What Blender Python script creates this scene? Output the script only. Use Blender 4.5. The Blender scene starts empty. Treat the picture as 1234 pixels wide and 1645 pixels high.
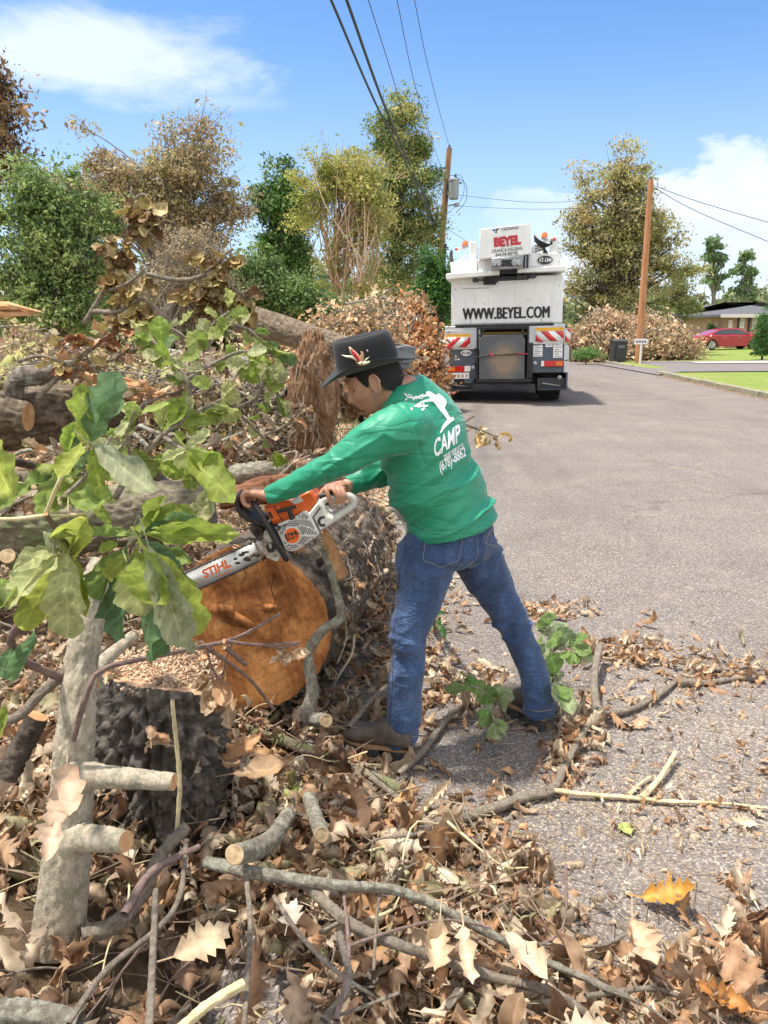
import bpy, math, random
import numpy as np
from mathutils import Vector, Matrix
from mathutils.bvhtree import BVHTree

# ------------------------------------------------------------------ camera, sky, sun
SC = bpy.context.scene
COL = SC.collection
F_PX, CXP, CYP, PITCH, CAM_H = 1235.0, 617.0, 822.5, math.radians(13.41), 1.6
cam_d = bpy.data.cameras.new('camera'); cam = bpy.data.objects.new('camera', cam_d); COL.objects.link(cam)
cam_d.sensor_fit = 'VERTICAL'; cam_d.sensor_height = 36.0; cam_d.sensor_width = 27.0
cam_d.lens = F_PX/1645*36.0
cam_d.clip_start = 0.05; cam_d.clip_end = 4000
cam.location = (0, 0, CAM_H); cam.rotation_euler = (math.pi/2-PITCH, 0, 0)
SC.camera = cam
SUN_EL, SUN_AZ = math.radians(71), math.radians(-84)      # azimuth from +Y, negative = towards -X (left)
sun_dir = Vector((math.sin(SUN_AZ)*math.cos(SUN_EL), math.cos(SUN_AZ)*math.cos(SUN_EL), math.sin(SUN_EL)))
sd = bpy.data.lights.new('sun', 'SUN'); sd.energy = 4.3; sd.angle = math.radians(3.0); sd.color = (1.0, 0.945, 0.85)
sun = bpy.data.objects.new('sun', sd); COL.objects.link(sun)
sun.rotation_euler = sun_dir.to_track_quat('Z', 'Y').to_euler()
W = bpy.data.worlds.new('World'); SC.world = W; W.use_nodes = True
SC.view_settings.view_transform = 'Standard'; SC.view_settings.look = 'None'
SC.view_settings.exposure = 0.70; SC.view_settings.gamma = 1.0
SC.render.film_transparent = False
SC.cycles.max_bounces = 6; SC.cycles.diffuse_bounces = 3; SC.cycles.glossy_bounces = 3
SC.cycles.transmission_bounces = 4; SC.cycles.transparent_max_bounces = 6
SC.cycles.use_denoising = True

def world_sky():
    nt = W.node_tree; nt.nodes.clear(); N = nt.nodes.new; L = nt.links.new
    out = N('ShaderNodeOutputWorld'); bg = N('ShaderNodeBackground'); bg.inputs[1].default_value = 0.15
    sky = N('ShaderNodeTexSky'); sky.sky_type = 'NISHITA'; sky.sun_disc = False
    sky.sun_elevation = SUN_EL; sky.sun_rotation = SUN_AZ; sky.air_density = 1.0; sky.dust_density = 0.6; sky.ozone_density = 2.6
    tc = N('ShaderNodeTexCoord')
    sep = N('ShaderNodeSeparateXYZ'); L(tc.outputs['Generated'], sep.inputs[0])
    def m(op, a, b=None, c=None):
        n = N('ShaderNodeMath'); n.operation = op
        for i, v in enumerate((a, b, c)):
            if v is None: continue
            if isinstance(v, (int, float)): n.inputs[i].default_value = v
            else: L(v, n.inputs[i])
        return n.outputs[0]
    def mr(v, a, b, c=0.0, d=1.0, t='SMOOTHSTEP'):
        n = N('ShaderNodeMapRange'); n.interpolation_type = t; L(v, n.inputs[0])
        for i, q in enumerate((a, b, c, d)): n.inputs[i+1].default_value = q
        return n.outputs[0]
    az = m('ARCTAN2', sep.outputs[0], sep.outputs[1])      # 0 ahead, + right
    el = m('ARCSINE', sep.outputs[2])
    comb = N('ShaderNodeCombineXYZ'); L(az, comb.inputs[0]); L(m('MULTIPLY', el, 2.3), comb.inputs[1])
    def noise(scale, det, rough, vec, dist=0.0):
        n = N('ShaderNodeTexNoise'); n.inputs['Scale'].default_value = scale; n.inputs['Detail'].default_value = det
        n.inputs['Roughness'].default_value = rough; n.inputs['Distortion'].default_value = dist; L(vec, n.inputs['Vector']); return n.outputs['Fac']
    n1 = noise(5.0, 7, 0.62, comb.outputs[0], 0.3)
    n2 = noise(9.0, 8, 0.55, comb.outputs[0], 0.2)
    # soft wispy bank, upper left
    def blob(ac, ec, ra, re):
        a = m('DIVIDE', m('SUBTRACT', az, ac), ra); e = m('DIVIDE', m('SUBTRACT', el, ec), re)
        return m('SUBTRACT', 1.0, m('SQRT', m('ADD', m('MULTIPLY', a, a), m('MULTIPLY', e, e))))
    b1 = m('ADD', m('MULTIPLY', blob(-0.34, 0.285, 0.27, 0.055), 1.1), m('MULTIPLY', m('SUBTRACT', n1, 0.5), 2.4))
    c1 = mr(b1, 0.0, 0.95, 0.0, 0.85)
    b2 = m('ADD', m('MULTIPLY', blob(-0.19, 0.252, 0.13, 0.02), 0.9), m('MULTIPLY', m('SUBTRACT', n1, 0.5), 0.9))
    c2 = mr(b2, 0.05, 1.0, 0.0, 0.42)
    # cumulus bank low on the right, rising to the right
    azr = m('SUBTRACT', az, 0.1)
    top = m('ADD', m('MULTIPLY', azr, 0.16), 0.150)
    topn = m('ADD', m('MINIMUM', top, 0.196), m('MULTIPLY', m('SUBTRACT', n2, 0.5), 0.14))
    c3 = m('MULTIPLY', mr(m('SUBTRACT', topn, el), -0.004, 0.022, 0, 1), mr(az, 0.02, 0.22, 0, 1))
    c3 = m('MULTIPLY', c3, mr(n1, 0.30, 0.60, 0.60, 1.0))
    # haze towards the horizon
    c4 = mr(el, 0.36, -0.02, 0.0, 0.52)
    # unseen broken cloud behind and above the viewer, added to raise the fill light
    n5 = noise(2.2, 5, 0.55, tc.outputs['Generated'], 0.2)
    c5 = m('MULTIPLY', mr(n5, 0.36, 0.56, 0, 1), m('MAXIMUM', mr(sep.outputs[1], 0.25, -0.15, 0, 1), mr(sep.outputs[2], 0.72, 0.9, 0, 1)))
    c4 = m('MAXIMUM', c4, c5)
    cov = m('MAXIMUM', m('MAXIMUM', c1, c2), m('MAXIMUM', c3, c4))
    mx = N('ShaderNodeMix'); mx.data_type = 'RGBA'; L(cov, mx.inputs[0])
    hue = N('ShaderNodeMix'); hue.data_type = 'RGBA'; hue.blend_type = 'MULTIPLY'; hue.inputs[0].default_value = 1.0
    L(sky.outputs[0], hue.inputs[6]); hue.inputs[7].default_value = SKY_TINT
    L(hue.outputs[2], mx.inputs[6]); cc = N('ShaderNodeMix'); cc.data_type = 'RGBA'; L(c5, cc.inputs[0]); cc.inputs[6].default_value = CLOUD_COL; cc.inputs[7].default_value = FILL_CLOUD; L(cc.outputs[2], mx.inputs[7])
    L(mx.outputs[2], bg.inputs[0]); L(bg.outputs[0], out.inputs[0])
SKY_TINT = (0.53, 0.70, 0.86, 1); CLOUD_COL = (4.1, 4.5, 5.1, 1); FILL_CLOUD = (7.6, 7.4, 7.0, 1)  # last colour: the unseen cloud added to lift the ambient light
world_sky()

# ------------------------------------------------------------------ helpers
rng = np.random.default_rng(7)
random.seed(7)
CP, SP = math.cos(PITCH), math.sin(PITCH)
def at(px, py, Y):
    """point of the plane y=Y that the photograph shows at this pixel"""
    u = (px-CXP)/F_PX; v = (CYP-py)/F_PX
    d = np.array([u, CP+v*SP, -SP+v*CP])
    return np.array([0, 0, CAM_H]) + d*(Y/d[1])
def gnd(px, py, z=0.0):
    u = (px-CXP)/F_PX; v = (CYP-py)/F_PX
    d = np.array([u, CP+v*SP, -SP+v*CP])
    return np.array([0, 0, CAM_H]) + d*((z-CAM_H)/d[2])
def R(d): return math.radians(d)
def ss(t):
    t = np.clip(t, 0, 1); return t*t*(3-2*t)
def nrm(v):
    v = np.asarray(v, float); return v/(np.linalg.norm(v, axis=-1, keepdims=True)+1e-12)

_tab = np.random.default_rng(3).random(65536).astype(np.float64)
def vnoise(P, seed=0):
    P = np.asarray(P, float); i = np.floor(P).astype(np.int64); f = P-i; f = f*f*(3-2*f)
    def h(dx, dy, dz):
        k = (i[..., 0]+dx)*73856093 ^ (i[..., 1]+dy)*19349663 ^ (i[..., 2]+dz)*83492791 ^ (seed*2654435761)
        return _tab[(k ^ (k >> 13)) & 65535]
    x, y, z = f[..., 0], f[..., 1], f[..., 2]
    c00 = h(0,0,0)*(1-x)+h(1,0,0)*x; c10 = h(0,1,0)*(1-x)+h(1,1,0)*x
    c01 = h(0,0,1)*(1-x)+h(1,0,1)*x; c11 = h(0,1,1)*(1-x)+h(1,1,1)*x
    return ((c00*(1-y)+c10*y)*(1-z)+(c01*(1-y)+c11*y)*z)*2-1
def fbm(P, oct=3, seed=0):
    s = 0; a = 1; P = np.asarray(P, float); t = 0
    for o in range(oct):
        s = s+a*vnoise(P*(2**o)+o*17.3, seed+o); t += a; a *= .5
    return s/t

def props(o, label=None, cat=None, group=None, kind=None):
    if label: o['label'] = label
    if cat: o['category'] = cat
    if group: o['group'] = group
    if kind: o['kind'] = kind
    return o
def thing(name, loc, label, cat, group=None, rz=0.0):
    o = bpy.data.objects.new(name, None); COL.objects.link(o)
    o.empty_display_size = 0.1
    o.location = Vector([float(c) for c in loc]); o.rotation_euler = (0, 0, rz)
    return props(o, label, cat, group)
def link_mesh(name, me, mats, parent=None, local=False):
    for m in (mats if isinstance(mats, (list, tuple)) else [mats]): me.materials.append(m)
    o = bpy.data.objects.new(name, me); COL.objects.link(o)
    if parent is not None: o.parent = parent
    return o

def catmull(P, n):
    """resample a polyline (k,d) smoothly to n points"""
    P = np.asarray(P, float)
    if len(P) < 3:
        t = np.linspace(0, 1, n)[:, None]; return P[0]*(1-t)+P[-1]*t
    d = np.r_[0, np.cumsum(np.linalg.norm(np.diff(P[:, :3], axis=0), axis=1))]
    E = np.vstack([2*P[0]-P[1], P, 2*P[-1]-P[-2]])
    s = np.linspace(0, d[-1], n); out = []
    for q in s:
        i = min(max(np.searchsorted(d, q, side='right')-1, 0), len(P)-2)
        t = (q-d[i])/max(d[i+1]-d[i], 1e-9)
        p0, p1, p2, p3 = E[i], E[i+1], E[i+2], E[i+3]
        out.append(.5*((2*p1)+(-p0+p2)*t+(2*p0-5*p1+4*p2-p3)*t*t+(-p0+3*p1-3*p2+p3)*t**3))
    return np.array(out)
def frames(P):
    T = nrm(np.gradient(P, axis=0)); n = len(P)
    U = np.zeros_like(P); a = np.array([0, 0, 1.0]) if abs(T[0][2]) < .9 else np.array([1.0, 0, 0])
    U[0] = nrm(np.cross(np.cross(T[0], a), T[0]))
    for i in range(1, n):
        u = U[i-1]-T[i]*np.dot(U[i-1], T[i]); U[i] = nrm(u)
    return T, U, np.cross(T, U)

class MB:
    """collects shapes and links them as ONE mesh object"""
    def __init__(s): s.v = []; s.f = []; s.c = []; s.n = 0
    def add(s, v, f, m=0, c=None):
        v = np.asarray(v, float); 
        if not isinstance(f, list): f = [f]
        for q in f:
            q = np.asarray(q, np.int64)
            if q.size: s.f.append((q+s.n, m))
        s.v.append(v); s.n += len(v)
        if c is None: c = (1, 1, 1)
        c = np.asarray(c, float); s.c.append(np.broadcast_to(c, (len(v), 3)))
        return s
    def box(s, c, size, m=0, rot=None, taper=None):
        x, y, z = [q/2 for q in size]
        v = np.array([[-x,-y,-z],[x,-y,-z],[x,y,-z],[-x,y,-z],[-x,-y,z],[x,-y,z],[x,y,z],[-x,y,z]])
        if taper is not None: v[4:, :2] *= taper
        if rot is not None: v = v@np.array(rot).T
        return s.add(v+np.array(c), np.array([[0,3,2,1],[4,5,6,7],[0,1,5,4],[1,2,6,5],[2,3,7,6],[3,0,4,7]]), m)
    def bx(s, x0, x1, y0, y1, z0, z1, m=0):
        return s.box(((x0+x1)/2, (y0+y1)/2, (z0+z1)/2), (abs(x1-x0), abs(y1-y0), abs(z1-z0)), m)
    def prism(s, pts, vec, m=0):
        """polygon of 3D points extruded by vec"""
        P = np.asarray(pts, float); n = len(P); Q = P+np.asarray(vec, float)
        i = np.arange(n); j = (i+1) % n
        nv = np.cross(P[1]-P[0], P[2]-P[1])
        area = sum(np.cross(P[k]-P[0], P[(k+1) % n]-P[0]) for k in range(n))
        flip = np.dot(area, vec) > 0
        a = np.arange(n)[None, :]; b = a+n
        side = np.stack([i, j, j+n, i+n], 1)
        if flip: a = a[:, ::-1]
        else: b = b[:, ::-1]; side = side[:, ::-1]
        return s.add(np.vstack([P, Q]), [a, b, side], m)
    def tube(s, P, r, seg=10, m=0, n=None, caps=True, squash=None, disp=None, capm=None, c=None):
        P = np.asarray(P, float); r = np.broadcast_to(np.asarray(r, float), (len(P),)) if np.ndim(r) == 0 else np.asarray(r, float)
        if n:
            Q = catmull(np.c_[P, r], n); P, r = Q[:, :3], np.abs(Q[:, 3])
        T, U, V = frames(P); a = np.linspace(0, 2*np.pi, seg, endpoint=False)
        ca, sa = np.cos(a), np.sin(a)
        rr = np.repeat(r[:, None], seg, 1)
        if disp is not None:
            d = np.r_[0, np.cumsum(np.linalg.norm(np.diff(P, axis=0), axis=1))]
            rr = rr+disp(np.broadcast_to(ca, rr.shape), np.broadcast_to(sa, rr.shape), np.broadcast_to(d[:, None], rr.shape), rr)
        sq = squash or (1, 1)
        v = P[:, None]+U[:, None]*(rr*ca*sq[0])[..., None]+V[:, None]*(rr*sa*sq[1])[..., None]
        k = len(P); v = v.reshape(-1, 3)
        i = (np.arange(k-1)[:, None]*seg+np.arange(seg)[None]); j = (np.arange(k-1)[:, None]*seg+(np.arange(seg)[None]+1) % seg)
        f = np.stack([i, j, j+seg, i+seg], -1).reshape(-1, 4)
        fs = [f]
        cc = c
        s.add(v, fs, m, cc)
        if caps:
            base = s.n-len(v); cm = m if capm is None else capm
            s.f.append((np.arange(seg)[None, ::-1]+base, cm)); s.f.append((np.arange(seg)[None]+base+(k-1)*seg, cm))
        return s
    def cyl(s, p0, p1, r0, r1=None, seg=16, m=0, caps=True):
        return s.tube([p0, p1], [r0, r0 if r1 is None else r1], seg, m, caps=caps)
    def lathe(s, prof, c=(0,0,0), axis=(0,0,1), seg=32, m=0, ell=(1,1)):
        """profile of (r,h) about an axis"""
        ax = nrm(axis); a0 = np.array([1.,0,0]) if abs(ax[0]) < .9 else np.array([0,1.,0])
        U = nrm(np.cross(ax, np.cross(a0, ax))); V = np.cross(ax, U)
        a = np.linspace(0, 2*np.pi, seg, endpoint=False); v = []
        for r, h in prof: v.append(np.array(c)+ax*h+U*(np.cos(a)*r*ell[0])[:, None]+V*(np.sin(a)*r*ell[1])[:, None])
        v = np.vstack(v); k = len(prof)
        i = (np.arange(k-1)[:, None]*seg+np.arange(seg)[None]); j = (np.arange(k-1)[:, None]*seg+(np.arange(seg)[None]+1) % seg)
        s.add(v, [np.stack([i, j, j+seg, i+seg], -1).reshape(-1, 4)], m); b = s.n-len(v)
        s.f.append((np.arange(seg)[None, ::-1]+b, m)); s.f.append((np.arange(seg)[None]+b+(k-1)*seg, m))
        return s
    def loft(s, secs, seg=24, m=0, n=None, power=2.0):
        """secs: rows of [cx,cy,cz, ux,uy,uz, vx,vy,vz] (u and v carry the radii)"""
        S = np.asarray(secs, float)
        if n: S = catmull(S, n)
        a = np.linspace(0, 2*np.pi, seg, endpoint=False); ca, sa = np.cos(a), np.sin(a)
        e = 2.0/power; ca = np.sign(ca)*np.abs(ca)**e; sa = np.sign(sa)*np.abs(sa)**e
        v = S[:, None, 0:3]+S[:, None, 3:6]*ca[None, :, None]+S[:, None, 6:9]*sa[None, :, None]
        k = len(S); v = v.reshape(-1, 3)
        i = (np.arange(k-1)[:, None]*seg+np.arange(seg)[None]); j = (np.arange(k-1)[:, None]*seg+(np.arange(seg)[None]+1) % seg)
        s.add(v, [np.stack([i, j, j+seg, i+seg], -1).reshape(-1, 4)], m); b = s.n-len(v)
        s.f.append((np.arange(seg)[None, ::-1]+b, m)); s.f.append((np.arange(seg)[None]+b+(k-1)*seg, m))
        return s
    def text(s, body, size, origin, xd, yd, m=0, bold=0.0, align='CENTER', sx=1.0, lift=0.004, shear=0.0, thick=0.0, space=1.0):
        cu = bpy.data.curves.new('t', 'FONT'); cu.body = body; cu.size = size; cu.align_x = align; cu.offset = bold; cu.shear = shear
        cu.resolution_u = 4; cu.space_character = space; cu.extrude = thick
        o = bpy.data.objects.new('t', cu); COL.objects.link(o)
        dg = bpy.context.evaluated_depsgraph_get(); me = o.evaluated_get(dg).to_mesh()
        me.calc_loop_triangles()
        v = np.zeros(len(me.vertices)*3); me.vertices.foreach_get('co', v); v = v.reshape(-1, 3)
        t = np.zeros(len(me.loop_triangles)*3, np.int32); me.loop_triangles.foreach_get('vertices', t); t = t.reshape(-1, 3)
        o.evaluated_get(dg).to_mesh_clear(); COL.objects.unlink(o); bpy.data.objects.remove(o); bpy.data.curves.remove(cu)
        X, Y = nrm(xd), nrm(yd); Z = np.cross(X, Y)
        s.add(np.array(origin)+v[:, :1]*X*sx+v[:, 1:2]*Y+(v[:, 2:3]+lift)*Z, [t], m); return s
    def mesh(s, name):
        me = bpy.data.meshes.new(name); V = np.vstack(s.v); me.vertices.add(len(V)); me.vertices.foreach_set('co', V.astype(np.float32).ravel())
        loops = np.concatenate([f.ravel() for f, m in s.f]); tot = np.concatenate([np.full(len(f), f.shape[1]) for f, m in s.f])
        mi = np.concatenate([np.full(len(f), m) for f, m in s.f])
        st = np.r_[0, np.cumsum(tot)[:-1]]
        me.loops.add(len(loops)); me.loops.foreach_set('vertex_index', loops.astype(np.int32))
        me.polygons.add(len(tot)); me.polygons.foreach_set('loop_start', st.astype(np.int32)); me.polygons.foreach_set('loop_total', tot.astype(np.int32))
        me.polygons.foreach_set('material_index', mi.astype(np.int32))
        C = np.vstack(s.c)
        if (C != 1).any():
            at_ = me.color_attributes.new('col', 'FLOAT_COLOR', 'POINT'); at_.data.foreach_set('color', np.c_[C, np.ones(len(C))].astype(np.float32).ravel())
        me.update(calc_edges=True); me.validate(); return me
    def build(s, name, mats, parent=None, smooth=35, local=False, bevel=0.0, origin=None, recalc=False):
        """world-space shapes; under a parent they are stored relative to it"""
        off = np.zeros(3)
        if parent is not None and not local:
            q = parent
            while q is not None: off = off+np.array(q.location); q = q.parent
        elif parent is None and origin is not None: off = np.array(origin, float)
        if not s.f: return None
        s.v = [v-off for v in s.v]
        me = s.mesh(name)
        if recalc:
            import bmesh
            b = bmesh.new(); b.from_mesh(me); bmesh.ops.recalc_face_normals(b, faces=b.faces); b.to_mesh(me); b.free()
        if smooth:
            me.polygons.foreach_set('use_smooth', np.ones(len(me.polygons), bool))
            if smooth < 180: me.set_sharp_from_angle(angle=R(smooth))
        o = link_mesh(name, me, mats, parent)
        if parent is None and origin is not None: o.location = Vector([float(c) for c in off])
        if bevel:
            b = o.modifiers.new('bevel', 'BEVEL'); b.width = bevel; b.segments = 2; b.limit_method = 'ANGLE'; b.angle_limit = R(40)
        return o

# ------------------------------------------------------------------ materials
def newmat(name):
    m = bpy.data.materials.new(name); m.use_nodes = True; nt = m.node_tree
    b = nt.nodes['Principled BSDF']; return m, nt, b
def nz(nt, scale, det=4, rough=.55, vec=None, dist=0.0, out='Fac'):
    n = nt.nodes.new('ShaderNodeTexNoise'); n.inputs['Scale'].default_value = scale; n.inputs['Detail'].default_value = det
    n.inputs['Roughness'].default_value = rough; n.inputs['Distortion'].default_value = dist
    if vec is not None: nt.links.new(vec, n.inputs['Vector'])
    return n.outputs[out]
def ramp(nt, fac, stops):
    r = nt.nodes.new('ShaderNodeValToRGB'); nt.links.new(fac, r.inputs[0]); e = r.color_ramp.elements
    while len(e) > 1: e.remove(e[-1])
    e[0].position = stops[0][0]; e[0].color = (*stops[0][1], 1)
    for p, c in stops[1:]:
        q = e.new(p); q.color = (*c, 1)
    return r.outputs[0]
def coords(nt, scale=(1,1,1), kind='Object'):
    tc = nt.nodes.new('ShaderNodeTexCoord'); mp = nt.nodes.new('ShaderNodeMapping'); mp.inputs['Scale'].default_value = scale
    nt.links.new(tc.outputs[kind], mp.inputs[0]); return mp.outputs[0]
def mixc(nt, f, a, b, mode='MIX'):
    n = nt.nodes.new('ShaderNodeMix'); n.data_type = 'RGBA'; n.blend_type = mode
    for i, v in ((0, f), (6, a), (7, b)):
        if isinstance(v, (int, float)): n.inputs[i].default_value = v
        elif isinstance(v, tuple): n.inputs[i].default_value = (*v[:3], 1)
        else: nt.links.new(v, n.inputs[i])
    return n.outputs[2]
def bump(nt, b, h, strength=.3, dist=.01):
    n = nt.nodes.new('ShaderNodeBump'); n.inputs['Strength'].default_value = strength; n.inputs['Distance'].default_value = dist
    nt.links.new(h, n.inputs['Height']); nt.links.new(n.outputs[0], b.inputs['Normal'])
def pm(name, col, rough=.6, var=.12, scale=6.0, bmp=0.0, bscale=40.0, metal=0.0, coat=0.0, col2=None, spec=None):
    """general procedural paint / plastic / cloth with mottled colour"""
    m, nt, b = newmat(name); v = coords(nt)
    c2 = col2 or tuple(max(0, q*(1-var*2)) for q in col)
    f = nz(nt, scale, 6, .6, v)
    c = ramp(nt, f, [(.3, c2), (.62, col)])
    nt.links.new(c, b.inputs['Base Color']); b.inputs['Roughness'].default_value = rough; b.inputs['Metallic'].default_value = metal
    b.inputs['Coat Weight'].default_value = coat
    if spec is not None: b.inputs['Specular IOR Level'].default_value = spec
    if bmp: bump(nt, b, nz(nt, bscale, 4, .6, v), bmp, .01)
    return m
def leafmat(name, trans=.35, rough=.5, vein=True, spot=0.0):
    m, nt, b = newmat(name); v = coords(nt)
    a = nt.nodes.new('ShaderNodeVertexColor'); a.layer_name = 'col'
    f = nz(nt, 28, 5, .65, v); c = mixc(nt, 1.0, a.outputs[0], ramp(nt, f, [(.3, (.62,.58,.55)), (.55, (1,1,1)), (.75, (1.15,1.12,1.0))]), 'MULTIPLY')
    if spot: c = mixc(nt, ramp(nt, nz(nt, 60, 3, .6, v), [(.60, (0,0,0)), (.68, (spot,spot,spot))]), c, (.12,.06,.02))
    nt.links.new(c, b.inputs['Base Color']); b.inputs['Roughness'].default_value = rough
    b.inputs['Specular IOR Level'].default_value = .35
    t = nt.nodes.new('ShaderNodeBsdfTranslucent'); nt.links.new(c, t.inputs[0])
    mx = nt.nodes.new('ShaderNodeMixShader'); mx.inputs[0].default_value = trans
    nt.links.new(b.outputs[0], mx.inputs[1]); nt.links.new(t.outputs[0], mx.inputs[2])
    nt.links.new(mx.outputs[0], nt.nodes['Material Output'].inputs[0])
    if vein: bump(nt, b, nz(nt, 90, 3, .6, v), .25, .003)
    return m
def barkmat(name, cols, scale=14, stretch=(1,1,1), lichen=None, rough=.9, bs=.6, lsc=9):
    m, nt, b = newmat(name); v = coords(nt, stretch)
    f = nz(nt, scale, 8, .7, v, .4)
    c = ramp(nt, f, [(.28, cols[0]), (.5, cols[1]), (.72, cols[2])])
    if lichen:
        g = nz(nt, lsc, 6, .7, coords(nt)); g2 = nz(nt, lsc*5, 4, .7, coords(nt))
        mm = nt.nodes.new('ShaderNodeMath'); mm.operation = 'MULTIPLY_ADD'; nt.links.new(g2, mm.inputs[0]); mm.inputs[1].default_value = .5; nt.links.new(g, mm.inputs[2])
        c = mixc(nt, ramp(nt, mm.outputs[0], [(.74, (0,0,0)), (.86, (.85,.85,.85))]), c, lichen)
    nt.links.new(c, b.inputs['Base Color']); b.inputs['Roughness'].default_value = rough; b.inputs['Specular IOR Level'].default_value = .2
    bump(nt, b, nz(nt, scale*2.5, 8, .75, v), bs, .02)
    return m
def cutmat(name, ca, cb, cc, rings=60, ringmix=.28):
    m, nt, b = newmat(name); v = coords(nt)
    w = nt.nodes.new('ShaderNodeTexWave'); w.wave_type = 'RINGS'; w.rings_direction = 'Z'; w.inputs['Scale'].default_value = rings
    w.inputs['Distortion'].default_value = 4.5; w.inputs['Detail'].default_value = 4; w.inputs['Detail Scale'].default_value = .9
    nt.links.new(v, w.inputs['Vector'])
    f = nz(nt, 7, 6, .62, v, .6)
    big = ramp(nt, f, [(.3, cc), (.5, ca), (.72, cb)])
    big = mixc(nt, 1.0, big, ramp(nt, nz(nt, 2.6, 5, .65, v, 1.0), [(.36, (.42,.36,.33)), (.5, (.9,.88,.86)), (.66, (1.12,1.1,1.05))]), 'MULTIPLY')
    big = mixc(nt, .7, big, ramp(nt, nz(nt, 30, 6, .75, v, .5), [(.36, (.5,.45,.42)), (.52, (1,1,1)), (.7, (1.15,1.12,1.08))]), 'MULTIPLY')
    c = mixc(nt, ringmix, big, ramp(nt, w.outputs['Fac'], [(0, (.45,.38,.32)), (.5, (1,1,1)), (1, (1,1,1))]), 'MULTIPLY')
    # saw marks: fine straight scratches
    s = nz(nt, 40, 4, .7, coords(nt, (.25, 2.2, 1)))
    c = mixc(nt, .35, c, ramp(nt, s, [(.35, (.62,.58,.55)), (.6, (1.05,1.05,1.05))]), 'MULTIPLY')
    nt.links.new(c, b.inputs['Base Color']); b.inputs['Roughness'].default_value = .85; b.inputs['Specular IOR Level'].default_value = .2
    bump(nt, b, nz(nt, 45, 9, .8, v), .5, .005); return m

def remesh_mesh(mb, voxel, smooth_it=4, name='m', adapt=0.0):
    """fuse overlapping closed shapes into one continuous skin; returns (verts, faces)"""
    me = mb.mesh(name)
    import bmesh
    b = bmesh.new(); b.from_mesh(me); bmesh.ops.recalc_face_normals(b, faces=b.faces); b.to_mesh(me); b.free()
    o = bpy.data.objects.new('tmp', me); COL.objects.link(o)
    r = o.modifiers.new('r', 'REMESH'); r.mode = 'VOXEL'; r.voxel_size = voxel; r.adaptivity = adapt
    if smooth_it:
        s = o.modifiers.new('s', 'SMOOTH'); s.factor = .5; s.iterations = smooth_it
    dg = bpy.context.evaluated_depsgraph_get(); e = o.evaluated_get(dg); q = e.to_mesh()
    v = np.zeros(len(q.vertices)*3); q.vertices.foreach_get('co', v); v = v.reshape(-1, 3)
    nn = np.zeros(len(q.vertices)*3); q.vertices.foreach_get('normal', nn); nn = nn.reshape(-1, 3)
    q.calc_loop_triangles()
    f = []
    for p in q.polygons: f.append(tuple(p.vertices))
    e.to_mesh_clear(); COL.objects.unlink(o); bpy.data.objects.remove(o)
    f4 = np.array([p for p in f if len(p) == 4]); f3 = np.array([p for p in f if len(p) == 3])
    return v, nn, [q for q in (f4, f3) if q.size]
# ------------------------------------------------------------------ ground, road, lawn, kerb
def road_l(y): return -0.5+0.085*y
def road_r(y): return 7.5+0.085*y
def gh(x, y):
    x = np.asarray(x, float); y = np.asarray(y, float)
    P = np.stack([x*2.2, y*2.2, np.zeros_like(x)], -1)
    n = fbm(P, 3, 5)
    e = road_l(y)-x                                    # >0 on the left verge
    h = .24*ss((e-.1)/.8)*ss((2.02-y)/.5)+.10*ss((e-.05)/.9)+.16*ss((e-1.3)/1.6)*ss((9-y)/4)
    h = h+.30*ss((e-1.0)/1.4)*ss((y-5.3)/1.5)*ss((10.5-y)/2.5)+n*.05*ss((e+.1)/.4)*ss((40-y)/20)
    r = x-road_r(y)
    h = h+.10*ss((r-.1)/.3)+.5*ss((r-4)/25)
    inr = ((e < 0.02) & (r < 0.05))
    return np.where(inr, -.004, h+.002)

def grid_sheet(name, xs, ys, zf, m, kind='structure', parent=None, label=None):
    X, Y = np.meshgrid(xs, ys, indexing='ij'); Z = zf(X, Y)
    v = np.stack([X, Y, Z], -1).reshape(-1, 3); ny = len(ys)
    i = (np.arange(len(xs)-1)[:, None]*ny+np.arange(ny-1)[None]).ravel()
    f = np.stack([i, i+ny, i+ny+1, i+1], -1)
    mb = MB(); mb.add(v, [f]); o = mb.build(name, m, smooth=180); o['kind'] = kind
    return o

# verge / grass ground: green lawn on the right, straw and soil on the left, by position
gm, nt, b = newmat('ground_mix')
tc = nt.nodes.new('ShaderNodeTexCoord'); sep = nt.nodes.new('ShaderNodeSeparateXYZ'); nt.links.new(tc.outputs['Object'], sep.inputs[0])
v = tc.outputs['Object']
def gmath(op, a, b_=None):
    n = nt.nodes.new('ShaderNodeMath'); n.operation = op
    for i, q in enumerate((a, b_)):
        if q is None: continue
        if isinstance(q, (int, float)): n.inputs[i].default_value = q
        else: nt.links.new(q, n.inputs[i])
    return n.outputs[0]
soil = ramp(nt, nz(nt, 9, 8, .7, v), [(.3, (.05,.032,.02)), (.5, (.16,.11,.07)), (.7, (.30,.22,.14))])
straw = ramp(nt, nz(nt, 14, 8, .75, v), [(.3, (.22,.14,.08)), (.5, (.46,.34,.22)), (.68, (.62,.5,.35))])
left = mixc(nt, ramp(nt, gmath('ADD', gmath('MULTIPLY', sep.outputs[1], .16), gmath('MULTIPLY', nz(nt, 1.3, 3, .5, v), .5)), [(.75, (0,0,0)), (.95, (1,1,1))]), soil, straw)
grs = ramp(nt, nz(nt, 7, 10, .78, v), [(.3, (.11,.15,.03)), (.5, (.20,.26,.06)), (.7, (.32,.37,.12))])
dryp = ramp(nt, nz(nt, .55, 4, .6, v), [(.50, (0,0,0)), (.70, (.8,.8,.8))])
grs = mixc(nt, dryp, grs, (.30,.27,.12))
leftgrass = ramp(nt, nz(nt, .45, 4, .55, v), [(.54, (0,0,0)), (.62, (1,1,1))])
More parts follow.
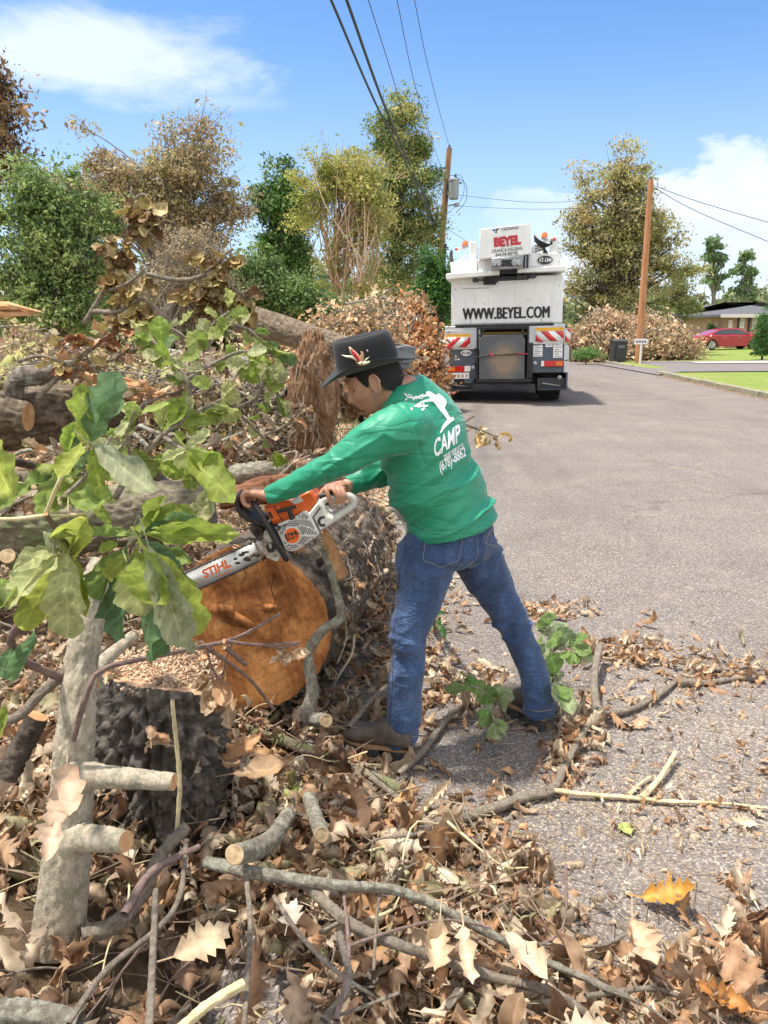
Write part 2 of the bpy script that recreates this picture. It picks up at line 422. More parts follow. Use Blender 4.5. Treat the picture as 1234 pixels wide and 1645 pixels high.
far = ramp(nt, gmath('MULTIPLY', sep.outputs[1], .05), [(.28, (0,0,0)), (.45, (1,1,1))])
left = mixc(nt, mixc(nt, 1.0, leftgrass, far, 'MULTIPLY'), left, grs)
rt = ramp(nt, gmath('ADD', gmath('SUBTRACT', sep.outputs[0], gmath('MULTIPLY', sep.outputs[1], .085)), 0.0), [(.0, (0,0,0)), (1, (1,1,1))])
nt.links.new(mixc(nt, rt, left, grs), b.inputs['Base Color']); b.inputs['Roughness'].default_value = .95; b.inputs['Specular IOR Level'].default_value = .1
bump(nt, b, nz(nt, 30, 8, .75, v), .8, .04)
xs = np.unique(np.r_[-600, -300, -150, -80, -50, -30, np.arange(-20, -5, .8), np.arange(-5, 1.2, .05), np.arange(1.2, 7, .6), np.arange(7, 14, .15), np.arange(14, 40, 1.2), 50, 80, 150, 300, 600])
ys = np.unique(np.r_[-30, -10, -4, np.arange(-1, 6, .05), np.arange(6, 20, .25), np.arange(20, 70, 1.0), 80, 100, 150, 250, 400, 700, 1200])
grid_sheet('ground', xs, ys, gh, gm)

# asphalt
am, nt, b = newmat('asphalt'); v = coords(nt)
vor = nt.nodes.new('ShaderNodeTexVoronoi'); vor.inputs['Scale'].default_value = 150; nt.links.new(v, vor.inputs['Vector'])
spk = ramp(nt, vor.outputs['Color'], [(0, (0,0,0)), (1, (1,1,1))])
bw = nt.nodes.new('ShaderNodeSeparateColor'); nt.links.new(vor.outputs['Color'], bw.inputs[0])
agg = ramp(nt, bw.outputs[0], [(.0, (.095,.082,.073)), (.35, (.158,.131,.121)), (.62, (.218,.183,.169)), (.84, (.33,.292,.260)), (1, (.56,.50,.43))])
dirt = ramp(nt, nz(nt, 1.1, 6, .65, v), [(.3, (.62,.61,.62)), (.55, (.82,.82,.82)), (.75, (1.0,.94,.87))])
wear = ramp(nt, nz(nt, 1.0, 5, .6, coords(nt, (1.15, .07, 1))), [(.34, (.80,.79,.79)), (.5, (1,1,1)), (.66, (1.10,1.08,1.06))])
agg = mixc(nt, 1.0, agg, wear, 'MULTIPLY')
vc = nt.nodes.new('ShaderNodeTexVoronoi'); vc.feature = 'DISTANCE_TO_EDGE'; vc.inputs['Scale'].default_value = .32; nt.links.new(nz(nt, 1.6, 5, .6, v, out='Color'), vc.inputs['Vector'])
dv = nt.nodes.new('ShaderNodeVectorMath'); dv.operation = 'MULTIPLY_ADD'; nt.links.new(nz(nt, 1.5, 6, .65, v, out='Color'), dv.inputs[0]); dv.inputs[1].default_value = (1.1,1.1,0); nt.links.new(v, dv.inputs[2]); nt.links.new(dv.outputs[0], vc.inputs['Vector'])
crk = ramp(nt, vc.outputs['Distance'], [(.0, (.55,.52,.50)), (.0035, (.75,.73,.72)), (.006, (1,1,1))])
agg = mixc(nt, ramp(nt, nz(nt, .5, 3, .5, v), [(.45, (0,0,0)), (.55, (.9,.9,.9))]), agg, mixc(nt, 1.0, agg, crk, 'MULTIPLY'))
c = mixc(nt, 1.0, agg, dirt, 'MULTIPLY')
tan = ramp(nt, nz(nt, 1.6, 5, .7, v), [(.56, (0,0,0)), (.80, (.55,.55,.55))])
c = mixc(nt, tan, c, (.42,.33,.24))
c = mixc(nt, ramp(nt, nz(nt, 260, 2, .5, v), [(.3, (0,0,0)), (.6, (.35,.35,.35))]), c, (.255,.222,.198))
nt.links.new(c, b.inputs['Base Color']); b.inputs['Roughness'].default_value = .9; b.inputs['Specular IOR Level'].default_value = .25
bump(nt, b, vor.outputs['Distance'], .5, .006)
ysr = np.unique(np.r_[-20, -5, np.arange(-2, 60, .8), 80, 120, 200, 300])
def edge_n(y, s): return .07*fbm(np.stack([y*1.3, y*0+s, y*0], -1), 4, 9)
v2 = []; K = 12
for y in ysr:
    l = road_l(y)-.05+edge_n(np.array(y), 3.); r = road_r(y)+.02
    for k in range(K+1):
        t = k/K; v2.append((l+(r-l)*t, y, .004+.05*math.sin(math.pi*t)**1*0))
v2 = np.array(v2); i = (np.arange(len(ysr)-1)[:, None]*(K+1)+np.arange(K)[None]).ravel()
mb = MB(); mb.add(v2, [np.stack([i, i+1, i+K+2, i+K+1], -1)]); o = mb.build('road', am, smooth=180); o['kind'] = 'structure'

# driveway that leaves the road on the right, with a concrete strip further back
dm = pm('driveway_asphalt', (.19,.165,.16), .9, .15, 8, .4, 120)
cm = pm('pale_concrete', (.52,.47,.40), .9, .12, 9, .3, 60)
def sheet(name, P, m, z=.006):
    P = np.array(P, float)
    mb = MB(); n = 24; v = []
    for k in range(n):
        t = k/(n-1)
        for q in (0, 1):
            a = P[q*2]*(1-t)+P[q*2+1]*t; zz = max(gh(a[0], a[1]), .004) + z
            v.append((a[0], a[1], zz+.012))
    v = np.array(v); i = np.arange(n-1)*2
    mb.add(v, [np.stack([i, i+1, i+3, i+2], -1)]); o = mb.build(name, m, smooth=180, recalc=True); o['kind'] = 'structure'
d0, d1 = gnd(998, 590)[:2], gnd(1062, 603)[:2]
sheet('driveway', [(d0[0]-.4, d0[1]+2.5), (d0[0]+22, d0[1]+6), (d1[0]-.2, d1[1]-.2), (d1[0]+20, d1[1]+2.5)], dm, .02)
sheet('path', [(d0[0]+3.4, d0[1]+1.7), (d0[0]+26, d0[1]+4.2), (d0[0]+3.4, d0[1]+.2), (d0[0]+26, d0[1]+2.2)], cm, .05)

# stone kerb along the right lawn: one block after another, weathered
km = barkmat('kerb_stone', [(.13,.115,.09), (.30,.27,.21), (.42,.38,.31)], 7, lichen=(.22,.24,.10), bs=.4)
mb = MB(); y = 3.0
while y < 27.2:
    L = .9+random.random()*.35; x = road_r(y)
    mb.box((x+.08+random.uniform(-.02,.02), y+L/2, .055+random.uniform(-.012,.012)), (.17, L-.03, .15), 0, Matrix.Rotation(R(-4.86+random.uniform(-1,1)), 3, 'Z'))
    y += L
o = mb.build('kerb', km, smooth=30, bevel=.018); o['kind'] = 'structure'
mb = MB(); y = 32.5
while y < 44:
    L = 1.1; x = road_r(y)
    mb.box((x+.08, y+L/2, .055), (.17, L-.03, .13), 0, Matrix.Rotation(R(-4.86), 3, 'Z')); y += L
o = mb.build('kerb', km, smooth=30, bevel=.018); o['kind'] = 'structure'
# ------------------------------------------------------------------ trees and far planting
LEAFM = leafmat('tree_leaves', .42, .6, False)
BK_GREY = barkmat('bark_grey', [(.10,.085,.07), (.21,.185,.155), (.33,.29,.24)], 6)
BK_TAN = barkmat('bark_tan', [(.30,.19,.11), (.50,.35,.23), (.62,.47,.34)], 6)
BK_DARK = barkmat('bark_dark', [(.045,.035,.028), (.10,.08,.065), (.17,.14,.115)], 8)
GREEN = [(.065,.11,.035), (.09,.15,.045), (.14,.20,.065), (.045,.075,.028)]
OLIVE = [(.22,.21,.07), (.30,.26,.10), (.35,.27,.13), (.16,.17,.06)]
BROWN = [(.19,.13,.07), (.28,.18,.09), (.13,.09,.055), (.22,.17,.08)]
RUST = [(.42,.20,.08), (.50,.28,.13), (.33,.16,.08), (.52,.36,.20)]
PINE = [(.09,.14,.045), (.14,.19,.06), (.19,.23,.085), (.06,.10,.035)]
def leaf_cards(cent, size, cols, r, aspect=.5, droop=0.0, up=0.0, cval=None):
    """many small bent leaves (4 verts, 2 tris) at the given centres"""
    n = len(cent)
    d = nrm(r.normal(size=(n, 3))+np.array([0, 0, -droop])); a = nrm(np.cross(d, r.normal(size=(n, 3))+np.array([0,0,up])))
    L = size*(.45+r.gamma(2.2, .27, (n, 1))); Wd = L*aspect*r.uniform(.7, 1.2, (n, 1)); nn = np.cross(d, a)
    v = np.stack([cent-d*L/2, cent+a*Wd/2+nn*L*.08, cent+d*L/2-nn*L*.06, cent-a*Wd/2+nn*L*.10], 1).reshape(-1, 3)
    i = np.arange(n)[:, None]*4
    f = np.concatenate([i+np.array([[0,1,2]]), i+np.array([[0,2,3]])])
    ci = r.integers(0, len(cols), n) if cval is None else cval
    c = np.array(cols)[ci]*r.uniform(.6, 1.5, (n, 1))*1.75
    return v, f, np.repeat(c, 4, 0)
def tree(name, label, cat, base, blobs, Y, trunk_r, palette, n, leaf=.14, bark=None, seed=1, group=None, trunk_top=None,
         clumps=None, sig=.35, shell=.5, droop=.2, depth=.9, twigs=0, stems=None, trunk_pts=None, aspect=.5, limb_r=None, gap=.0, dens=.85, crown_name='crown'):
    """base: pixel of the foot; blobs: (px,py,rx,ry[,weight]) of the crown outline, on the plane y=Y with real depth behind it"""
    r = np.random.default_rng(seed); bp = at(base[0], base[1], Y) if base[1] is not None else None
    if bp is None or base[1] is None: bp = at(base[0], 560, Y)
    bp = np.array([bp[0], Y, float(gh(bp[0], Y))-.1])
    root = thing(name, bp, label, cat, group)
    S = []; cb = []; vol = []
    for bl in blobs:
        c = at(bl[0], bl[1], Y); rx = abs(at(bl[0]+bl[2], bl[1], Y)[0]-c[0]); rz = abs(at(bl[0], bl[1]-bl[3], Y)[2]-c[2])
        S.append((c, rx, rz)); vol.append((rx*rz)*(bl[4] if len(bl) > 4 else 1))
    vol = np.array(vol)/sum(vol)
    n = int(n*2.3*dens); leaf *= .58
    nc = int((clumps or max(20, n//110))*1.35)
    which = r.choice(len(S), nc, p=vol); C = []
    for w in which:
        c, rx, rz = S[w]; d = nrm(r.normal(size=3)); q = r.random()**(shell)
        p = c+d*np.array([rx, min(rx, rz*1.3)*depth, rz])*q; C.append(p)
    C = np.array(C); mr_ = float(np.mean([s[1] for s in S])); ctr = np.average(C, axis=0)
    C = C+(C-ctr)*(vnoise(nrm(C-ctr)*4.1+seed*1.7, seed+9)*.36-.05)[:, None]
    if gap:   # leave irregular openings in the crown
        k = vnoise(C/(mr_*.42)+seed*3.1, seed); C = C[k > np.quantile(k, gap)]
    C[:, 2] = np.maximum(C[:, 2], gh(C[:, 0], C[:, 1])+.3)
    cnt = np.maximum(4, (n/len(C)*r.gamma(1.6, .62, len(C)))).astype(int); per = cnt; cs = np.repeat(C, per, 0)
    sg = sig*r.uniform(.35, 1.25, (len(C), 1)); P = cs+nrm(r.normal(size=cs.shape))*np.sqrt(r.random((len(cs), 1)))*np.repeat(sg, per, 0)*np.array([1.7, 1.7, .95])
    pal = r.integers(0, len(palette), len(C)); cv = np.repeat(pal, per); sw = r.random(len(cv)) < .35; cv[sw] = r.integers(0, len(palette), sw.sum())
    P[:, 2] = np.maximum(P[:, 2], gh(P[:, 0], P[:, 1])+.03)
    v, f, c = leaf_cards(P, leaf, palette, r, aspect, droop, cval=cv)
    mb = MB(); mb.add(v, [f], 0, c); mb.build(crown_name, LEAFM, root, smooth=0)
    # trunk and limbs
    t = MB(); bark = bark or BK_GREY
    top = at(*trunk_top, Y) if trunk_top else S[0][0]+np.array([0, 0, S[0][2]*.4])
    mains = []
    if stems:
        for (sx, sy) in stems:
            e = at(sx, sy, Y); b0 = bp+np.array([r.normal()*.15, r.normal()*.15, 0]); e = e*.8+b0*.2; mid = b0*.45+e*.55+np.array([(b0[0]-e[0])*.22, r.normal()*.3, 0]); e = e+np.array([0, r.normal()*.8, 0])
            Q = catmull(np.array([b0, mid, e]), 14); mains.append(Q); t.tube(Q, np.linspace(trunk_r, trunk_r*.25, 14), 7)
    else:
        pts = [bp]+[at(a[0], a[1], Y) for a in (trunk_pts or [])]+[top]
        if not trunk_pts: pts = [bp, bp*.5+top*.5+np.array([r.normal()*.12, r.normal()*.12, 0])*trunk_r*4, top]
        Q = catmull(np.array(pts), 18); mains.append(Q); rad = trunk_r*np.linspace(1, .18, 18)**.8; rad[0] *= 1.25; t.tube(Q, rad, 10)
    nl = min(len(C), 46 if not twigs else 46+twigs); idx = r.choice(len(C), nl, replace=False)
    for k in idx:
        Q = mains[r.integers(len(mains))]; e = C[k]
        hgt = np.clip((e[2]-bp[2])/(Q[-1][2]-bp[2]+1e-6), .12, 1.0)*r.uniform(.55, .85); j = int(hgt*(len(Q)-1)); s0 = Q[j]
        lr = (limb_r or trunk_r*.26)*(1-j/len(Q)*.6); mid = s0*.5+e*.5+r.normal(size=3)*np.linalg.norm(e-s0)*.09+np.array([0,0,.12*np.linalg.norm(e-s0)])
        t.tube(catmull(np.array([s0, mid, e]), 8), np.linspace(lr, lr*.12+.004, 8), 5, caps=False)
        if twigs:
            for _ in range(3):
                e2 = e+r.normal(size=3)*sig*.7+np.array([0,0,sig*.15]); t.tube(np.array([mid*.4+e*.6, e2]), [lr*.25+.004, .004], 4, caps=False)
    t.build('trunk', bark, root, smooth=60)
    return root

tree('leafy_tree', 'dark brown-leaved tree cut off by the left border', 'tree', (-60, None), [(-35,190,60,90), (-30,120,40,55), (-30,260,60,60), (5,160,25,40)], 22, .25, BROWN+[(.07,.05,.035)]*3, 9000, .2, BK_DARK, 11, 'trees behind the debris', sig=.5)
tree('leafy_tree', 'big half-bare tree with olive brown leaves behind the green shrub', 'tree', (250, None),
     [(300,270,78,60), (215,300,80,60), (120,255,65,55,.5), (300,350,85,60), (180,340,90,60), (290,205,60,38,.6), (345,320,45,50), (350,400,35,45)], 25, .26, [(.24,.18,.11), (.30,.23,.14), (.18,.14,.09), (.22,.20,.09), (.27,.25,.12)], 26000, .17, BK_GREY, 12, 'trees behind the debris', clumps=330, sig=.45, shell=.5, twigs=200, gap=.30, dens=.62)
tree('evergreen_tree', 'bright green leafy tree low on the far side of the debris, at the left border', 'tree', (95, None),
     [(85,320,50,55), (60,400,80,70), (130,420,55,70), (30,470,60,60), (110,500,75,50), (158,330,26,38), (15,330,30,34,.8), (120,285,22,28,.7), (170,400,24,50,.8), (45,300,26,30,.7)], 14, .1, [(.085,.135,.045), (.12,.18,.06), (.17,.23,.08), (.06,.10,.04), (.20,.24,.09)], 30000, .12, BK_DARK, 13, 'trees behind the debris', sig=.26, shell=.42, droop=.5, gap=.26, dens=.55, twigs=50)
tree('brush_thicket', 'tangle of bare grey branches standing behind the green tree', 'thicket', (290, None),
     [(290,440,90,45), (300,390,80,40), (330,470,80,35), (240,480,60,30)], 17, .05, [(.24,.19,.12), (.30,.24,.15), (.17,.14,.09)], 5000, .09, BK_GREY, 14, None, clumps=90, sig=.3, stems=[(200,370), (250,330), (330,350), (380,410), (290,340), (420,445), (225,330), (352,430)], twigs=120, limb_r=.018)
tree('broadleaf_tree', 'narrow dark green tree left of the tan multi-stemmed tree', 'tree', (468, None),
     [(455,285,26,36), (440,330,38,36), (470,350,28,50), (452,400,42,40), (475,430,30,40), (425,320,20,22,.6)], 28, .14, GREEN+[(.05,.14,.025)], 15000, .2, BK_DARK, 15, 'trees behind the debris', sig=.38, shell=.45)
tree('pine_tree', 'tall pine rising highest above the brown brush pile', 'tree', (640, None),
     [(645,185,42,26), (650,235,52,35), (620,210,30,25,.6), (655,300,55,45), (620,330,70,40), (660,370,50,50), (640,430,60,45)], 31, .3, PINE+OLIVE[:2], 26000, .19, BK_DARK, 16, 'trees behind the debris', sig=.5, shell=.4, gap=.42, aspect=.35, trunk_top=(645,180))
tree('crape_myrtle', 'multi-stemmed tree with tan stems and thin yellow green leaves', 'tree', (545, None),
     [(540,260,55,38,.8), (580,290,70,45), (510,310,38,50), (600,350,45,60,.8), (540,350,60,60,.5), (560,440,70,50,.3)], 21, .055, [(.20,.23,.055), (.28,.28,.08), (.15,.19,.045), (.30,.25,.11)], 16000, .11, BK_TAN, 17, 'trees behind the debris', sig=.33, stems=[(500,260), (520,300), (545,240), (560,290), (590,260), (620,310), (640,330), (530,230)], twigs=60, limb_r=.03, gap=.4)
tree('cedar_tree', 'dark green bushy tree between the tall pine and the utility pole', 'tree', (700, None),
     [(705,450,22,50), (690,480,30,45), (712,500,16,35), (690,420,12,22,.6)], 24, .12, [(.03,.08,.022), (.05,.12,.03), (.07,.15,.03)], 8000, .14, BK_DARK, 18, 'trees behind the debris', sig=.28)
tree('hedge_row', 'green bushes in front of the tan multi-stemmed tree', 'bush', (440, None),
     [(420,470,45,50), (480,480,50,40), (400,430,30,30,.5), (520,500,40,30), (380,500,40,30)], 18, .07, GREEN, 20000, .11, BK_DARK, 19, 'trees behind the debris', sig=.28, shell=.4)
tree('oak_tree', 'big oak with olive brown thinning crown behind the right utility pole', 'tree', (985, None),
     [(1005,262,42,38), (985,300,60,45), (940,345,42,42), (1010,360,75,50), (1060,370,42,45), (960,420,66,50), (1050,430,60,45), (1095,430,24,30,.8), (930,470,40,40), (1000,490,95,35), (915,390,15,30,.7)], 46, .5, OLIVE+[(.26,.22,.13), (.20,.21,.08), (.27,.26,.12), (.30,.28,.15)], 34000, .26, BK_DARK, 20, None, clumps=420, sig=.62, shell=.45, twigs=160, gap=.30, dens=.55, trunk_pts=[(985,470), (990,400)], trunk_top=(1003,300))
tree('slender_tree', 'small leafy tree growing between the large oak and the pines', 'tree', (1090, None), [(1092,455,22,30), (1080,480,25,25), (1110,490,20,20)], 50, .15, [(.13,.17,.06),(.19,.21,.08),(.22,.19,.10)], 3500, .22, BK_GREY, 21, None, sig=.5, gap=.2)
for k, (x, yt, lab) in enumerate(((1147, 380, 'slender far pine with the taller crown, second from the house roof'), (1196, 400, 'slender far pine standing right above the house roof'))):
    tree('distant_pine', lab, 'tree', (x, None), [(x,yt+12,15,10), (x-6,yt+32,13,9), (x+8,yt+38,12,9), (x-2,yt+55,15,8,.7), (x+4,yt+78,13,7,.5), (x-12,yt+70,8,6,.4), (x+14,yt+62,8,6,.4)], 92, .3, [(.14,.20,.10), (.19,.25,.12), (.10,.15,.08)], 2200, .6, BK_GREY, 30+k, 'far pines beyond the house', sig=.42, clumps=95, gap=.2, trunk_top=(x, yt+4), limb_r=.09)
# the far line of woods that reads as one mass
r = np.random.default_rng(5); mb = MB(); C = []
for k in range(420):
    px = r.uniform(560, 1330); Y = r.uniform(95, 150); base = 520-10*math.sin(px*.021)-8*math.sin(px*.057+2)
    hh = r.random()**.7; py = 535-(535-(base-26*hh*(1.25 if px > 1120 else .8)))
    C.append(at(px, py, Y))
for k in range(260):
    px = r.uniform(-250, 700); C.append(at(px, r.uniform(478, 520), r.uniform(45, 70)))
C = np.array(C); P = np.repeat(C, 60, 0)+r.normal(size=(len(C)*60, 3))*np.array([1.6, 1.6, 1.0]); P[:, 2] = np.maximum(P[:, 2], .4)
v, f, c = leaf_cards(P, .75, [(.09,.12,.05), (.14,.16,.07), (.07,.10,.045), (.19,.18,.09)], r, .6); mb.add(v, [f], 0, c)
v2 = []
for k in range(0, len(C)): mb.tube(np.array([[C[k][0], C[k][1], 0], C[k]]), [.18, .08], 4, 1, caps=False)
o = mb.build('distant_woods', [LEAFM, BK_DARK], smooth=0); props(o, 'far line of mixed woods beyond the houses', 'woods', kind='stuff')
# shrubs on the right
tree('conical_shrub', 'dense dark green clipped shrub on the lawn at the right border', 'shrub', (1226, None), [(1226,545,20,30), (1228,515,12,22), (1224,560,19,14)], 38, .06, [(.05,.12,.03), (.075,.16,.04), (.035,.09,.03)], 9000, .09, BK_DARK, 41, None, sig=.16, shell=.5)
tree('green_shrub', 'low green shrub at the road edge in front of the brown brush pile', 'shrub', (943, None), [(943,570,20,12), (930,572,14,9), (955,566,14,10)], 36, .04, [(.10,.19,.05), (.15,.25,.07), (.07,.14,.04)], 3500, .1, BK_DARK, 42, None, sig=.14)
tree('round_shrub', 'round dark green bush by the brick wall of the house', 'shrub', (1143, None), [(1143,526,7,9)], 58, .05, [(.03,.08,.025), (.05,.11,.03)], 1500, .1, BK_DARK, 43, None, sig=.12)

# brush piles: heaped limbs with dead leaves
TWIGM = BK_GREY
def brush_pile(label, blobs, Y, n, leaf, palette, ntw, seed, group='brush piles along the road', name='brush_pile', depth=.8, tl=1.6, tr=.018):
    r = np.random.default_rng(seed); S = []
    for bl in blobs:
        c = at(bl[0], bl[1], Y); rx = abs(at(bl[0]+bl[2], bl[1], Y)[0]-c[0]); rz = abs(at(bl[0], bl[1]-bl[3], Y)[2]-c[2]); S.append((c, rx, rz))
    w = np.array([s[1]*s[2] for s in S]); w /= w.sum()
    b = S[int(np.argmax(w))][0]; root = thing(name, (b[0], Y, float(gh(b[0], Y))), label, 'brush pile', group)
    def pts(n, q0=.5):
        k = r.choice(len(S), n, p=w); c = np.array([S[i][0] for i in k]); rad = np.array([(S[i][1], S[i][1]*depth, S[i][2]) for i in k])
        q = np.sqrt(r.random(n)); a = r.random(n)*6.2832; p = c.copy(); p[:, 0] += np.cos(a)*q*rad[:, 0]; p[:, 1] += np.sin(a)*q*rad[:, 1]
        g = gh(p[:, 0], p[:, 1]); top = c[:, 2]+rad[:, 2]; bm = vnoise(np.c_[p[:, :2]*1.6/ (rad[:, :1]+.3), a*0], seed)*.16
        p[:, 2] = g+.02+(top-g)*np.maximum(.04, np.sqrt(1-q*q*.97)*(1+bm))*(r.random(n)**q0)*1.02; return p
    C = pts(n//14, .3); P = np.repeat(C, 14, 0)+r.normal(size=(len(C)*14, 3))*leaf*1.6; P[:, 2] = np.maximum(P[:, 2], gh(P[:, 0], P[:, 1])+.01)
    cv = np.repeat(r.integers(0, len(palette), len(C)), 14)
    v, f, c = leaf_cards(P, leaf, palette, r, .55, .4, cval=cv); mb = MB(); mb.add(v, [f], 0, c); mb.build('dead_leaves', LEAFM, root, smooth=0)
    t = MB()
    for p in pts(ntw, .25):
        d = nrm(r.normal(size=3)*np.array([1, 1, .4])); L = tl*.6*r.uniform(.3, 1.2); q = p+d*L*.5; s0 = p-d*L*.5
        m_ = p+r.normal(size=3)*L*.13; Q = np.array([s0, m_, q]); Q[:, 2] = np.maximum(Q[:, 2], gh(Q[:, 0], Q[:, 1])+.02)
        t.tube(catmull(Q, 6), np.linspace(tr*r.uniform(.5, 1.8), .004, 6), 5, caps=False)
    t.build('branches', TWIGM, root, smooth=60)
    return root
brush_pile('tall rust brown pile of dead leaves beside the left utility pole', [(664,540,36,55), (640,560,44,45), (680,570,22,45), (655,590,46,40), (655,495,20,22)], 15.5, 15000, .10, RUST+BROWN[:1]+[(.56,.40,.25)], 260, 51)
brush_pile('long tan brush pile behind the root ball and fallen trunk', [(560,545,80,38), (470,560,80,30), (520,520,60,20), (610,525,60,34), (420,560,50,34)], 13.0, 13000, .075, [(.46,.35,.23), (.56,.44,.29), (.35,.25,.15), (.40,.24,.12), (.26,.2,.13)], 500, 52, tr=.014)
brush_pile('twiggy heap of grey sticks and olive leaves behind the furrowed log', [(20,600,90,22), (120,605,90,22), (230,610,70,22), (320,620,70,22)], 7.2, 5200, .05, [(.36,.30,.17), (.44,.37,.20), (.28,.20,.12), (.34,.36,.13), (.48,.40,.27)], 520, 56, tr=.008, tl=1.0, depth=.5)
brush_pile('tangle of twigs and curled leaves between the furrowed log and the root ball', [(340,640,60,22), (410,640,50,24), (270,630,50,20), (390,680,50,20)], 6.6, 4200, .06, [(.40,.32,.20), (.50,.42,.28), (.30,.22,.13), (.36,.33,.15), (.55,.46,.32)], 520, 57, tr=.009, tl=1.1, depth=.5)
brush_pile('wide brown brush pile beside the grey bin and right pole', [(975,545,52,44), (1040,545,62,34), (1090,560,36,22), (930,560,28,24), (1000,560,90,24)], 39.5, 19000, .17, [(.33,.22,.14), (.42,.30,.20), (.24,.16,.10), (.46,.36,.25), (.30,.25,.14)], 420, 53, tl=2.6, tr=.03)
brush_pile('low grey twig heap under the green tree on the left', [(60,575,90,30), (200,590,90,26), (320,600,70,22), (130,610,100,26)], 8.5, 9000, .06, [(.30,.24,.15), (.42,.34,.22), (.20,.15,.09), (.34,.33,.14)], 420, 54, tr=.01, tl=1.2)
brush_pile('heap of tan debris between fallen logs and root ball', [(400,690,60,16), (360,720,80,20), (500,740,40,16), (300,700,60,20), (560,700,20,20)], 6.6, 8000, .055, [(.50,.39,.26), (.58,.47,.32), (.34,.24,.14), (.30,.29,.12)], 420, 55, tr=.008, tl=.9)
# ------------------------------------------------------------------ materials for street objects
WHITE = pm('white_paint', (.80,.80,.80), .35, .035, 2.2, coat=.3, col2=(.70,.70,.69))
WHITET, nt, b = newmat('dusty_white_paint'); v = coords(nt)
c = ramp(nt, nz(nt, 2.2, 6, .6, v), [(.3, (.70,.70,.69)), (.62, (.80,.80,.80))])
c = mixc(nt, ramp(nt, nz(nt, 5, 7, .7, coords(nt, (2.2, 2.2, .22))), [(.50, (0,0,0)), (.78, (.42,.42,.42))]), c, (.46,.43,.38))
nt.links.new(c, b.inputs['Base Color']); b.inputs['Roughness'].default_value = .4; b.inputs['Coat Weight'].default_value = .25
GREYP = pm('grey_blue_paint', (.085,.105,.14), .45, .12, 3)
DKGREY = pm('dark_grey_plastic', (.045,.048,.055), .5, .15, 8)
BLACKR = pm('black_rubber', (.022,.021,.021), .8, .25, 12, .3, 60)
BLACKM = pm('black_metal', (.02,.02,.022), .45, .2, 10)
UNDERM = pm('dark_undercarriage', (.035,.033,.032), .7, .3, 6)  # mottled dark grey of the chassis and the middle tail panel
CHECKER, nt, b = newmat('checker_plate'); v = coords(nt, (30, 30, 30))
ck = nt.nodes.new('ShaderNodeTexBrick'); ck.inputs['Scale'].default_value = 1; nt.links.new(v, ck.inputs['Vector'])
nt.links.new(ramp(nt, nz(nt, 3, 4, .6, coords(nt)), [(.35, (.50,.51,.52)), (.65, (.70,.71,.72))]), b.inputs['Base Color']); b.inputs['Metallic'].default_value = .6; b.inputs['Roughness'].default_value = .42
bump(nt, b, ck.outputs['Fac'], .4, .01)
STEEL = pm('worn_steel', (.42,.42,.42), .4, .2, 9, metal=.8)
REDR = pm('red_reflector', (.62,.02,.03), .3, .08, 6, coat=.5)
WHT_R = pm('white_reflector', (.82,.82,.82), .35, .05, 6)
YEL = pm('amber_reflector', (.80,.42,.02), .35, .08, 8)
AMBER = pm('amber_lens', (.78,.20,.02), .2, .1, 20, coat=.6)
REDL = pm('red_lens', (.60,.02,.02), .2, .12, 20, coat=.6)
BLKTXT = pm('black_lettering', (.015,.015,.018), .5, .05, 4)
REDTXT = pm('red_lettering', (.50,.03,.05), .5, .05, 4)
GRYTXT = pm('grey_lettering', (.17,.17,.18), .6, .05, 4)
BLUETXT = pm('blue_lettering', (.03,.12,.40), .5, .05, 4)
DUSTY, nt, b = newmat('dusty_board'); v = coords(nt)
gr = nt.nodes.new('ShaderNodeTexGradient'); gr.gradient_type = 'SPHERICAL'; mp = nt.nodes.new('ShaderNodeMapping'); tcx = nt.nodes.new('ShaderNodeTexCoord'); nt.links.new(tcx.outputs['Object'], mp.inputs[0])
mp.inputs['Scale'].default_value = (2.2, .001, 2.0); mp.inputs['Location'].default_value = (0.05, 0, -1.86); nt.links.new(mp.outputs[0], gr.inputs[0])
n_ = nz(nt, 6, 8, .72, v)
mt = nt.nodes.new('ShaderNodeMath'); mt.operation = 'MULTIPLY_ADD'; nt.links.new(n_, mt.inputs[0]); mt.inputs[1].default_value = .9; nt.links.new(gr.outputs['Fac'], mt.inputs[2])
nt.links.new(ramp(nt, mt.outputs[0], [(.45, (.10,.11,.12)), (.66, (.14,.14,.14)), (.88, (.20,.165,.13)), (1, (.27,.21,.15))]), b.inputs['Base Color']); b.inputs['Roughness'].default_value = .85

# ------------------------------------------------------------------ crane truck seen from behind
TY = 17.0; tb = gnd(811, 642); tb = np.array([at(811, 642, TY)[0], TY, .004])
truck = thing('crane_truck', tb, 'white mobile crane truck with red and white striped tail, driving away down the road', 'crane truck', rz=R(-8.5))
truck.rotation_euler = (0, R(-1.3), R(-8.5))
TSC = 1/300.0
def tx(cx, cz): return ((cx-625)*TSC, (1250-cz)*TSC)
def tr_box(name, m, x0, x1, y0, y1, z0, z1, bev=.01, parent=truck):
    mb = MB(); mb.bx(x0, x1, y0, y1, z0, z1); return mb.build(name, m, parent, smooth=35, local=True, bevel=bev)
def CX(c): return (c-625)*TSC
def CZ(c): return at(811, 340+c/4.113, TY)[2]-tb[2]
def poly(mb, pts, y, d, m=0):
    mb.prism([(CX(a), y, CZ(b)) for a, b in pts], (0, d, 0), m); return mb
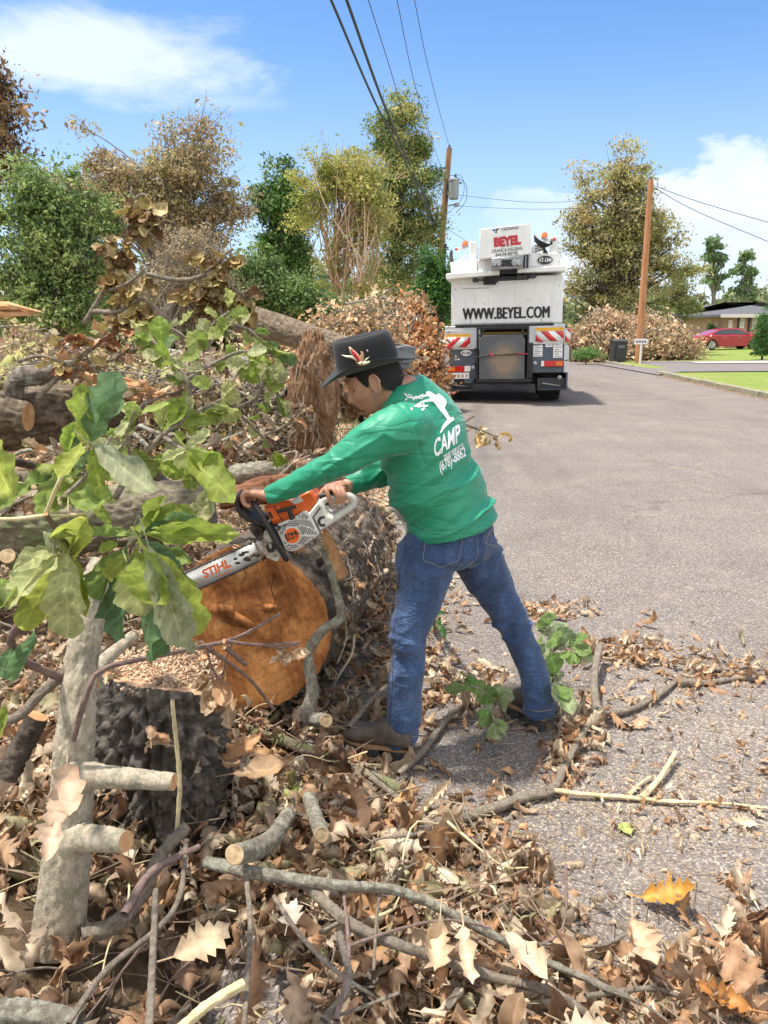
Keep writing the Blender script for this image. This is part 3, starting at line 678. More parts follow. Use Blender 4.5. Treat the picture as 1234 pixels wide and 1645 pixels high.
# chassis, wheels
mb = MB(); mb.bx(-.42, .42, .3, 10.5, .75, 1.35); mb.bx(-1.2, 1.2, 1.0, 10.2, 1.0, 1.5)
for y in (.95, 2.6, 6.6, 8.2): mb.cyl((-1.1, y, .62), (1.1, y, .62), .11, seg=12)
mb.bx(-.25, .25, .1, .9, .55, .95); mb.bx(-1.0, -.5, .4, 1.0, .55, .9); mb.bx(.5, 1.0, .4, 1.0, .6, .9)
mb.build('chassis', UNDERM, truck, local=True, bevel=.01)
def wheel(x, y, w=.5):
    s = 1 if x > 0 else -1
    mb = MB(); prof = [(.32, -w/2), (.56, -w/2+.02), (.62, -w/2+.07), (.63, 0), (.62, w/2-.07), (.56, w/2-.02), (.32, w/2)]
    mb.lathe(prof, (x, y, .63), (1, 0, 0), 40)
    for k in range(36):
        a = k*math.tau/36; c = (x, y+math.cos(a)*.625, .63+math.sin(a)*.625)
        mb.box(c, (w*.86, .035, .03), 0, Matrix.Rotation(a-math.pi/2, 3, 'X'))
    t = mb.build('tyre', BLACKR, truck, local=True)
    mb = MB(); mb.lathe([(.31, -w/2+.03), (.31, w/2-.06), (.2, w/2-.1), (.12, w/2-.02), (.1, w/2)], (x, y, .63), (s, 0, 0), 24); rm = mb.build('rim', GREYP, t, local=True)
for y in (.95, 2.6, 6.6, 8.2):
    for x in (-1.0, 1.0): wheel(x, y)
# mudguards and flaps
for s in (-1, 1):
    x0, x1 = (CX(235), CX(425)) if s < 0 else (CX(835), CX(1022))
    mb = MB(); mb.bx(x0, x1, .15, .19, CZ(1185), CZ(1105)); mb.prism([(x0, .02, CZ(1185)), (x1, .02, CZ(1185)), (x1-(.1 if s < 0 else 0), .2, CZ(1150)), (x0+(.1 if s > 0 else 0), .2, CZ(1150))], (0, 0, .02))
    mb.build('mud_flap', DKGREY, truck, local=True, bevel=.006)
    xe = CX(238) if s < 0 else CX(1022)
    mb = MB(); mb.bx(xe-.02, xe+.02, .05, 2.6, CZ(1185), CZ(1070)); mb.build('side_skirt', GREYP, truck, local=True, bevel=.01)
    mb = MB(); mb.cyl(((x0+x1)/2-.2, .35, CZ(1130)), ((x0+x1)/2+.25, .2, CZ(1110)), .022, seg=8); mb.cyl(((x0+x1)/2-.2, .15, CZ(1140)), ((x0+x1)/2+.2, .15, CZ(1160)), .018, seg=8); mb.build('bracket', STEEL, truck, local=True)
# grey rear panels
tr_box('tail_panel', GREYP, CX(262), CX(448), .02, .5, CZ(1105), CZ(905))
tr_box('tail_panel', GREYP, CX(795), CX(998), .02, .5, CZ(1068), CZ(875))
tr_box('tail_panel', UNDERM, CX(448), CX(795), .35, .6, CZ(1110), CZ(770))
for xa, xb in ((230, 262), (998, 1030)): tr_box('tread_plate', CHECKER, CX(xa), CX(xb), .0, 2.4, CZ(1108 if xa < 300 else 1070), CZ(890))
tr_box('tail_beam', CHECKER, CX(230), CX(462), -.02, .5, CZ(905), CZ(775)); tr_box('tail_beam', CHECKER, CX(768), CX(1000), -.02, .5, CZ(880), CZ(760))
tr_box('deck', CHECKER, CX(232), CX(1000), .05, 9.5, CZ(775), CZ(748))
mb = MB()
mb.bx(CX(235), CX(400), -.035, -.02, CZ(822), CZ(803)); mb.bx(CX(412), CX(800), .33, .345, CZ(815), CZ(796)); mb.bx(CX(815), CX(992), -.035, -.02, CZ(793), CZ(772)); mb.build('amber_strip', YEL, truck, local=True)
# striped boards
def stripes(x0, x1, z0, z1, dirn, y=-.045, side=False, name='striped_board'):
    mb = MB(); W_ = x1-x0; H_ = z1-z0; mb.bx(x0, x1, y, y+.02, z0, z1, 0); p = .155
    k = -3
    while k*2*p < W_+H_:
        a = x0+k*2*p
        def cl(pts):   # clip the slanted bar to the board
            out = pts
            for (ax, lim, sg) in ((0, x0+.004, 1), (0, x1-.004, -1)):
                res = []
                for i in range(len(out)):
                    P, Q = out[i], out[(i+1) % len(out)]; ip, iq = sg*(P[ax]-lim) >= 0, sg*(Q[ax]-lim) >= 0
                    if ip: res.append(P)
                    if ip != iq:
                        t = (lim-P[ax])/(Q[ax]-P[ax]); res.append((P[0]+(Q[0]-P[0])*t, P[1]+(Q[1]-P[1])*t))
                out = res
                if not out: break
            return out
        sl = H_*1.0*dirn
        q = cl([(a, z0+.004), (a+p, z0+.004), (a+p+sl, z1-.004), (a+sl, z1-.004)])
        if len(q) >= 3: mb.prism([(u, y-.004, w) for u, w in q], (0, .003, 0), 1)
        k += 1
    return mb.build(name, [WHT_R, REDR], truck, smooth=0, local=True)
stripes(CX(232), CX(400), CZ(890), CZ(822), 1); stripes(CX(815), CX(992), CZ(862), CZ(794), -1)
stripes(CX(205), CX(230), CZ(905), CZ(840), 1, .03); stripes(CX(996), CX(1036), CZ(868), CZ(782), -1, .01)
for a, b_ in ((270, 905), (370, 897), (848, 872), (945, 866)):
    mb = MB(); mb.bx(CX(a)-.06, CX(a)+.05, -.03, -.021, CZ(b_)+.01, CZ(b_)+.045); mb.build('reflector', REDR, truck, local=True)
# central rack with the outrigger board
mb = MB()
for a in (447, 480, 733, 768): mb.cyl((CX(a), -.08, CZ(1110)), (CX(a), -.08, CZ(755)), .022, seg=8)
for zc in (1110, 815, 765): mb.cyl((CX(445), -.08, CZ(zc)), (CX(770), -.08, CZ(zc)), .022, seg=8)
mb.bx(CX(440), CX(800), -.14, .1, CZ(1122), CZ(1106)); mb.bx(CX(770), CX(800), -.06, .1, CZ(1100), CZ(870))
for zc in (900, 1000): mb.cyl((CX(430), -.06, CZ(zc)), (CX(447), -.08, CZ(zc+20)), .02, seg=6)
mb.build('rack', BLACKM, truck, local=True)
a = .06; X0, X1, Z0, Z1 = CX(458), CX(748), CZ(1104), CZ(815)
mb = MB(); mb.prism([(X0, -.16, Z0), (X1, -.16, Z0), (X1, -.16, Z1-.09), (X1-a, -.16, Z1), (X0+a*1.2, -.16, Z1), (X0, -.16, Z1-.08)], (0, .07, 0)); mb.build('outrigger_board', DUSTY, truck, local=True, bevel=.008)
mb = MB(); mb.tube([(CX(440), -.2, CZ(958)), (CX(540), -.21, CZ(945)), (CX(770), -.2, CZ(940))], .014, 6, 0); mb.build('strap_bar', BLACKM, truck, local=True)
mb = MB(); mb.tube([(CX(525), -.2, CZ(932)), (CX(545), -.225, CZ(952))], .018, 6); mb.build('strap', REDTXT, truck, local=True); mb = MB(); mb.tube([(CX(690), -.215, CZ(938)), (CX(765), -.215, CZ(940))], .012, 6); mb.build('strap', REDTXT, truck, local=True)
# lights, plates, stickers
for x0, xr, x1, wa, wb in ((245, 300, 362, 362, 400), (873, 948, 996, 855, 873)):
    mb = MB(); z0, z1 = (CZ(1055), CZ(1015)) if x0 < 500 else (CZ(1028), CZ(990))
    mb.bx(CX(x0), CX(x1), -.03, .03, z0, z1); h = mb.build('tail_light', REDL, truck, local=True, bevel=.006)
    aa, ab = (258, 300) if x0 < 500 else (948, 990)
    mb = MB(); mb.bx(CX(aa), CX(ab), -.036, -.02, z0+.02, z1-.02); mb.build('indicator_lens', AMBER, h, local=True)
    mb = MB(); mb.bx(CX(wa), CX(wb), -.03, .03, z0+.01, z1); mb.build('reversing_lens', WHT_R, h, local=True)
mb = MB(); mb.bx(CX(238), CX(392), -.03, .02, CZ(1100), CZ(1060)); pl = mb.build('number_plate', WHT_R, truck, local=True, bevel=.004)
mb = MB(); mb.text('AJ 1244', .1, (CX(315), -.034, CZ(1092)), (1, 0, 0), (0, 0, 1), sx=.9); 
mb.v = []; mb.f = []; mb.c = []; mb.n = 0
r = np.random.default_rng(4)
for k in range(5): mb.bx(CX(265+k*26), CX(277+k*26), -.034, -.031, CZ(1091), CZ(1070))
mb.build('plate_marks', [pm('faded_marks', (.45,.30,.22), .7)], pl, local=True)
def disc(name, cx, cz, rx, rz, y, m, edge=None, parent=truck):
    mb = MB(); n = 28; mb.prism([(CX(cx)+math.cos(t)*rx, y, CZ(cz)+math.sin(t)*rz) for t in np.linspace(0, math.tau, n, endpoint=False)], (0, .012, 0)); return mb.build(name, m, parent, local=True)
pl2 = disc('oval_plate', 371, 929, .125, .072, .0, GRYTXT); d2 = disc('oval_face', 371, 929, .115, .062, -.006, WHT_R, parent=pl2)
mb = MB(); mb.text('AT-1344', .085, (CX(371), -.012, CZ(938)), (1, 0, 0), (0, 0, 1), bold=.003, sx=.62); mb.build('lettering', BLKTXT, pl2, local=True)
mb = MB(); mb.text('CAM', .055, (CX(312), .014, CZ(976)), (1, 0, 0), (0, 0, 1), bold=.002); mb.build('lettering', WHT_R, truck, local=True)
for (a0, a1, b0, b1) in ((803, 862, 962, 885), (930, 988, 972, 880), (880, 925, 900, 880)):
    mb = MB(); mb.bx(CX(a0), CX(a1), .0, .02, CZ(b0), CZ(b1)); st = mb.build('sticker', WHT_R, truck, local=True)
    mb = MB()
    n = 6 if b0 > 905 else 1
    for k in range(n): z = CZ(b0)+(k+.6)*(CZ(b1)-CZ(b0))/n; mb.bx(CX(a0)+.03, CX(a1)-.02-(.05 if k % 2 else 0), -.004, -.001, z-.006, z+.006)
    mb.build('sticker_print', GRYTXT, st, local=True)
mb = MB(); mb.prism([(CX(938), -.004, CZ(935)), (CX(952), -.004, CZ(935)), (CX(945), -.004, CZ(918))], (0, .003, 0)); mb.build('warning_mark', YEL, st, local=True)
for cx, cz in ((415, 1027), (815, 1005), (280, 1120), (975, 1100)):
    mb = MB(); mb.lathe([(.045, 0), (.045, .05), (.02, .06)], (CX(cx), .02, CZ(cz)), (0, -1, 0), 14); mb.build('work_lamp', STEEL, truck, local=True)
mb = MB(); mb.prism([(CX(352), -.02, CZ(1102)), (CX(425), -.02, CZ(1102)), (CX(405), -.02, CZ(1130)), (CX(365), -.02, CZ(1130))], (0, .2, 0)); mb.build('step', GREYP, truck, local=True, bevel=.006)
mb = MB(); mb.tube([(CX(240), 0, CZ(1020)), (CX(205), -.1, CZ(1022)), (CX(155), -.12, CZ(1035)), (CX(150), -.12, CZ(1022))], .014, 6); mb.build('marker_arm', BLACKM, truck, local=True); mb = MB(); mb.tube([(CX(1005), 0, CZ(990)), (CX(1040), -.05, CZ(985)), (CX(1030), -.05, CZ(880)), (CX(1065), -.05, CZ(870))], .012, 6); mb.build('marker_arm', BLACKM, truck, local=True)
# counterweight cabinet with the web address
mb = MB(); mb.bx(CX(272), CX(985), .12, 3.6, CZ(745), CZ(425)); mb.build('counterweight', WHITET, truck, local=True, bevel=.03)
mb = MB(); mb.bx(CX(283), CX(975), .108, .122, CZ(735), CZ(470))
cwp = mb.build('rear_plate', WHITET, truck, local=True, bevel=.006)
mb = MB()
for q, (dx, dz) in enumerate(((-.013, 0), (-.005, .005), (.005, -.005), (.013, 0))): mb.text('WWW.BEYEL.COM', .335, (CX(627)+dx, .104, CZ(705)+dz), (1, 0, .0), (0, 0, 1), bold=.0, sx=.625, space=1.05, lift=.004+.0012*q)
mb.n = mb.n; mb.build('lettering', BLKTXT, cwp, local=True)
for a, b_ in ((488, 603), (488, 730), (765, 718), (765, 590), (300, 500), (960, 500)):
    mb = MB(); mb.lathe([(.012, 0), (.01, .008)], (CX(a), .107, CZ(b_)), (0, -1, 0), 8); mb.build('bolt', GRYTXT, cwp, local=True)
for a in (400, 625, 850):
    mb = MB(); mb.bx(CX(a)-.006, CX(a)+.006, .102, .1075, CZ(733), CZ(710 if a != 625 else 728)); mb.build('panel_joint', GRYTXT, cwp, local=True)
for a in (262, 992): mb = MB(); mb.bx(CX(a)-.008, CX(a)+.008, -.026, -.0195, CZ(890), CZ(780)); mb.build('panel_joint', GRYTXT, truck, local=True)
mb = MB(); mb.bx(CX(345), CX(520), .1, .106, CZ(500), CZ(497)); mb.build('panel_joint', GRYTXT, cwp, local=True)
mb = MB(); mb.bx(CX(300), CX(930), .05, .5, CZ(762), CZ(744)); mb.bx(CX(560), CX(680), .0, .3, CZ(757), CZ(742)); mb.build('turntable_gap', BLACKM, truck, local=True)
# winch opening below the roof ledge
mb = MB(); mb.prism([(CX(478), .09, CZ(425)), (CX(792), .09, CZ(425)), (CX(760), .09, CZ(452)), (CX(575), .09, CZ(455)), (CX(555), .09, CZ(478)), (CX(480), .09, CZ(475))], (0, .06, 0)); mb.bx(CX(582), CX(692), -.12, .3, CZ(412), CZ(383)); mb.build('winch_opening', BLACKM, truck, local=True)
mb = MB()
for k in range(6): a = 487+k*13; mb.tube([(CX(a), .03, CZ(440)), (CX(a+5), .0, CZ(455+(k % 3)*8)), (CX(a+2), .03, CZ(478))], .013, 6)
for a in (425, 438, 785, 798): mb.lathe([(.03, -.05), (.05, -.02), (.03, .05)], (CX(a), .0, CZ(432 if a > 500 else 446)), (0, 1, 0), 10)
mb.cyl((CX(420), .0, CZ(444)), (CX(480), .0, CZ(446)), .018, seg=8); mb.cyl((CX(740), .0, CZ(428)), (CX(805), .0, CZ(424)), .018, seg=8)
for a in (700, 716, 740): mb.lathe([(.035, -.05), (.05, 0), (.035, .05)], (CX(a), .02, CZ(434)), (0, 1, 0), 10)
mb.build('winch_fittings', DKGREY, truck, local=True)
# roof ledge (the hood edge), left and right
mb = MB(); 
mb.prism([(CX(245), -.15, CZ(438)), (CX(582), -.18, CZ(418)), (CX(582), -.18, CZ(386)), (CX(250), -.15, CZ(398)), (CX(243), -.15, CZ(405))], (0, 3.2, 0))
mb.prism([(CX(692), -.18, CZ(410)), (CX(988), -.15, CZ(408)), (CX(990), -.15, CZ(372)), (CX(692), -.18, CZ(380))], (0, 3.2, 0))
mb.build('hood_ledge', WHITET, truck, local=True, bevel=.015)
# engine hoods either side of the boom
mb = MB(); mb.prism([(CX(272), .12, CZ(398)), (CX(440), .05, CZ(388)), (CX(440), .05, CZ(300)), (CX(268), .12, CZ(318))], (0, 2.9, 0)); mb.prism([(CX(430), .35, CZ(388)), (CX(432), .35, CZ(180)), (CX(388), .35, CZ(168)), (CX(385), .35, CZ(300)), (CX(300), .35, CZ(318)), (CX(300), .35, CZ(388))], (0, 1.6, 0))
mb.prism([(CX(960), .12, CZ(370)), (CX(955), .12, CZ(282)), (CX(780), .05, CZ(275)), (CX(780), .05, CZ(372))], (0, 2.9, 0)); mb.prism([(CX(988), .0, CZ(372)), (CX(985), .0, CZ(335)), (CX(957), .0, CZ(320)), (CX(957), .0, CZ(372))], (0, 2.5, 0))
mb.bx(CX(905), CX(945), .3, .7, CZ(285), CZ(175)); mb.bx(CX(795), CX(880), .7, 1.6, CZ(285), CZ(195))
mb.build('engine_hood', WHITET, truck, local=True, bevel=.02)
mb = MB()
for a0, b0, a1, b1 in ((300, 318, 375, 265), (318, 300, 375, 285), (300, 318, 320, 300)): mb.cyl((CX(a0), .25, CZ(b0)), (CX(a1), .25, CZ(b1)), .014, seg=8)
mb.cyl((CX(340), .3, CZ(300)), (CX(375), .3, CZ(262)), .012, seg=8)
for a in (265, 955, 968): mb.cyl((CX(a), .3, CZ(340)), (CX(a), .3, CZ(235)), .014, seg=8)
mb.cyl((CX(955), .3, CZ(235)), (CX(970), .3, CZ(235)), .012, seg=8); mb.build('hand_rail', WHITET, truck, local=True)
mb = MB(); mb.cyl((CX(273), .2, CZ(315)), (CX(273), .2, CZ(240)), .03, seg=12); mb.cyl((CX(273), .2, CZ(240)), (CX(273), .2, CZ(228)), .012, seg=8); mb.build('exhaust_pipe', DKGREY, truck, local=True)
for (px_, pz_, ax) in ((362, 215, 305), (860, 180, 920)):
    mb = MB(); mb.bx(CX(min(px_, ax))-.02, CX(max(px_, ax))+.02, .15, .22, CZ(pz_+25), CZ(pz_+4)); arm = mb.build('beacon_bracket', WHITET, truck, local=True, bevel=.01)
    mb = MB(); mb.lathe([(.066, 0), (.066, .04), (.062, .08), (.045, .115), (.02, .125), (0.001, .127)], (CX(px_), .18, CZ(pz_)), (0, 0, 1), 20); bc = mb.build('beacon', AMBER, truck, local=True)
    mb = MB(); mb.lathe([(.07, -.02), (.07, .012)], (CX(px_), .18, CZ(pz_)), (0, 0, 1), 20); mb.build('beacon_base', STEEL, bc, local=True)
    mb = MB(); mb.lathe([(.03, 0), (.03, .02), (.015, .03)], (CX(ax), .14, CZ(pz_+16 if ax < 500 else 190)), (0, -1, 0), 14); mb.build('marker_light', REDL, truck, local=True)
mb = MB(); mb.bx(CX(893), CX(945), .15, .5, CZ(285), CZ(172)); mb.build('hood_post', WHITET, truck, local=True, bevel=.01)
# hydraulic hoses
mb = MB(); rh = random.Random(3)
for k in range(5):
    a = rh.uniform(-5, 5); mb.tube([(CX(798+a), .1, CZ(162+k*8)), (CX(830+a), -.02, CZ(200+k*9)), (CX(880), -.05+.02*k, CZ(228+k*2)), (CX(905), .05, CZ(222-k*5))], .017, 7, n=14)
for k in range(5): mb.tube([(CX(800), .15, CZ(225+k*11)), (CX(840), .0, CZ(228+k*9)), (CX(862), 0, CZ(245+k*4)), (CX(850+k*8), .1, CZ(280))], .011, 6, n=12)
mb.build('hose', BLACKR, truck, local=True)
ov = disc('oval_plate', 866, 328, .155, .088, .03, BLKTXT)
mb = MB(); mb.text('AT-1344', .115, (CX(866), .024, CZ(340)), (1, 0, 0), (0, 0, 1), bold=.003, sx=.62); mb.build('lettering', WHT_R, ov, local=True)
# boom head box with the company sign
a0, a1 = 456, 773
mb = MB(); mb.prism([(CX(456), -.35, CZ(318)), (CX(773), -.35, CZ(296)), (CX(768), -.35, CZ(97)), (CX(458), -.35, CZ(122))], (0, 2.6, 0)); bm = mb.build('boom_head', WHITET, truck, local=True, bevel=.015)
xd = nrm((CX(773)-CX(456), 0, CZ(296)-CZ(318))); yd = np.cross((0, -1, 0), xd)
def bt(body, size, cx, cz, m, bold=.004, sx=1.0):
    mb = MB(); mb.text(body, size, (CX(cx), -.356, CZ(cz)), xd, yd, bold=bold, sx=sx); mb.build('lettering', m, bm, local=True)
bt('TADANO', .085, 643, 134, GRYTXT, .002, 1.0); bt('BEYEL', .235, 627, 232, REDTXT, .016, .86); bt('BROS.', .095, 627, 243, GRYTXT, -.001, .95)
bt('CRANE & RIGGING', .092, 628, 272, GRYTXT, .002, .80); bt('844-90-BEYEL', .092, 627, 300, GRYTXT, .003, .88)
mb = MB(); mb.prism([(CX(533), -.356, CZ(130)), (CX(556), -.356, CZ(120)), (CX(548), -.356, CZ(142))], (0, .004, 0)); mb.prism([(CX(553), -.356, CZ(150)), (CX(560), -.356, CZ(122)), (CX(580), -.356, CZ(120)), (CX(563), -.356, CZ(136)), (CX(562), -.356, CZ(152))], (0, .004, 0), 1); mb.build('emblem', [BLUETXT, BLKTXT], bm, local=True)
mb = MB(); mb.prism([(CX(532), -.5, CZ(390)), (CX(720), -.5, CZ(385)), (CX(728), -.5, CZ(305)), (CX(532), -.5, CZ(318))], (0, .9, 0)); mb.build('boom_foot', STEEL, truck, local=True, bevel=.01)
mb = MB(); mb.bx(CX(595), CX(665), -.52, -.3, CZ(375), CZ(330)); mb.build('boom_recess', BLACKM, truck, local=True)
mb = MB()
for a in (548, 578, 672, 702): mb = MB(); mb.lathe([(.05, -.07), (.07, -.02), (.05, .07)], (CX(a), -.52, CZ(355)), (0, 1, 0), 14); mb.build('roller', STEEL, truck, local=True)
for a in (722, 742, 762): mb = MB(); mb.bx(CX(a)-.012, CX(a)+.012, -.3, .3, CZ(380), CZ(300)); mb.build('upright', STEEL, truck, local=True)
for q in ((CX(447), CX(532), -.1, .6, CZ(388), CZ(310)), (CX(728), CX(780), .0, .6, CZ(385), CZ(290))): mb = MB(); mb.bx(*q); mb.build('boom_cheek', WHITET, truck, local=True, bevel=.01)
mb = MB(); mb.bx(-.45, .45, 1.8, 10.8, 2.75, 3.45); mb.build('boom', WHITET, truck, local=True, bevel=.02)
mb = MB(); mb.bx(-1.2, -.1, 8.5, 10.9, 1.3, 2.9); mb.build('cab', WHITET, truck, local=True, bevel=.05)
mb = MB(); mb.tube([(1.22, .9, CZ(690)), (1.24, .9, CZ(620))], .06, 10, 0); mb.build('side_mirror', BLACKM, truck, local=True)

# ------------------------------------------------------------------ utility poles and cables
PW = barkmat('pole_wood', [(.16,.09,.055), (.30,.175,.11), (.40,.26,.17)], 9, (1, 1, .12), bs=.5)
PW2 = barkmat('pole_wood_orange', [(.30,.13,.06), (.45,.21,.10), (.54,.29,.16)], 9, (1, 1, .12), bs=.4)
Yp = 33.0; pf = at(697, 560, Yp); pt = at(722, 238, Yp)
pole = thing('utility_pole', (pf[0]-.08, Yp, .05), 'brown utility pole with a grey transformer, left of the crane truck', 'utility pole', 'utility poles')
pb_ = np.array([pf[0]-.12, Yp, -.1]); mb = MB(); mb.tube([pb_, pb_*.5+pt*.5, pt], [.17, .15, .11], 14, n=20); mb.build('pole', PW, pole, smooth=60)
c = at(728, 306, Yp)+np.array([0, -.3, 0]); H = .72
mb = MB(); mb.lathe([(.17, -.38), (.2, -.34), (.2, .3), (.22, .31), (.22, .35), (.15, .40), (.02, .42)], c, (0, 0, 1), 20); tm = mb.build('transformer', pm('transformer_grey', (.30,.33,.34), .5, .1, 4), pole)
mb = MB(); mb.lathe([(.03, 0), (.05, .03), (.03, .06), (.05, .09), (.03, .13), (.015, .18)], c+np.array([.05, 0, .40]), (.1, 0, 1), 10); mb.lathe([(.03, 0), (.04, .05), (.02, .1)], c+np.array([.21, -.1, .2]), (1, 0, .3), 8); mb.build('bushing', DKGREY, tm)
mb = MB(); mb.box(c+np.array([-.24, .1, 0]), (.12, .12, .5)); mb.tube([c+np.array([.0, 0, .5]), c+np.array([.45, .0, .2]), c+np.array([.5, 0, -.4]), c+np.array([.1, 0, -.9])], .012, 5, n=14); mb.tube([c+np.array([-.2, 0, .5]), c+np.array([.3, -.1, .45]), c+np.array([.35, 0, -.3]), at(712, 350, Yp)], .01, 5, n=14); mb.build('bracket', DKGREY, pole)
mb = MB(); p1 = at(712, 332, Yp); mb.tube([p1, p1+np.array([.45, -.3, .05])], .025, 8); mb.lathe([(.03, 0), (.1, .04), (.12, .12), (.04, .16)], p1+np.array([.5, -.3, .1]), (.2, 0, -1), 14); mb.build('street_light', STEEL, pole)
mb = MB(); mb.lathe([(.03, 0), (.05, .03), (.03, .06), (.05, .09), (.02, .13)], pt, (0, 0, 1), 10); mb.tube([at(712, 392, Yp)+np.array([.1,-.1,0]), at(710, 425, Yp)+np.array([.1,-.1,0])], .05, 8); mb.build('insulator', DKGREY, pole)
mb = MB(); c = at(697, 497, Yp-.3); mb.box(c+np.array([-.12, 0, 0]), (.28, .03, .36)); mb.build('sign_tag', REDR, pole)
Yr = 35.0; pf2 = at(1025, 587, Yr); pt2 = at(1046, 288, Yr)
pole2 = thing('utility_pole', (pf2[0], Yr, 0), 'bare orange brown utility pole standing on the lawn edge right of the road', 'utility pole', 'utility poles')
mb = MB(); mb.tube([pf2-np.array([0, 0, .3]), pf2*.5+pt2*.5, pt2], [.165, .145, .105], 14, n=20); mb.build('pole', PW2, pole2, smooth=60)
mb = MB(); mb.lathe([(.03, 0), (.045, .03), (.03, .06), (.02, .1)], pt2, (0, 0, 1), 8); mb.build('insulator', DKGREY, pole2)
CAB = pm('cable_black', (.03,.032,.036), .6)
def cable(label, pts, r, r2=None, ext=0.0, name='overhead_cable'):
    P = [np.array(p, float) for p in pts]
    if ext: P.append(P[-1]+(P[-1]-P[-2])*ext)
    mb = MB(); r *= .7 if r < .02 else 1; mb.tube(np.array(P), np.linspace(r, r2 or r, len(P)), 6, n=40, caps=False)
    o = mb.build(name, CAB, None, smooth=180, origin=P[0]); props(o, label, 'cable', 'overhead lines'); return o
cable('thick twisted black cable, second from the left at the top of the sky', [at(706, 376, 33), at(668, 285, 22), at(618, 170, 15.6), at(557, 0, 10.8)], .03, .017, .6)
cable('thick black cable farthest left at the top of the sky', [at(704, 380, 33), at(655, 268, 20), at(603, 165, 14.5), at(532, 0, 9.8)], .024, .013, .6)
cable('thin line third from the left at the top of the sky', [at(690, 345, 33), at(668, 260, 24), at(637, 145, 17), at(592, 0, 12)], .012, .006, .5)
cable('thin line fourth from the left at the top of the sky', [at(720, 300, 33), at(690, 215, 25), at(665, 130, 18.5), at(638, 0, 13.5)], .012, .006, .5)
cable('thin line ending at the very top of the left utility pole', [at(722, 236, 33), at(705, 175, 26), at(685, 95, 20), at(666, 0, 15.5)], .012, .007, .5)
cable('upper faint line sagging between the two utility poles', [at(722, 312, 33), at(860, 325, 33.6), at(970, 318, 34.4), at(1044, 300, 35)], .011)
cable('lower faint line sagging between the two utility poles', [at(716, 330, 33), at(860, 336, 33.6), at(970, 330, 34.4), at(1044, 306, 35)], .010)
cable('upper line running from the right utility pole past the right border', [at(1046, 296, 35), at(1110, 320, 34), at(1234, 357, 32), at(1400, 400, 30)], .018)
cable('lower line running from the right utility pole past the right border', [at(1046, 298, 35), at(1110, 335, 34), at(1234, 388, 32), at(1400, 455, 30)], .018)
cable('drop line from the left utility pole to the houses behind the truck', [at(708, 360, 33), at(735, 378, 40), at(770, 400, 52), at(800, 420, 62)], .016)
cable('line from the left utility pole down into the trees on the left', [at(706, 310, 33), at(660, 335, 36), at(600, 350, 40), at(540, 372, 46)], .016)

# ------------------------------------------------------------------ bin, street sign, mailbox
binb = gnd(992, 581); bb = np.array([at(992, 581, 36.5)[0], 36.5, .05])
bin_ = thing('wheeled_bin', bb, 'dark grey wheeled rubbish bin standing at the kerb before the brush pile', 'bin')
mb = MB(); mb.box(bb+np.array([0, 0, .52]), (.56, .6, .92), taper=np.array([1.16, 1.16])); mb.bx(bb[0]-.2, bb[0]+.2, bb[1]-.36, bb[1]-.33, bb[2]+.2, bb[2]+.8); body = mb.build('body', DKGREY, bin_, bevel=.03)
mb = MB(); mb.prism([(bb[0]-.36, bb[1]-.38, bb[2]+.98), (bb[0]-.36, bb[1]+.38, bb[2]+.98), (bb[0]-.36, bb[1]+.3, bb[2]+1.08), (bb[0]-.36, bb[1]-.3, bb[2]+1.05)], (.72, 0, 0)); mb.build('lid', DKGREY, bin_, bevel=.015)
for s in (-1, 1):
    mb = MB(); mb.lathe([(.05, -.03), (.12, -.03), (.12, .03), (.05, .03)], bb+np.array([s*.27, .27, .12]), (1, 0, 0), 16); mb.build('wheel', BLACKR, bin_)
mb = MB(); mb.box(bb+np.array([.02, -.41, .75]), (.3, .01, .14)); mb.build('label_plate', GRYTXT, body)
sb_ = np.array([at(1028, 585, 34.3)[0], 34.3, .05])
sgn = thing('street_sign', sb_, 'small white sign on a thin post in front of the right utility pole', 'sign')
mb = MB(); mb.bx(sb_[0]-.04, sb_[0]+.04, 34.27, 34.33, 0, 1.1); mb.build('post', WHT_R, sgn, bevel=.006)
mb = MB(); c = at(1030, 549, 34.2); mb.bx(c[0]-.28, c[0]+.28, 34.18, 34.22, c[2]-.11, c[2]+.12); bd = mb.build('board', WHT_R, sgn, bevel=.006)
mb = MB(); 
for k in range(4): mb.bx(c[0]-.22+k*.12, c[0]-.14+k*.12, 34.172, 34.176, c[2]-.04, c[2]+.05)
mb.build('marks', GRYTXT, bd)

mbx = at(643, 600, 8.0); mroot = thing('mailbox', (mbx[0], 8.0, float(gh(mbx[0], 8.0))), 'grey plastic mailbox on a post behind the black hat', 'mailbox')
MBG = pm('mailbox_grey', (.13,.14,.16), .4, .1, 12, coat=.2)
c = at(643, 573, 8.0); hw = (at(668, 573, 8)[0]-at(618, 573, 8)[0])/2
mb = MB(); secs = []
pf_ = [(-hw, -.055), (hw*.78, -.065), (hw, .085), (hw*.95, .10), (hw*.3, .115), (-hw*.2, .10), (-hw, .09)]
mb.prism([(c[0]+a, 7.9, c[2]+b_) for a, b_ in pf_], (0, .26, 0)); bx_ = mb.build('box', MBG, mroot, bevel=.02)
mb = MB(); mb.bx(c[0]-.1, c[0]+.095, 7.93, 8.13, c[2]-.12, c[2]-.06); mb.build('bracket', MBG, mroot, bevel=.01)
mb = MB(); mb.bx(c[0]-.05, c[0]+.05, 7.98, 8.08, float(gh(c[0], 8)), c[2]-.1); mb.build('post', PW, mroot, bevel=.006)
mb = MB(); mb.bx(c[0]+.055, c[0]+.115, 7.895, 7.899, c[2]-.0, c[2]+.025); mb.build('label', WHT_R, bx_)
mb = MB(); mb.bx(c[0]+.012, c[0]+.016, 7.893, 7.899, c[2]-.05, c[2]+.1); mb.build('seam', BLACKM, bx_)

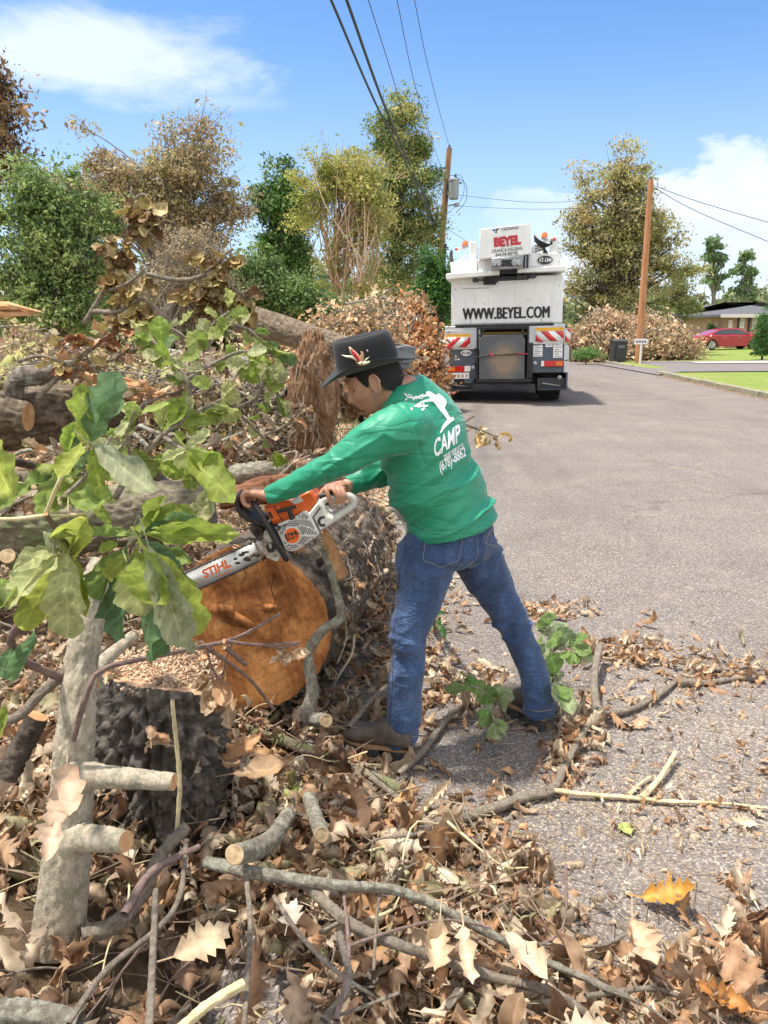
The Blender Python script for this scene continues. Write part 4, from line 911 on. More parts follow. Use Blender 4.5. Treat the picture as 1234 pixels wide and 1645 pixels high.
# ------------------------------------------------------------------ houses
BRICK, nt, b = newmat('brick_wall'); tcx = nt.nodes.new('ShaderNodeTexCoord'); sp = nt.nodes.new('ShaderNodeSeparateXYZ'); nt.links.new(tcx.outputs['Object'], sp.inputs[0])
ad = nt.nodes.new('ShaderNodeMath'); nt.links.new(sp.outputs[0], ad.inputs[0]); nt.links.new(sp.outputs[1], ad.inputs[1]); cb_ = nt.nodes.new('ShaderNodeCombineXYZ'); nt.links.new(ad.outputs[0], cb_.inputs[0]); nt.links.new(sp.outputs[2], cb_.inputs[1])
bk = nt.nodes.new('ShaderNodeTexBrick'); bk.inputs['Scale'].default_value = 4.2; bk.inputs['Color1'].default_value = (.42,.19,.13,1); bk.inputs['Color2'].default_value = (.58,.36,.28,1); bk.inputs['Mortar'].default_value = (.45,.40,.34,1); bk.inputs['Mortar Size'].default_value = .018; bk.inputs['Bias'].default_value = -.1
nt.links.new(cb_.outputs[0], bk.inputs['Vector']); nt.links.new(mixc(nt, .6, bk.outputs[0], ramp(nt, nz(nt, 1.5, 5, .6, tcx.outputs['Object']), [(.3, (.7,.66,.62)), (.7, (1.15,1.1,1.05))]), 'MULTIPLY'), b.inputs['Base Color']); b.inputs['Roughness'].default_value = .9
ROOFM = barkmat('roof_shingle', [(.07,.07,.078), (.11,.11,.12), (.16,.16,.17)], 18, (1, 1, 1), bs=.3)
ROOFW = pm('pale_roof', (.62,.63,.64), .7, .08, 1.5)
GLASSM = pm('window_glass', (.05,.06,.07), .08, .3, .6, coat=.5)
TRIM = pm('white_trim', (.78,.77,.74), .6, .05, 3)
SAGE = pm('sage_door', (.24,.30,.24), .6, .08, 3)
HY = 60.0
def hx(px, Y=HY): return at(px, 540, Y)[0]
def hz(py, px=1150, Y=HY): return at(px, py, Y)[2]
def house(label, x0, x1, y0, y1, zw, zr, roofm, over=.6, ridge='X', gable=False, items=()):
    g = float(gh((x0+x1)/2, y0)); root = thing('brick_house', ((x0+x1)/2, (y0+y1)/2, g), label, 'house', 'houses across the lawn')
    mb = MB(); mb.bx(x0, x1, y0, y1, g-.3, zw); mb.build('wall', BRICK, root)
    ym, xm = (y0+y1)/2, (x0+x1)/2; mb = MB()
    if ridge == 'X': mb.prism([(x0-over, y0-over, zw-.05), (x0-over, y0-over, zw+.12), (x0-over, ym, zr), (x0-over, y1+over, zw+.12), (x0-over, y1+over, zw-.05)], (x1-x0+2*over, 0, 0))
    elif ridge == 'H':
        a0, a1, b0, b1 = x0-over, x1+over, y0-over, y1+over; hp = 5.2
        mb.add([(a0,b0,zw-.05),(a1,b0,zw-.05),(a1,b1,zw-.05),(a0,b1,zw-.05),(a0,b0,zw+.12),(a1,b0,zw+.12),(a1,b1,zw+.12),(a0,b1,zw+.12),(a0+hp,ym,zr),(a1-hp,ym,zr)], [np.array([[0,3,2,1],[0,1,5,4],[1,2,6,5],[2,3,7,6],[3,0,4,7],[4,5,9,8],[6,7,8,9]]), np.array([[5,6,9],[7,4,8]])])
    else: mb.prism([(x0-over, y0-over, zw-.05), (x0-over, y0-over, zw+.12), (xm, y0-over, zr), (x1+over, y0-over, zw+.12), (x1+over, y0-over, zw-.05)], (0, y1-y0+2*over, 0))
    rf = mb.build('roof', roofm, root)
    mb = MB()
    if ridge in 'XH': mb.bx(x0-over-.01, x1+over+.01, y0-over-.05, y0-over-.003, zw-.10, zw+.14)
    else:
        mb.prism([(x0-over, y0-over-.05, zw-.1), (x0-over, y0-over-.05, zw+.14), (xm, y0-over-.05, zr+.03), (x1+over, y0-over-.05, zw+.14), (x1+over, y0-over-.05, zw-.1), (xm, y0-over-.05, zr-.3)], (0, .045, 0))
        mb.prism([(x0-over+.35, y0-.03, zw-.06), (x1+over-.35, y0-.03, zw-.06), (xm, y0-.03, zr-.25)], (0, -.05, 0))
    mb.build('fascia', TRIM, root)
    for it in items:
        k, a, b_, z0, z1 = it
        mb = MB()
        if k == 'window':
            fw = .09
            for bx4 in ((a, b_, z1-fw, z1), (a, b_, z0, z0+fw), (a, a+fw, z0+fw, z1-fw), (b_-fw, b_, z0+fw, z1-fw), ((a+b_)/2-.03, (a+b_)/2+.03, z0+fw, z1-fw), (a+fw, b_-fw, (z0+z1)/2-.03, (z0+z1)/2+.03)): mb.bx(bx4[0], bx4[1], y0-.06-(.01 if bx4[0] == (a+b_)/2-.03 else 0), y0-.004, bx4[2], bx4[3])
            w_ = mb.build('window', TRIM, root); mb = MB(); mb.bx(a+fw, b_-fw, y0-.02, y0-.003, z0+fw, z1-fw); mb.build('pane', GLASSM, w_)
        elif k == 'door': mb.bx(a, b_, y0-.05, y0-.003, z0, z1); d_ = mb.build('door', SAGE, root); mb = MB(); mb.lathe([(.04, 0), (.03, .06)], (b_-.15, y0-.05, (z0+z1)/2), (0, -1, 0), 8); mb.build('handle', STEEL, d_)
        elif k == 'shutter': mb.bx(a, b_, y0-.05, y0-.003, z0, z1); mb.build('shutter', BLACKM, root)
        elif k == 'post': mb.bx(a, b_, y0-.55, y0-.45, z0, z1); mb.build('post', TRIM, root)
    return root
g60 = float(gh(25, 60))
def W_(k, a, b_, pz1, pz0, Y): return (k, hx(a, Y), hx(b_, Y), hz(pz0, 1150, Y), hz(pz1, 1150, Y))
Y1 = 66.0
house('low brick house with white gable and pale carport behind the red car', hx(1100, Y1), hx(1222, Y1), Y1, Y1+9, hz(517, 1150, Y1), hz(488, 1150, Y1), ROOFM, .7, 'Y', items=(
    W_('window', 1104, 1110, 522, 538, Y1), W_('window', 1113, 1118, 522, 538, Y1), W_('door', 1122, 1129, 519, 541, Y1), W_('post', 1119, 1120.4, 517, 543, Y1), W_('window', 1168, 1176, 520, 536, Y1)))
Y2 = 57.0
house('nearer brick house with dark shingle roof and shuttered windows at the right border', hx(1164, Y2), hx(1300, Y2), Y2, Y2+9, hz(508, 1190, Y2), hz(482, 1190, Y2), ROOFM, .7, 'H', items=(
    W_('window', 1168, 1174, 514, 530, Y2), W_('window', 1186, 1193, 511, 527, Y2), W_('shutter', 1182.5, 1185.5, 511, 527, Y2), W_('shutter', 1199, 1203, 508, 535, Y2), W_('window', 1206, 1213, 508, 530, Y2), W_('window', 1240, 1250, 510, 528, Y2)))
Y3 = 72.0
house('pale roofed building peeking over the brown brush pile', hx(1064, Y3), hx(1105, Y3), Y3, Y3+7, hz(517, 1080, Y3), hz(505, 1080, Y3), ROOFW, .5, 'X', items=(W_('window', 1088, 1094, 520, 533, Y3),))
Y4 = 48.0
hx0 = hx(560, Y4); house('low house with a white roof behind the left brush piles', hx(530, Y4), hx(660, Y4), Y4, Y4+8, hz(512, 600, Y4), hz(496, 600, Y4), ROOFW, .5, 'X', items=(W_('window', 580, 592, 516, 530, Y4),))
Y5 = 26.0
house('red brick house corner with a white window at the left border', hx(-170, Y5), hx(22, Y5), Y5, Y5+7, hz(470, 0, Y5), hz(430, 0, Y5), ROOFM, .5, 'X', items=(W_('window', -10, 10, 497, 540, Y5),))

# ------------------------------------------------------------------ red car
CARR = pm('red_car_paint', (.42,.012,.035), .25, .06, 3, coat=.8)
cY = 54.0; c0 = at(1166, 560, cY); cg = float(gh(c0[0], cY))
car = thing('parked_car', (c0[0], cY, cg), 'red sedan parked on the lawn in front of the brick house', 'car', rz=R(4))
prof = [(-2.42,.42),(-2.44,.70),(-2.36,.90),(-2.25,.98),(-1.85,1.02),(-1.3,1.20),(-.7,1.40),(-.1,1.45),(.45,1.41),(.95,1.24),(1.35,1.02),(1.9,.93),(2.25,.82),(2.42,.62),(2.42,.36),(2.2,.26)]
def wheel_arch(cx, n=9): return [(cx+.36*math.cos(t), .33+.36*math.sin(t)) for t in np.linspace(0, math.pi, n)]
pr = prof+wheel_arch(1.45)+wheel_arch(-1.45)+[(-2.3,.28)]
mb = MB(); secs = []
lower = [(x, z) for x, z in pr]
for y, sh in ((-.9, .0),): pass
def car_half(pts, y0, y1): mb.prism([(x, y0, z) for x, z in pts], (0, y1-y0, 0))
belt = [(-2.42,.42),(-2.44,.70),(-2.36,.90),(-2.2,.97),(-1.2,.97),(1.3,.96),(1.9,.91),(2.25,.80),(2.42,.62),(2.42,.36),(2.2,.26)]+wheel_arch(1.45)+[(.9,.24),(-.9,.24)]+wheel_arch(-1.45)+[(-2.3,.28)]
car_half(belt, -.9, .9); body = mb.build('body', CARR, car, local=True, bevel=.05)
mb = MB(); v = []
top = [(-1.9,.98),(-1.25,1.22),(-.7,1.40),(-.1,1.45),(.45,1.41),(.95,1.22),(1.4,.97)]
bot = [(x, .96) for x, z in top]
for x, z in top:
    t = (z-.96)/.49; w = .84-.2*max(t, 0); v += [(x, -w, z), (x, w, z)]
for x, z in top: v += [(x, -.86, .95), (x, .86, .95)]
v = np.array(v); n = len(top); f = []
for i in range(n-1):
    a, b_ = 2*i, 2*i+2; f += [[a, a+1, b_+1, b_], [2*n+a, 2*n+b_, b_, a], [2*n+a+1, a+1, b_+1, 2*n+b_+1]]
mb.add(v, [np.array(f)]); mb.build('cabin', CARR, car, local=True, recalc=True, bevel=.02)
for s in (-1, 1):
    for pts in ([(-1.45,1.02),(-1.15,1.20),(-.72,1.345),(-.15,1.385),(-.15,1.02)], [(-.08,1.02),(-.08,1.385),(.42,1.35),(.85,1.19),(1.1,1.03)]):
        mb = MB(); mb.prism([(x, s*(.868-.2*(z-.96)/.49), z) for x, z in pts], (0, s*.008, 0)); mb.build('window', GLASSM, car, local=True)
    for x in (-1.45, 1.45):
        mb = MB(); mb.lathe([(.2,-.1),(.33,-.1),(.34,0),(.33,.1),(.2,.1)], (x, s*.82, .33), (0, 1, 0), 28); ty = mb.build('tyre', BLACKR, car, local=True)
        mb = MB(); mb.lathe([(.24,0),(.24,.03),(.2,.03),(.06,.02),(.04,.04)], (x, s*.90, .33), (0, s, 0), 20)
        for k in range(10): an = k*math.tau/10; mb.box((x+.13*math.cos(an), s*.935, .33+.13*math.sin(an)), (.2, .02, .035), 0, Matrix.Rotation(-an, 3, 'Y'))
        mb.build('rim', STEEL, ty, local=True)
mb = MB(); mb.bx(-2.40, -2.1, -.91, -.55, .72, .86); mb.build('tail_light', REDL, car, local=True, bevel=.02)
mb = MB(); mb.bx(-2.47, -2.43, -.25, .25, .5, .62); mb.build('number_plate', WHT_R, car, local=True)
mb = MB(); mb.bx(2.1, 2.38, -.91, -.5, .66, .78); mb.build('headlight', WHT_R, car, local=True, bevel=.02)
mb = MB(); mb.bx(.95, 1.1, -1.05, -.88, .98, 1.1); mb.build('side_mirror', CARR, car, local=True, bevel=.02)
mb = MB(); 
for x in (-.7, .35): mb.bx(x, x+.18, -.915, -.9, .82, .85)
mb.build('door_handle', STEEL, car, local=True)
mb = MB()
for x in (-1.0, -.12, .9): mb.bx(x, x+.012, -.904, -.899, .35, .95)
mb.build('door_gap', BLACKM, car, local=True)
# ------------------------------------------------------------------ near leaves
DRYL = leafmat('dry_leaf', .22, .55)
GREENL = leafmat('green_leaf', .5, .62, spot=.5)
def leaf_template(kind, seed, curlx, curly, crumple, rows=13, cols=5, petiole=True, fine=False):
    r = np.random.default_rng(seed)
    if kind == 'oak': ws = [.015,.09,.21,.12,.29,.14,.33,.15,.27,.11,.15,.06,.0]; push = [0,0,.05,0,.06,0,.06,0,.05,0,.03,0,0]
    elif kind == 'maple': ws = [.02,.16,.36,.17,.26,.44,.22,.19,.30,.13,.10,.05,0]; push = [0,-.03,-.06,.02,.02,.10,.02,0,.07,0,.0,0,0]
    elif kind == 'small': ws = [.02,.24,.14,.33,.14,.16,.0]; push = [0]*7; rows = 7; cols = 3
    elif kind == 'lobed': ws = [.01,.08,.16,.23,.25,.24,.30,.36,.30,.26,.25,.12,.0]; push = [0,0,0,0,0,0,.02,.05,.02,0,.03,.03,0]
    else: ws = [.01,.10,.18,.25,.31,.36,.39,.40,.38,.33,.24,.12,.0]; push = [0]*13
    if kind in ('ovate', 'lobed'): cols = 7
    ws = np.array(ws)*r.uniform(.85, 1.15, len(ws)); t = np.linspace(0, 1, rows); v = []
    for i in range(rows):
        for c in (np.array([-1,-.58,-.09,0,.09,.58,1]) if cols == 7 else np.linspace(-1, 1, cols)):
            x = c*ws[i]*(1 if kind != 'ovate' else .92); y = t[i]+push[i]*abs(c); v.append((x, y, 0))
    v = np.array(v); n0 = len(v); f = []
    for i in range(rows-1):
        for j in range(cols-1): a = i*cols+j; f.append((a, a+1, a+cols+1, a+cols))
    if kind in ('ovate', 'lobed') and fine:
        R2, C2 = 31, 11; tt = np.linspace(0, 1, R2); W2 = np.abs(np.array([q[0] for q in catmull(np.c_[ws, np.zeros(13), np.zeros(13)]*np.array([1,1,1])+np.c_[np.zeros(13), t*3, np.zeros(13)], R2)])); W2[-1] = 0
        P2 = np.interp(tt, t, push); cc_ = np.array([-1,-.78,-.52,-.28,-.05,0,.05,.28,.52,.78,1]); v = np.array([(c*W2[i]*(1+.03*math.sin(i*2.4+seed)), tt[i]+P2[i]*abs(c)+.10*abs(c)*W2[i], 0) for i in range(R2) for c in cc_]); n0 = len(v); f = [(i*C2+j, i*C2+j+1, (i+1)*C2+j+1, (i+1)*C2+j) for i in range(R2-1) for j in range(C2-1)]
    if petiole:
        v = np.vstack([v, [(-.012,-.3,0), (.012,-.3,0), (.012,.05,0), (-.012,.05,0)]]); f.append((n0, n0+1, n0+2, n0+3))
    v[:, 2] += .05*np.abs(v[:, 0])/.4*(-1 if curlx < 0 else 1)
    v[:, 2] += crumple*vnoise(np.c_[v[:, :2]*4.5, np.full(len(v), seed*1.37)], seed)+crumple*.4*vnoise(np.c_[v[:, :2]*11, np.full(len(v), seed*2.1)], seed+1)
    if abs(curlx) > .01:
        k = curlx*3.0; R_ = 1/k; th = v[:, 0]*k; z = v[:, 2].copy(); v[:, 0] = (R_-z)*np.sin(th); v[:, 2] = R_-(R_-z)*np.cos(th)
    if abs(curly) > .01:
        k = curly; R_ = 1/k; th = v[:, 1]*k; z = v[:, 2].copy(); v[:, 1] = (R_-z)*np.sin(th); v[:, 2] = R_-(R_-z)*np.cos(th)
    v[:, 0] += crumple*.4*vnoise(np.c_[v[:, 1:]*3, np.full(len(v), seed+.5)], seed+2)
    return v, np.array(f)
r0 = np.random.default_rng(77)
T_OAK = [leaf_template(k, i+1, r0.choice([-1, 1])*r0.uniform(.4, 2.2), r0.uniform(-2.6, 2.6), r0.uniform(.08, .24)) for i, k in enumerate(['oak', 'oak', 'oak', 'ovate', 'oak', 'ovate', 'oak', 'ovate', 'oak', 'oak', 'maple', 'ovate', 'oak', 'oak', 'ovate'])]
T_SML = [leaf_template('small', i+40, r0.uniform(-.9, 1.2), r0.uniform(-1.3, 1.3), .1) for i in range(6)]
T_GRN = [leaf_template(('lobed', 'ovate', 'lobed')[i % 3], i+60, r0.uniform(.1, 1.1), r0.uniform(-1.3, .5), r0.uniform(.04, .10), fine=True) for i in range(12)]
T_RND = [leaf_template('ovate', i+160, r0.uniform(.1, .7), r0.uniform(-.8, .4), .05, fine=True) for i in range(5)]
T_WILT = [leaf_template('ovate', i+80, r0.uniform(.8, 1.7), r0.uniform(.4, 1.6), r0.uniform(.08, .15)) for i in range(8)]
def place_leaves(mb, bases, dirs, ups, sizes, temps, cols, r, widths=None, m=0):
    """leaf blades at base points, pointing along dirs, facing ups"""
    D = nrm(dirs); A = nrm(np.cross(D, ups)); N_ = np.cross(A, D); ti = r.integers(0, len(temps), len(bases))
    for t in range(len(temps)):
        k = np.where(ti == t)[0]
        if not len(k): continue
        v, f = temps[t]; w = 1.0 if widths is None else widths[k][:, None, None]
        wj = r.uniform(.75, 1.25, (len(k), 1, 1)); w = w*wj; zj = r.uniform(.5, 1.6, (len(k), 1, 1))
        P = bases[k][:, None]+sizes[k][:, None, None]*(v[None, :, :1]*A[k][:, None]*w+v[None, :, 1:2]*D[k][:, None]+v[None, :, 2:3]*zj*N_[k][:, None])
        F = (f[None]+(np.arange(len(k))*len(v))[:, None, None]).reshape(-1, 4)
        q = np.ones(len(v)); nb = len(v)-4
        if nb == 341:
            Q_ = q[:341].reshape(31, 11); Q_[:] = .95
            for i_ in range(31):
                for j_ in range(11):
                    a_ = abs(j_-5)
                    if (i_-int(a_*1.0)) % 5 == 0 and a_ > 0: Q_[i_, j_] = 1.28
            Q_[:, 5] = 1.55; Q_[:, [4, 6]] = 1.12
        elif nb == 91: q[:91].reshape(13, 7)[:, 3] = 1.45; q[:91].reshape(13, 7)[:, [1, 5]] = .90
        elif nb == 65: q[:65].reshape(13, 5)[:, 2] = 1.22; q[:65].reshape(13, 5)[:, [0, 4]] = .88
        mb.add(P.reshape(-1, 3), [F], m, (cols[k][:, None]*q[None, :, None]).reshape(-1, 3))
TAN = np.array([(.60,.43,.27), (.66,.52,.36), (.50,.31,.17), (.38,.20,.10), (.62,.33,.14), (.44,.34,.22), (.28,.15,.08), (.70,.58,.42), (.55,.40,.27), (.42,.38,.20), (.48,.26,.13), (.58,.36,.21)])
TAN = .86*(TAN*.80+TAN.mean(1, keepdims=True)*np.array([.24,.20,.16]))
# the outline of the litter over the asphalt, read off the photo as ground points
BP = np.array([gnd(x, y, 0)[:2] for x, y in ((1130,1700), (960,1610), (880,1560), (850,1480), (800,1410), (748,1340), (600,1300), (560,1225), (600,1120), (690,1010), (655,950), (625,900), (612,860), (610,820), (620,760), (660,700))])
def bndx(y): return np.interp(y, BP[::1, 1], BP[::1, 0])
def litter(n, yr, xw, size, temps, z_off, seed, tail=.07, tilt=.95, cols=TAN):
    r = np.random.default_rng(seed); y = yr[0]+(yr[1]-yr[0])*r.random(n*2)**.9; b = bndx(y)
    x = b+r.normal(size=len(y))*.05-(xw[0]+(xw[1]-xw[0])*r.random(len(y))**1.1)+r.exponential(tail, len(y))
    keep = fbm(np.c_[x*1.9, y*1.9, y*0], 2, 21) > -.55*r.random(len(y))-.12; x, y = x[keep][:n], y[keep][:n]; n = len(x)
    z = gh(x, y)+np.where(x < b[keep][:n], z_off*r.random(n)*np.clip((b[keep][:n]-x)/.45, .12, 1), .012)+.008
    tl = np.where(x < b[keep][:n]+.02, tilt, .22)
    up = nrm(np.c_[r.normal(size=(n, 2))*tl[:, None], np.ones(n)]); a = r.random(n)*6.2832; d = np.c_[np.cos(a), np.sin(a), r.normal(size=n)*.35*tl/ .6]
    d = d-up*np.sum(d*up, 1)[:, None]
    c = cols[r.integers(0, len(cols), n)]*r.uniform(.75, 1.2, (n, 1))
    return np.c_[x, y, z], d, up, size*r.uniform(.6, 1.3, n), c, r
def litter_obj(label, parts, name='leaf_litter'):
    mb = MB()
    for (P, d, u, s, c, r, temps) in parts: place_leaves(mb, P, d, u, s, temps, c, r)
    o = mb.build(name, DRYL, smooth=180); props(o, label, 'leaf litter', kind='stuff'); return o
parts = []
for n, yr, xw, sz, tp, zo, sd_ in ((3300, (1.15, 3.1), (-.02, 2.2), .085, T_OAK, .14, 1), (1500, (1.15, 2.6), (0, 1.6), .13, T_OAK, .15, 2), (3400, (2.7, 5.2), (0, 3.2), .08, T_OAK, .09, 3), (5200, (4.8, 12), (0, 8.5), .085, T_SML, .08, 4), (3600, (4.9, 8.5), (.3, 6.0), .085, T_OAK, .30, 5)):
    P, d, u, s, c, r = litter(n, yr, xw, sz, tp, zo, sd_); parts.append((P, d, u, s, c, r, tp))
def patch(cx, cy, rx, ry, n, size, seed, zo=.03, temps=T_OAK):
    r = np.random.default_rng(seed); P = np.array([gnd(cx+r.normal()*rx*.55, cy+r.normal()*ry*.55, 0) for _ in range(int(n*1.25))]); n = len(P); P[:, 2] = gh(P[:, 0], P[:, 1])+.012+zo*r.random(n)
    up = nrm(np.c_[r.normal(size=(n, 2))*.35, np.ones(n)]); a = r.random(n)*6.2832; d = np.c_[np.cos(a), np.sin(a), r.normal(size=n)*.15]; d = d-up*np.sum(d*up, 1)[:, None]
    k = np.array([0, 1, 3, 4, 7, 8, 10, 11]); c = TAN[k[r.integers(0, len(k), n)]]*r.uniform(.8, 1.2, (n, 1)); return P, d, up, size*r.uniform(.5, 1.3, n), c, r, temps
for i, q in enumerate(((935,1180,60,55,110,.09), (1000,1050,90,30,130,.085), (765,1110,60,60,120,.10), (880,985,70,14,90,.08), (660,1060,40,100,120,.09), (800,1300,60,30,26,.10), (830,1385,40,30,18,.10), (1160,1080,80,22,70,.08), (1100,1600,120,40,90,.11), (1200,1530,50,70,46,.11), (960,1630,100,30,60,.12), (1060,1290,140,40,40,.04), (700,960,50,40,60,.07), (1000,1400,160,160,34,.035), (1050,1250,140,180,60,.03), (1180,1300,90,160,50,.035), (900,1230,40,40,40,.07), (1220,1190,50,120,20,.05), (1080,1130,60,40,30,.07))):
    parts.append(patch(*q, 200+i))
litter_obj('thick layer of dry curled oak leaves along the road edge and spilling onto the asphalt', parts)
# chips, sawdust and crumbs
r = np.random.default_rng(31); P = []; S_ = []
def spr(n, fx, fy, smin, smax):
    for _ in range(n):
        p = gnd(fx(), fy(), 0); P.append(p); S_.append(r.uniform(smin, smax))
spr(9000, lambda: r.uniform(640, 1290), lambda: 1000+r.random()**.8*700, .002, .006)
spr(2200, lambda: 1060+r.normal()*120, lambda: 1290+r.normal()*38, .003, .010)
spr(1500, lambda: r.uniform(900, 1234), lambda: 1080+r.normal()*60, .003, .010)
spr(700, lambda: 950+r.normal()*40, lambda: 885+r.normal()*12, .004, .009); spr(500, lambda: 900+r.normal()*45, lambda: 937+r.normal()*8, .004, .009)
spr(1800, lambda: 590+r.normal()*40, lambda: 800+r.normal()*50, .006, .02)
spr(3500, lambda: r.uniform(-100, 640), lambda: r.uniform(600, 760), .01, .035)
nk = len(P)
for _ in range(5200):
    y = r.uniform(4, 27.5); P.append(np.array([road_r(y)-.03-abs(r.normal())*.16, y, 0])); S_.append(r.uniform(.008, .03))
P = np.array(P); P[:, 2] = gh(P[:, 0], P[:, 1])+.008+np.where(P[:, 0] > 6, .008, 0); S_ = np.array(S_); n = len(P)
a = r.random(n)*6.2832; d = np.c_[np.cos(a), np.sin(a), r.normal(size=n)*.15]; w = np.c_[-np.sin(a), np.cos(a), r.normal(size=n)*.25]*r.uniform(.25, .9, (n, 1)); L = S_[:, None]
v = np.stack([P-d*L-w*L*.5, P+d*L-w*L*.4, P+d*L*.9+w*L*.5, P-d*L+w*L*.4], 1).reshape(-1, 3); f = np.arange(n)[:, None]*4+np.arange(4)
cc = np.array([(.66,.54,.36), (.72,.62,.46), (.50,.36,.22), (.58,.42,.24), (.40,.27,.16)])[r.integers(0, 5, n)]
cc[nk:] = np.array([(.42,.22,.10), (.34,.20,.11), (.50,.36,.22)])[r.integers(0, 3, n-nk)]
mb = MB(); mb.add(v, [f], 0, np.repeat(cc, 4, 0)); o = mb.build('wood_chips', DRYL, smooth=0); props(o, 'pale wood chips and leaf crumbs strewn over the asphalt and verge', 'wood chips', kind='stuff')
# dry pine straw and twig litter on the verge
mb = MB(); r = np.random.default_rng(32)
for _ in range(2600):
    y = 1.2+r.random()**1.3*8; x = bndx(y)+.05-r.random()**1.2*(2.0+y*.5); L = r.uniform(.05, .22); a = r.random()*6.28; p = np.array([x, y, float(gh(x, y))+.02+.10*r.random()]); d = np.array([math.cos(a), math.sin(a), r.normal()*.25])*L
    q = r.uniform(.0012, .0028)*(1+y*.12); mb.tube(np.array([p-d/2, p+r.normal(size=3)*.012, p+d/2]), [q, q, q*.5], 3, 0, caps=False)
for _ in range(500):
    p = gnd(r.uniform(650, 1234), r.uniform(1000, 1640), 0); p[2] = .012; L = r.uniform(.03, .12); a = r.random()*6.28; d = np.array([math.cos(a), math.sin(a), 0])*L; mb.tube(np.array([p-d/2, p+d/2]), .0014, 3, 0, caps=False)
o = mb.build('twig_litter', barkmat('twig_tan', [(.22,.15,.10), (.36,.27,.19), (.48,.38,.27)], 20), smooth=60); props(o, 'fine broken twigs and stems mixed into the leaf litter', 'twig litter', kind='stuff')

# ------------------------------------------------------------------ logs and cut limbs
B_DARK = barkmat('bark_dark_furrowed', [(.038,.028,.021), (.13,.102,.080), (.27,.225,.18)], 16, lichen=None, bs=1.0)
B_GREY = barkmat('bark_grey_rough', [(.06,.048,.038), (.19,.155,.125), (.38,.33,.275)], 24, lichen=(.42,.46,.38), bs=.9, lsc=6)
B_MOSS = barkmat('bark_mossy', [(.10,.08,.055), (.24,.20,.145), (.40,.34,.26)], 12, lichen=(.20,.24,.10), bs=.9, lsc=5)
B_LICH = barkmat('bark_lichen', [(.16,.135,.10), (.34,.30,.235), (.52,.48,.39)], 48, lichen=(.56,.57,.45), bs=1.0, lsc=24)
B_PALE = barkmat('bark_pale_sapling', [(.28,.23,.16), (.56,.48,.365), (.74,.66,.53)], 46, (1, 1, .45), lichen=(.30,.29,.21), bs=.8, lsc=16)
B_TWIG = barkmat('bark_twig_grey', [(.15,.12,.09), (.33,.275,.215), (.52,.45,.36)], 60, bs=.9)
B_PURP = barkmat('bark_twig_purple', [(.16,.10,.085), (.30,.21,.18), (.42,.31,.27)], 60, bs=.8)
B_YEL = barkmat('bark_peeled_yellow', [(.36,.29,.15), (.56,.47,.28), (.70,.60,.40)], 14, bs=.3)
C_ORG = cutmat('cut_wood_orange', (.50,.215,.072), (.70,.38,.155), (.25,.095,.035), 9, ringmix=.22)
C_PALE = cutmat('cut_wood_pale', (.68,.54,.34), (.78,.66,.47), (.52,.38,.22), 60)
C_SAW = cutmat('sawdust_top', (.56,.36,.22), (.70,.52,.36), (.36,.20,.12), 18)
RAW = barkmat('raw_split_wood', [(.34,.15,.06), (.60,.33,.16), (.76,.52,.31)], 10, (1, 1, .25), bs=.6)
RED = barkmat('red_heartwood', [(.10,.045,.025), (.22,.10,.055), (.38,.20,.12)], 8, (.3, 1, 1), bs=.6)
def furrow(amp, kc, ks, seed, fine=.35):
    def f(ca, sa, d, rr):
        P = np.stack([ca*kc, sa*kc, d*ks], -1); n = vnoise(P+fbm(P*.7, 2, seed)[..., None]*1.1, seed)
        n2 = vnoise(P*2.3+5, seed+3)
        e_ = .25+.75*np.clip(np.minimum(d, d.max()-d)/ (rr.mean()*.35), 0, 1)
        return e_*amp*(1-np.abs(n)*2.6)+e_*amp*fine*(n2*1.4+vnoise(P*5.1, seed+5))
    return f
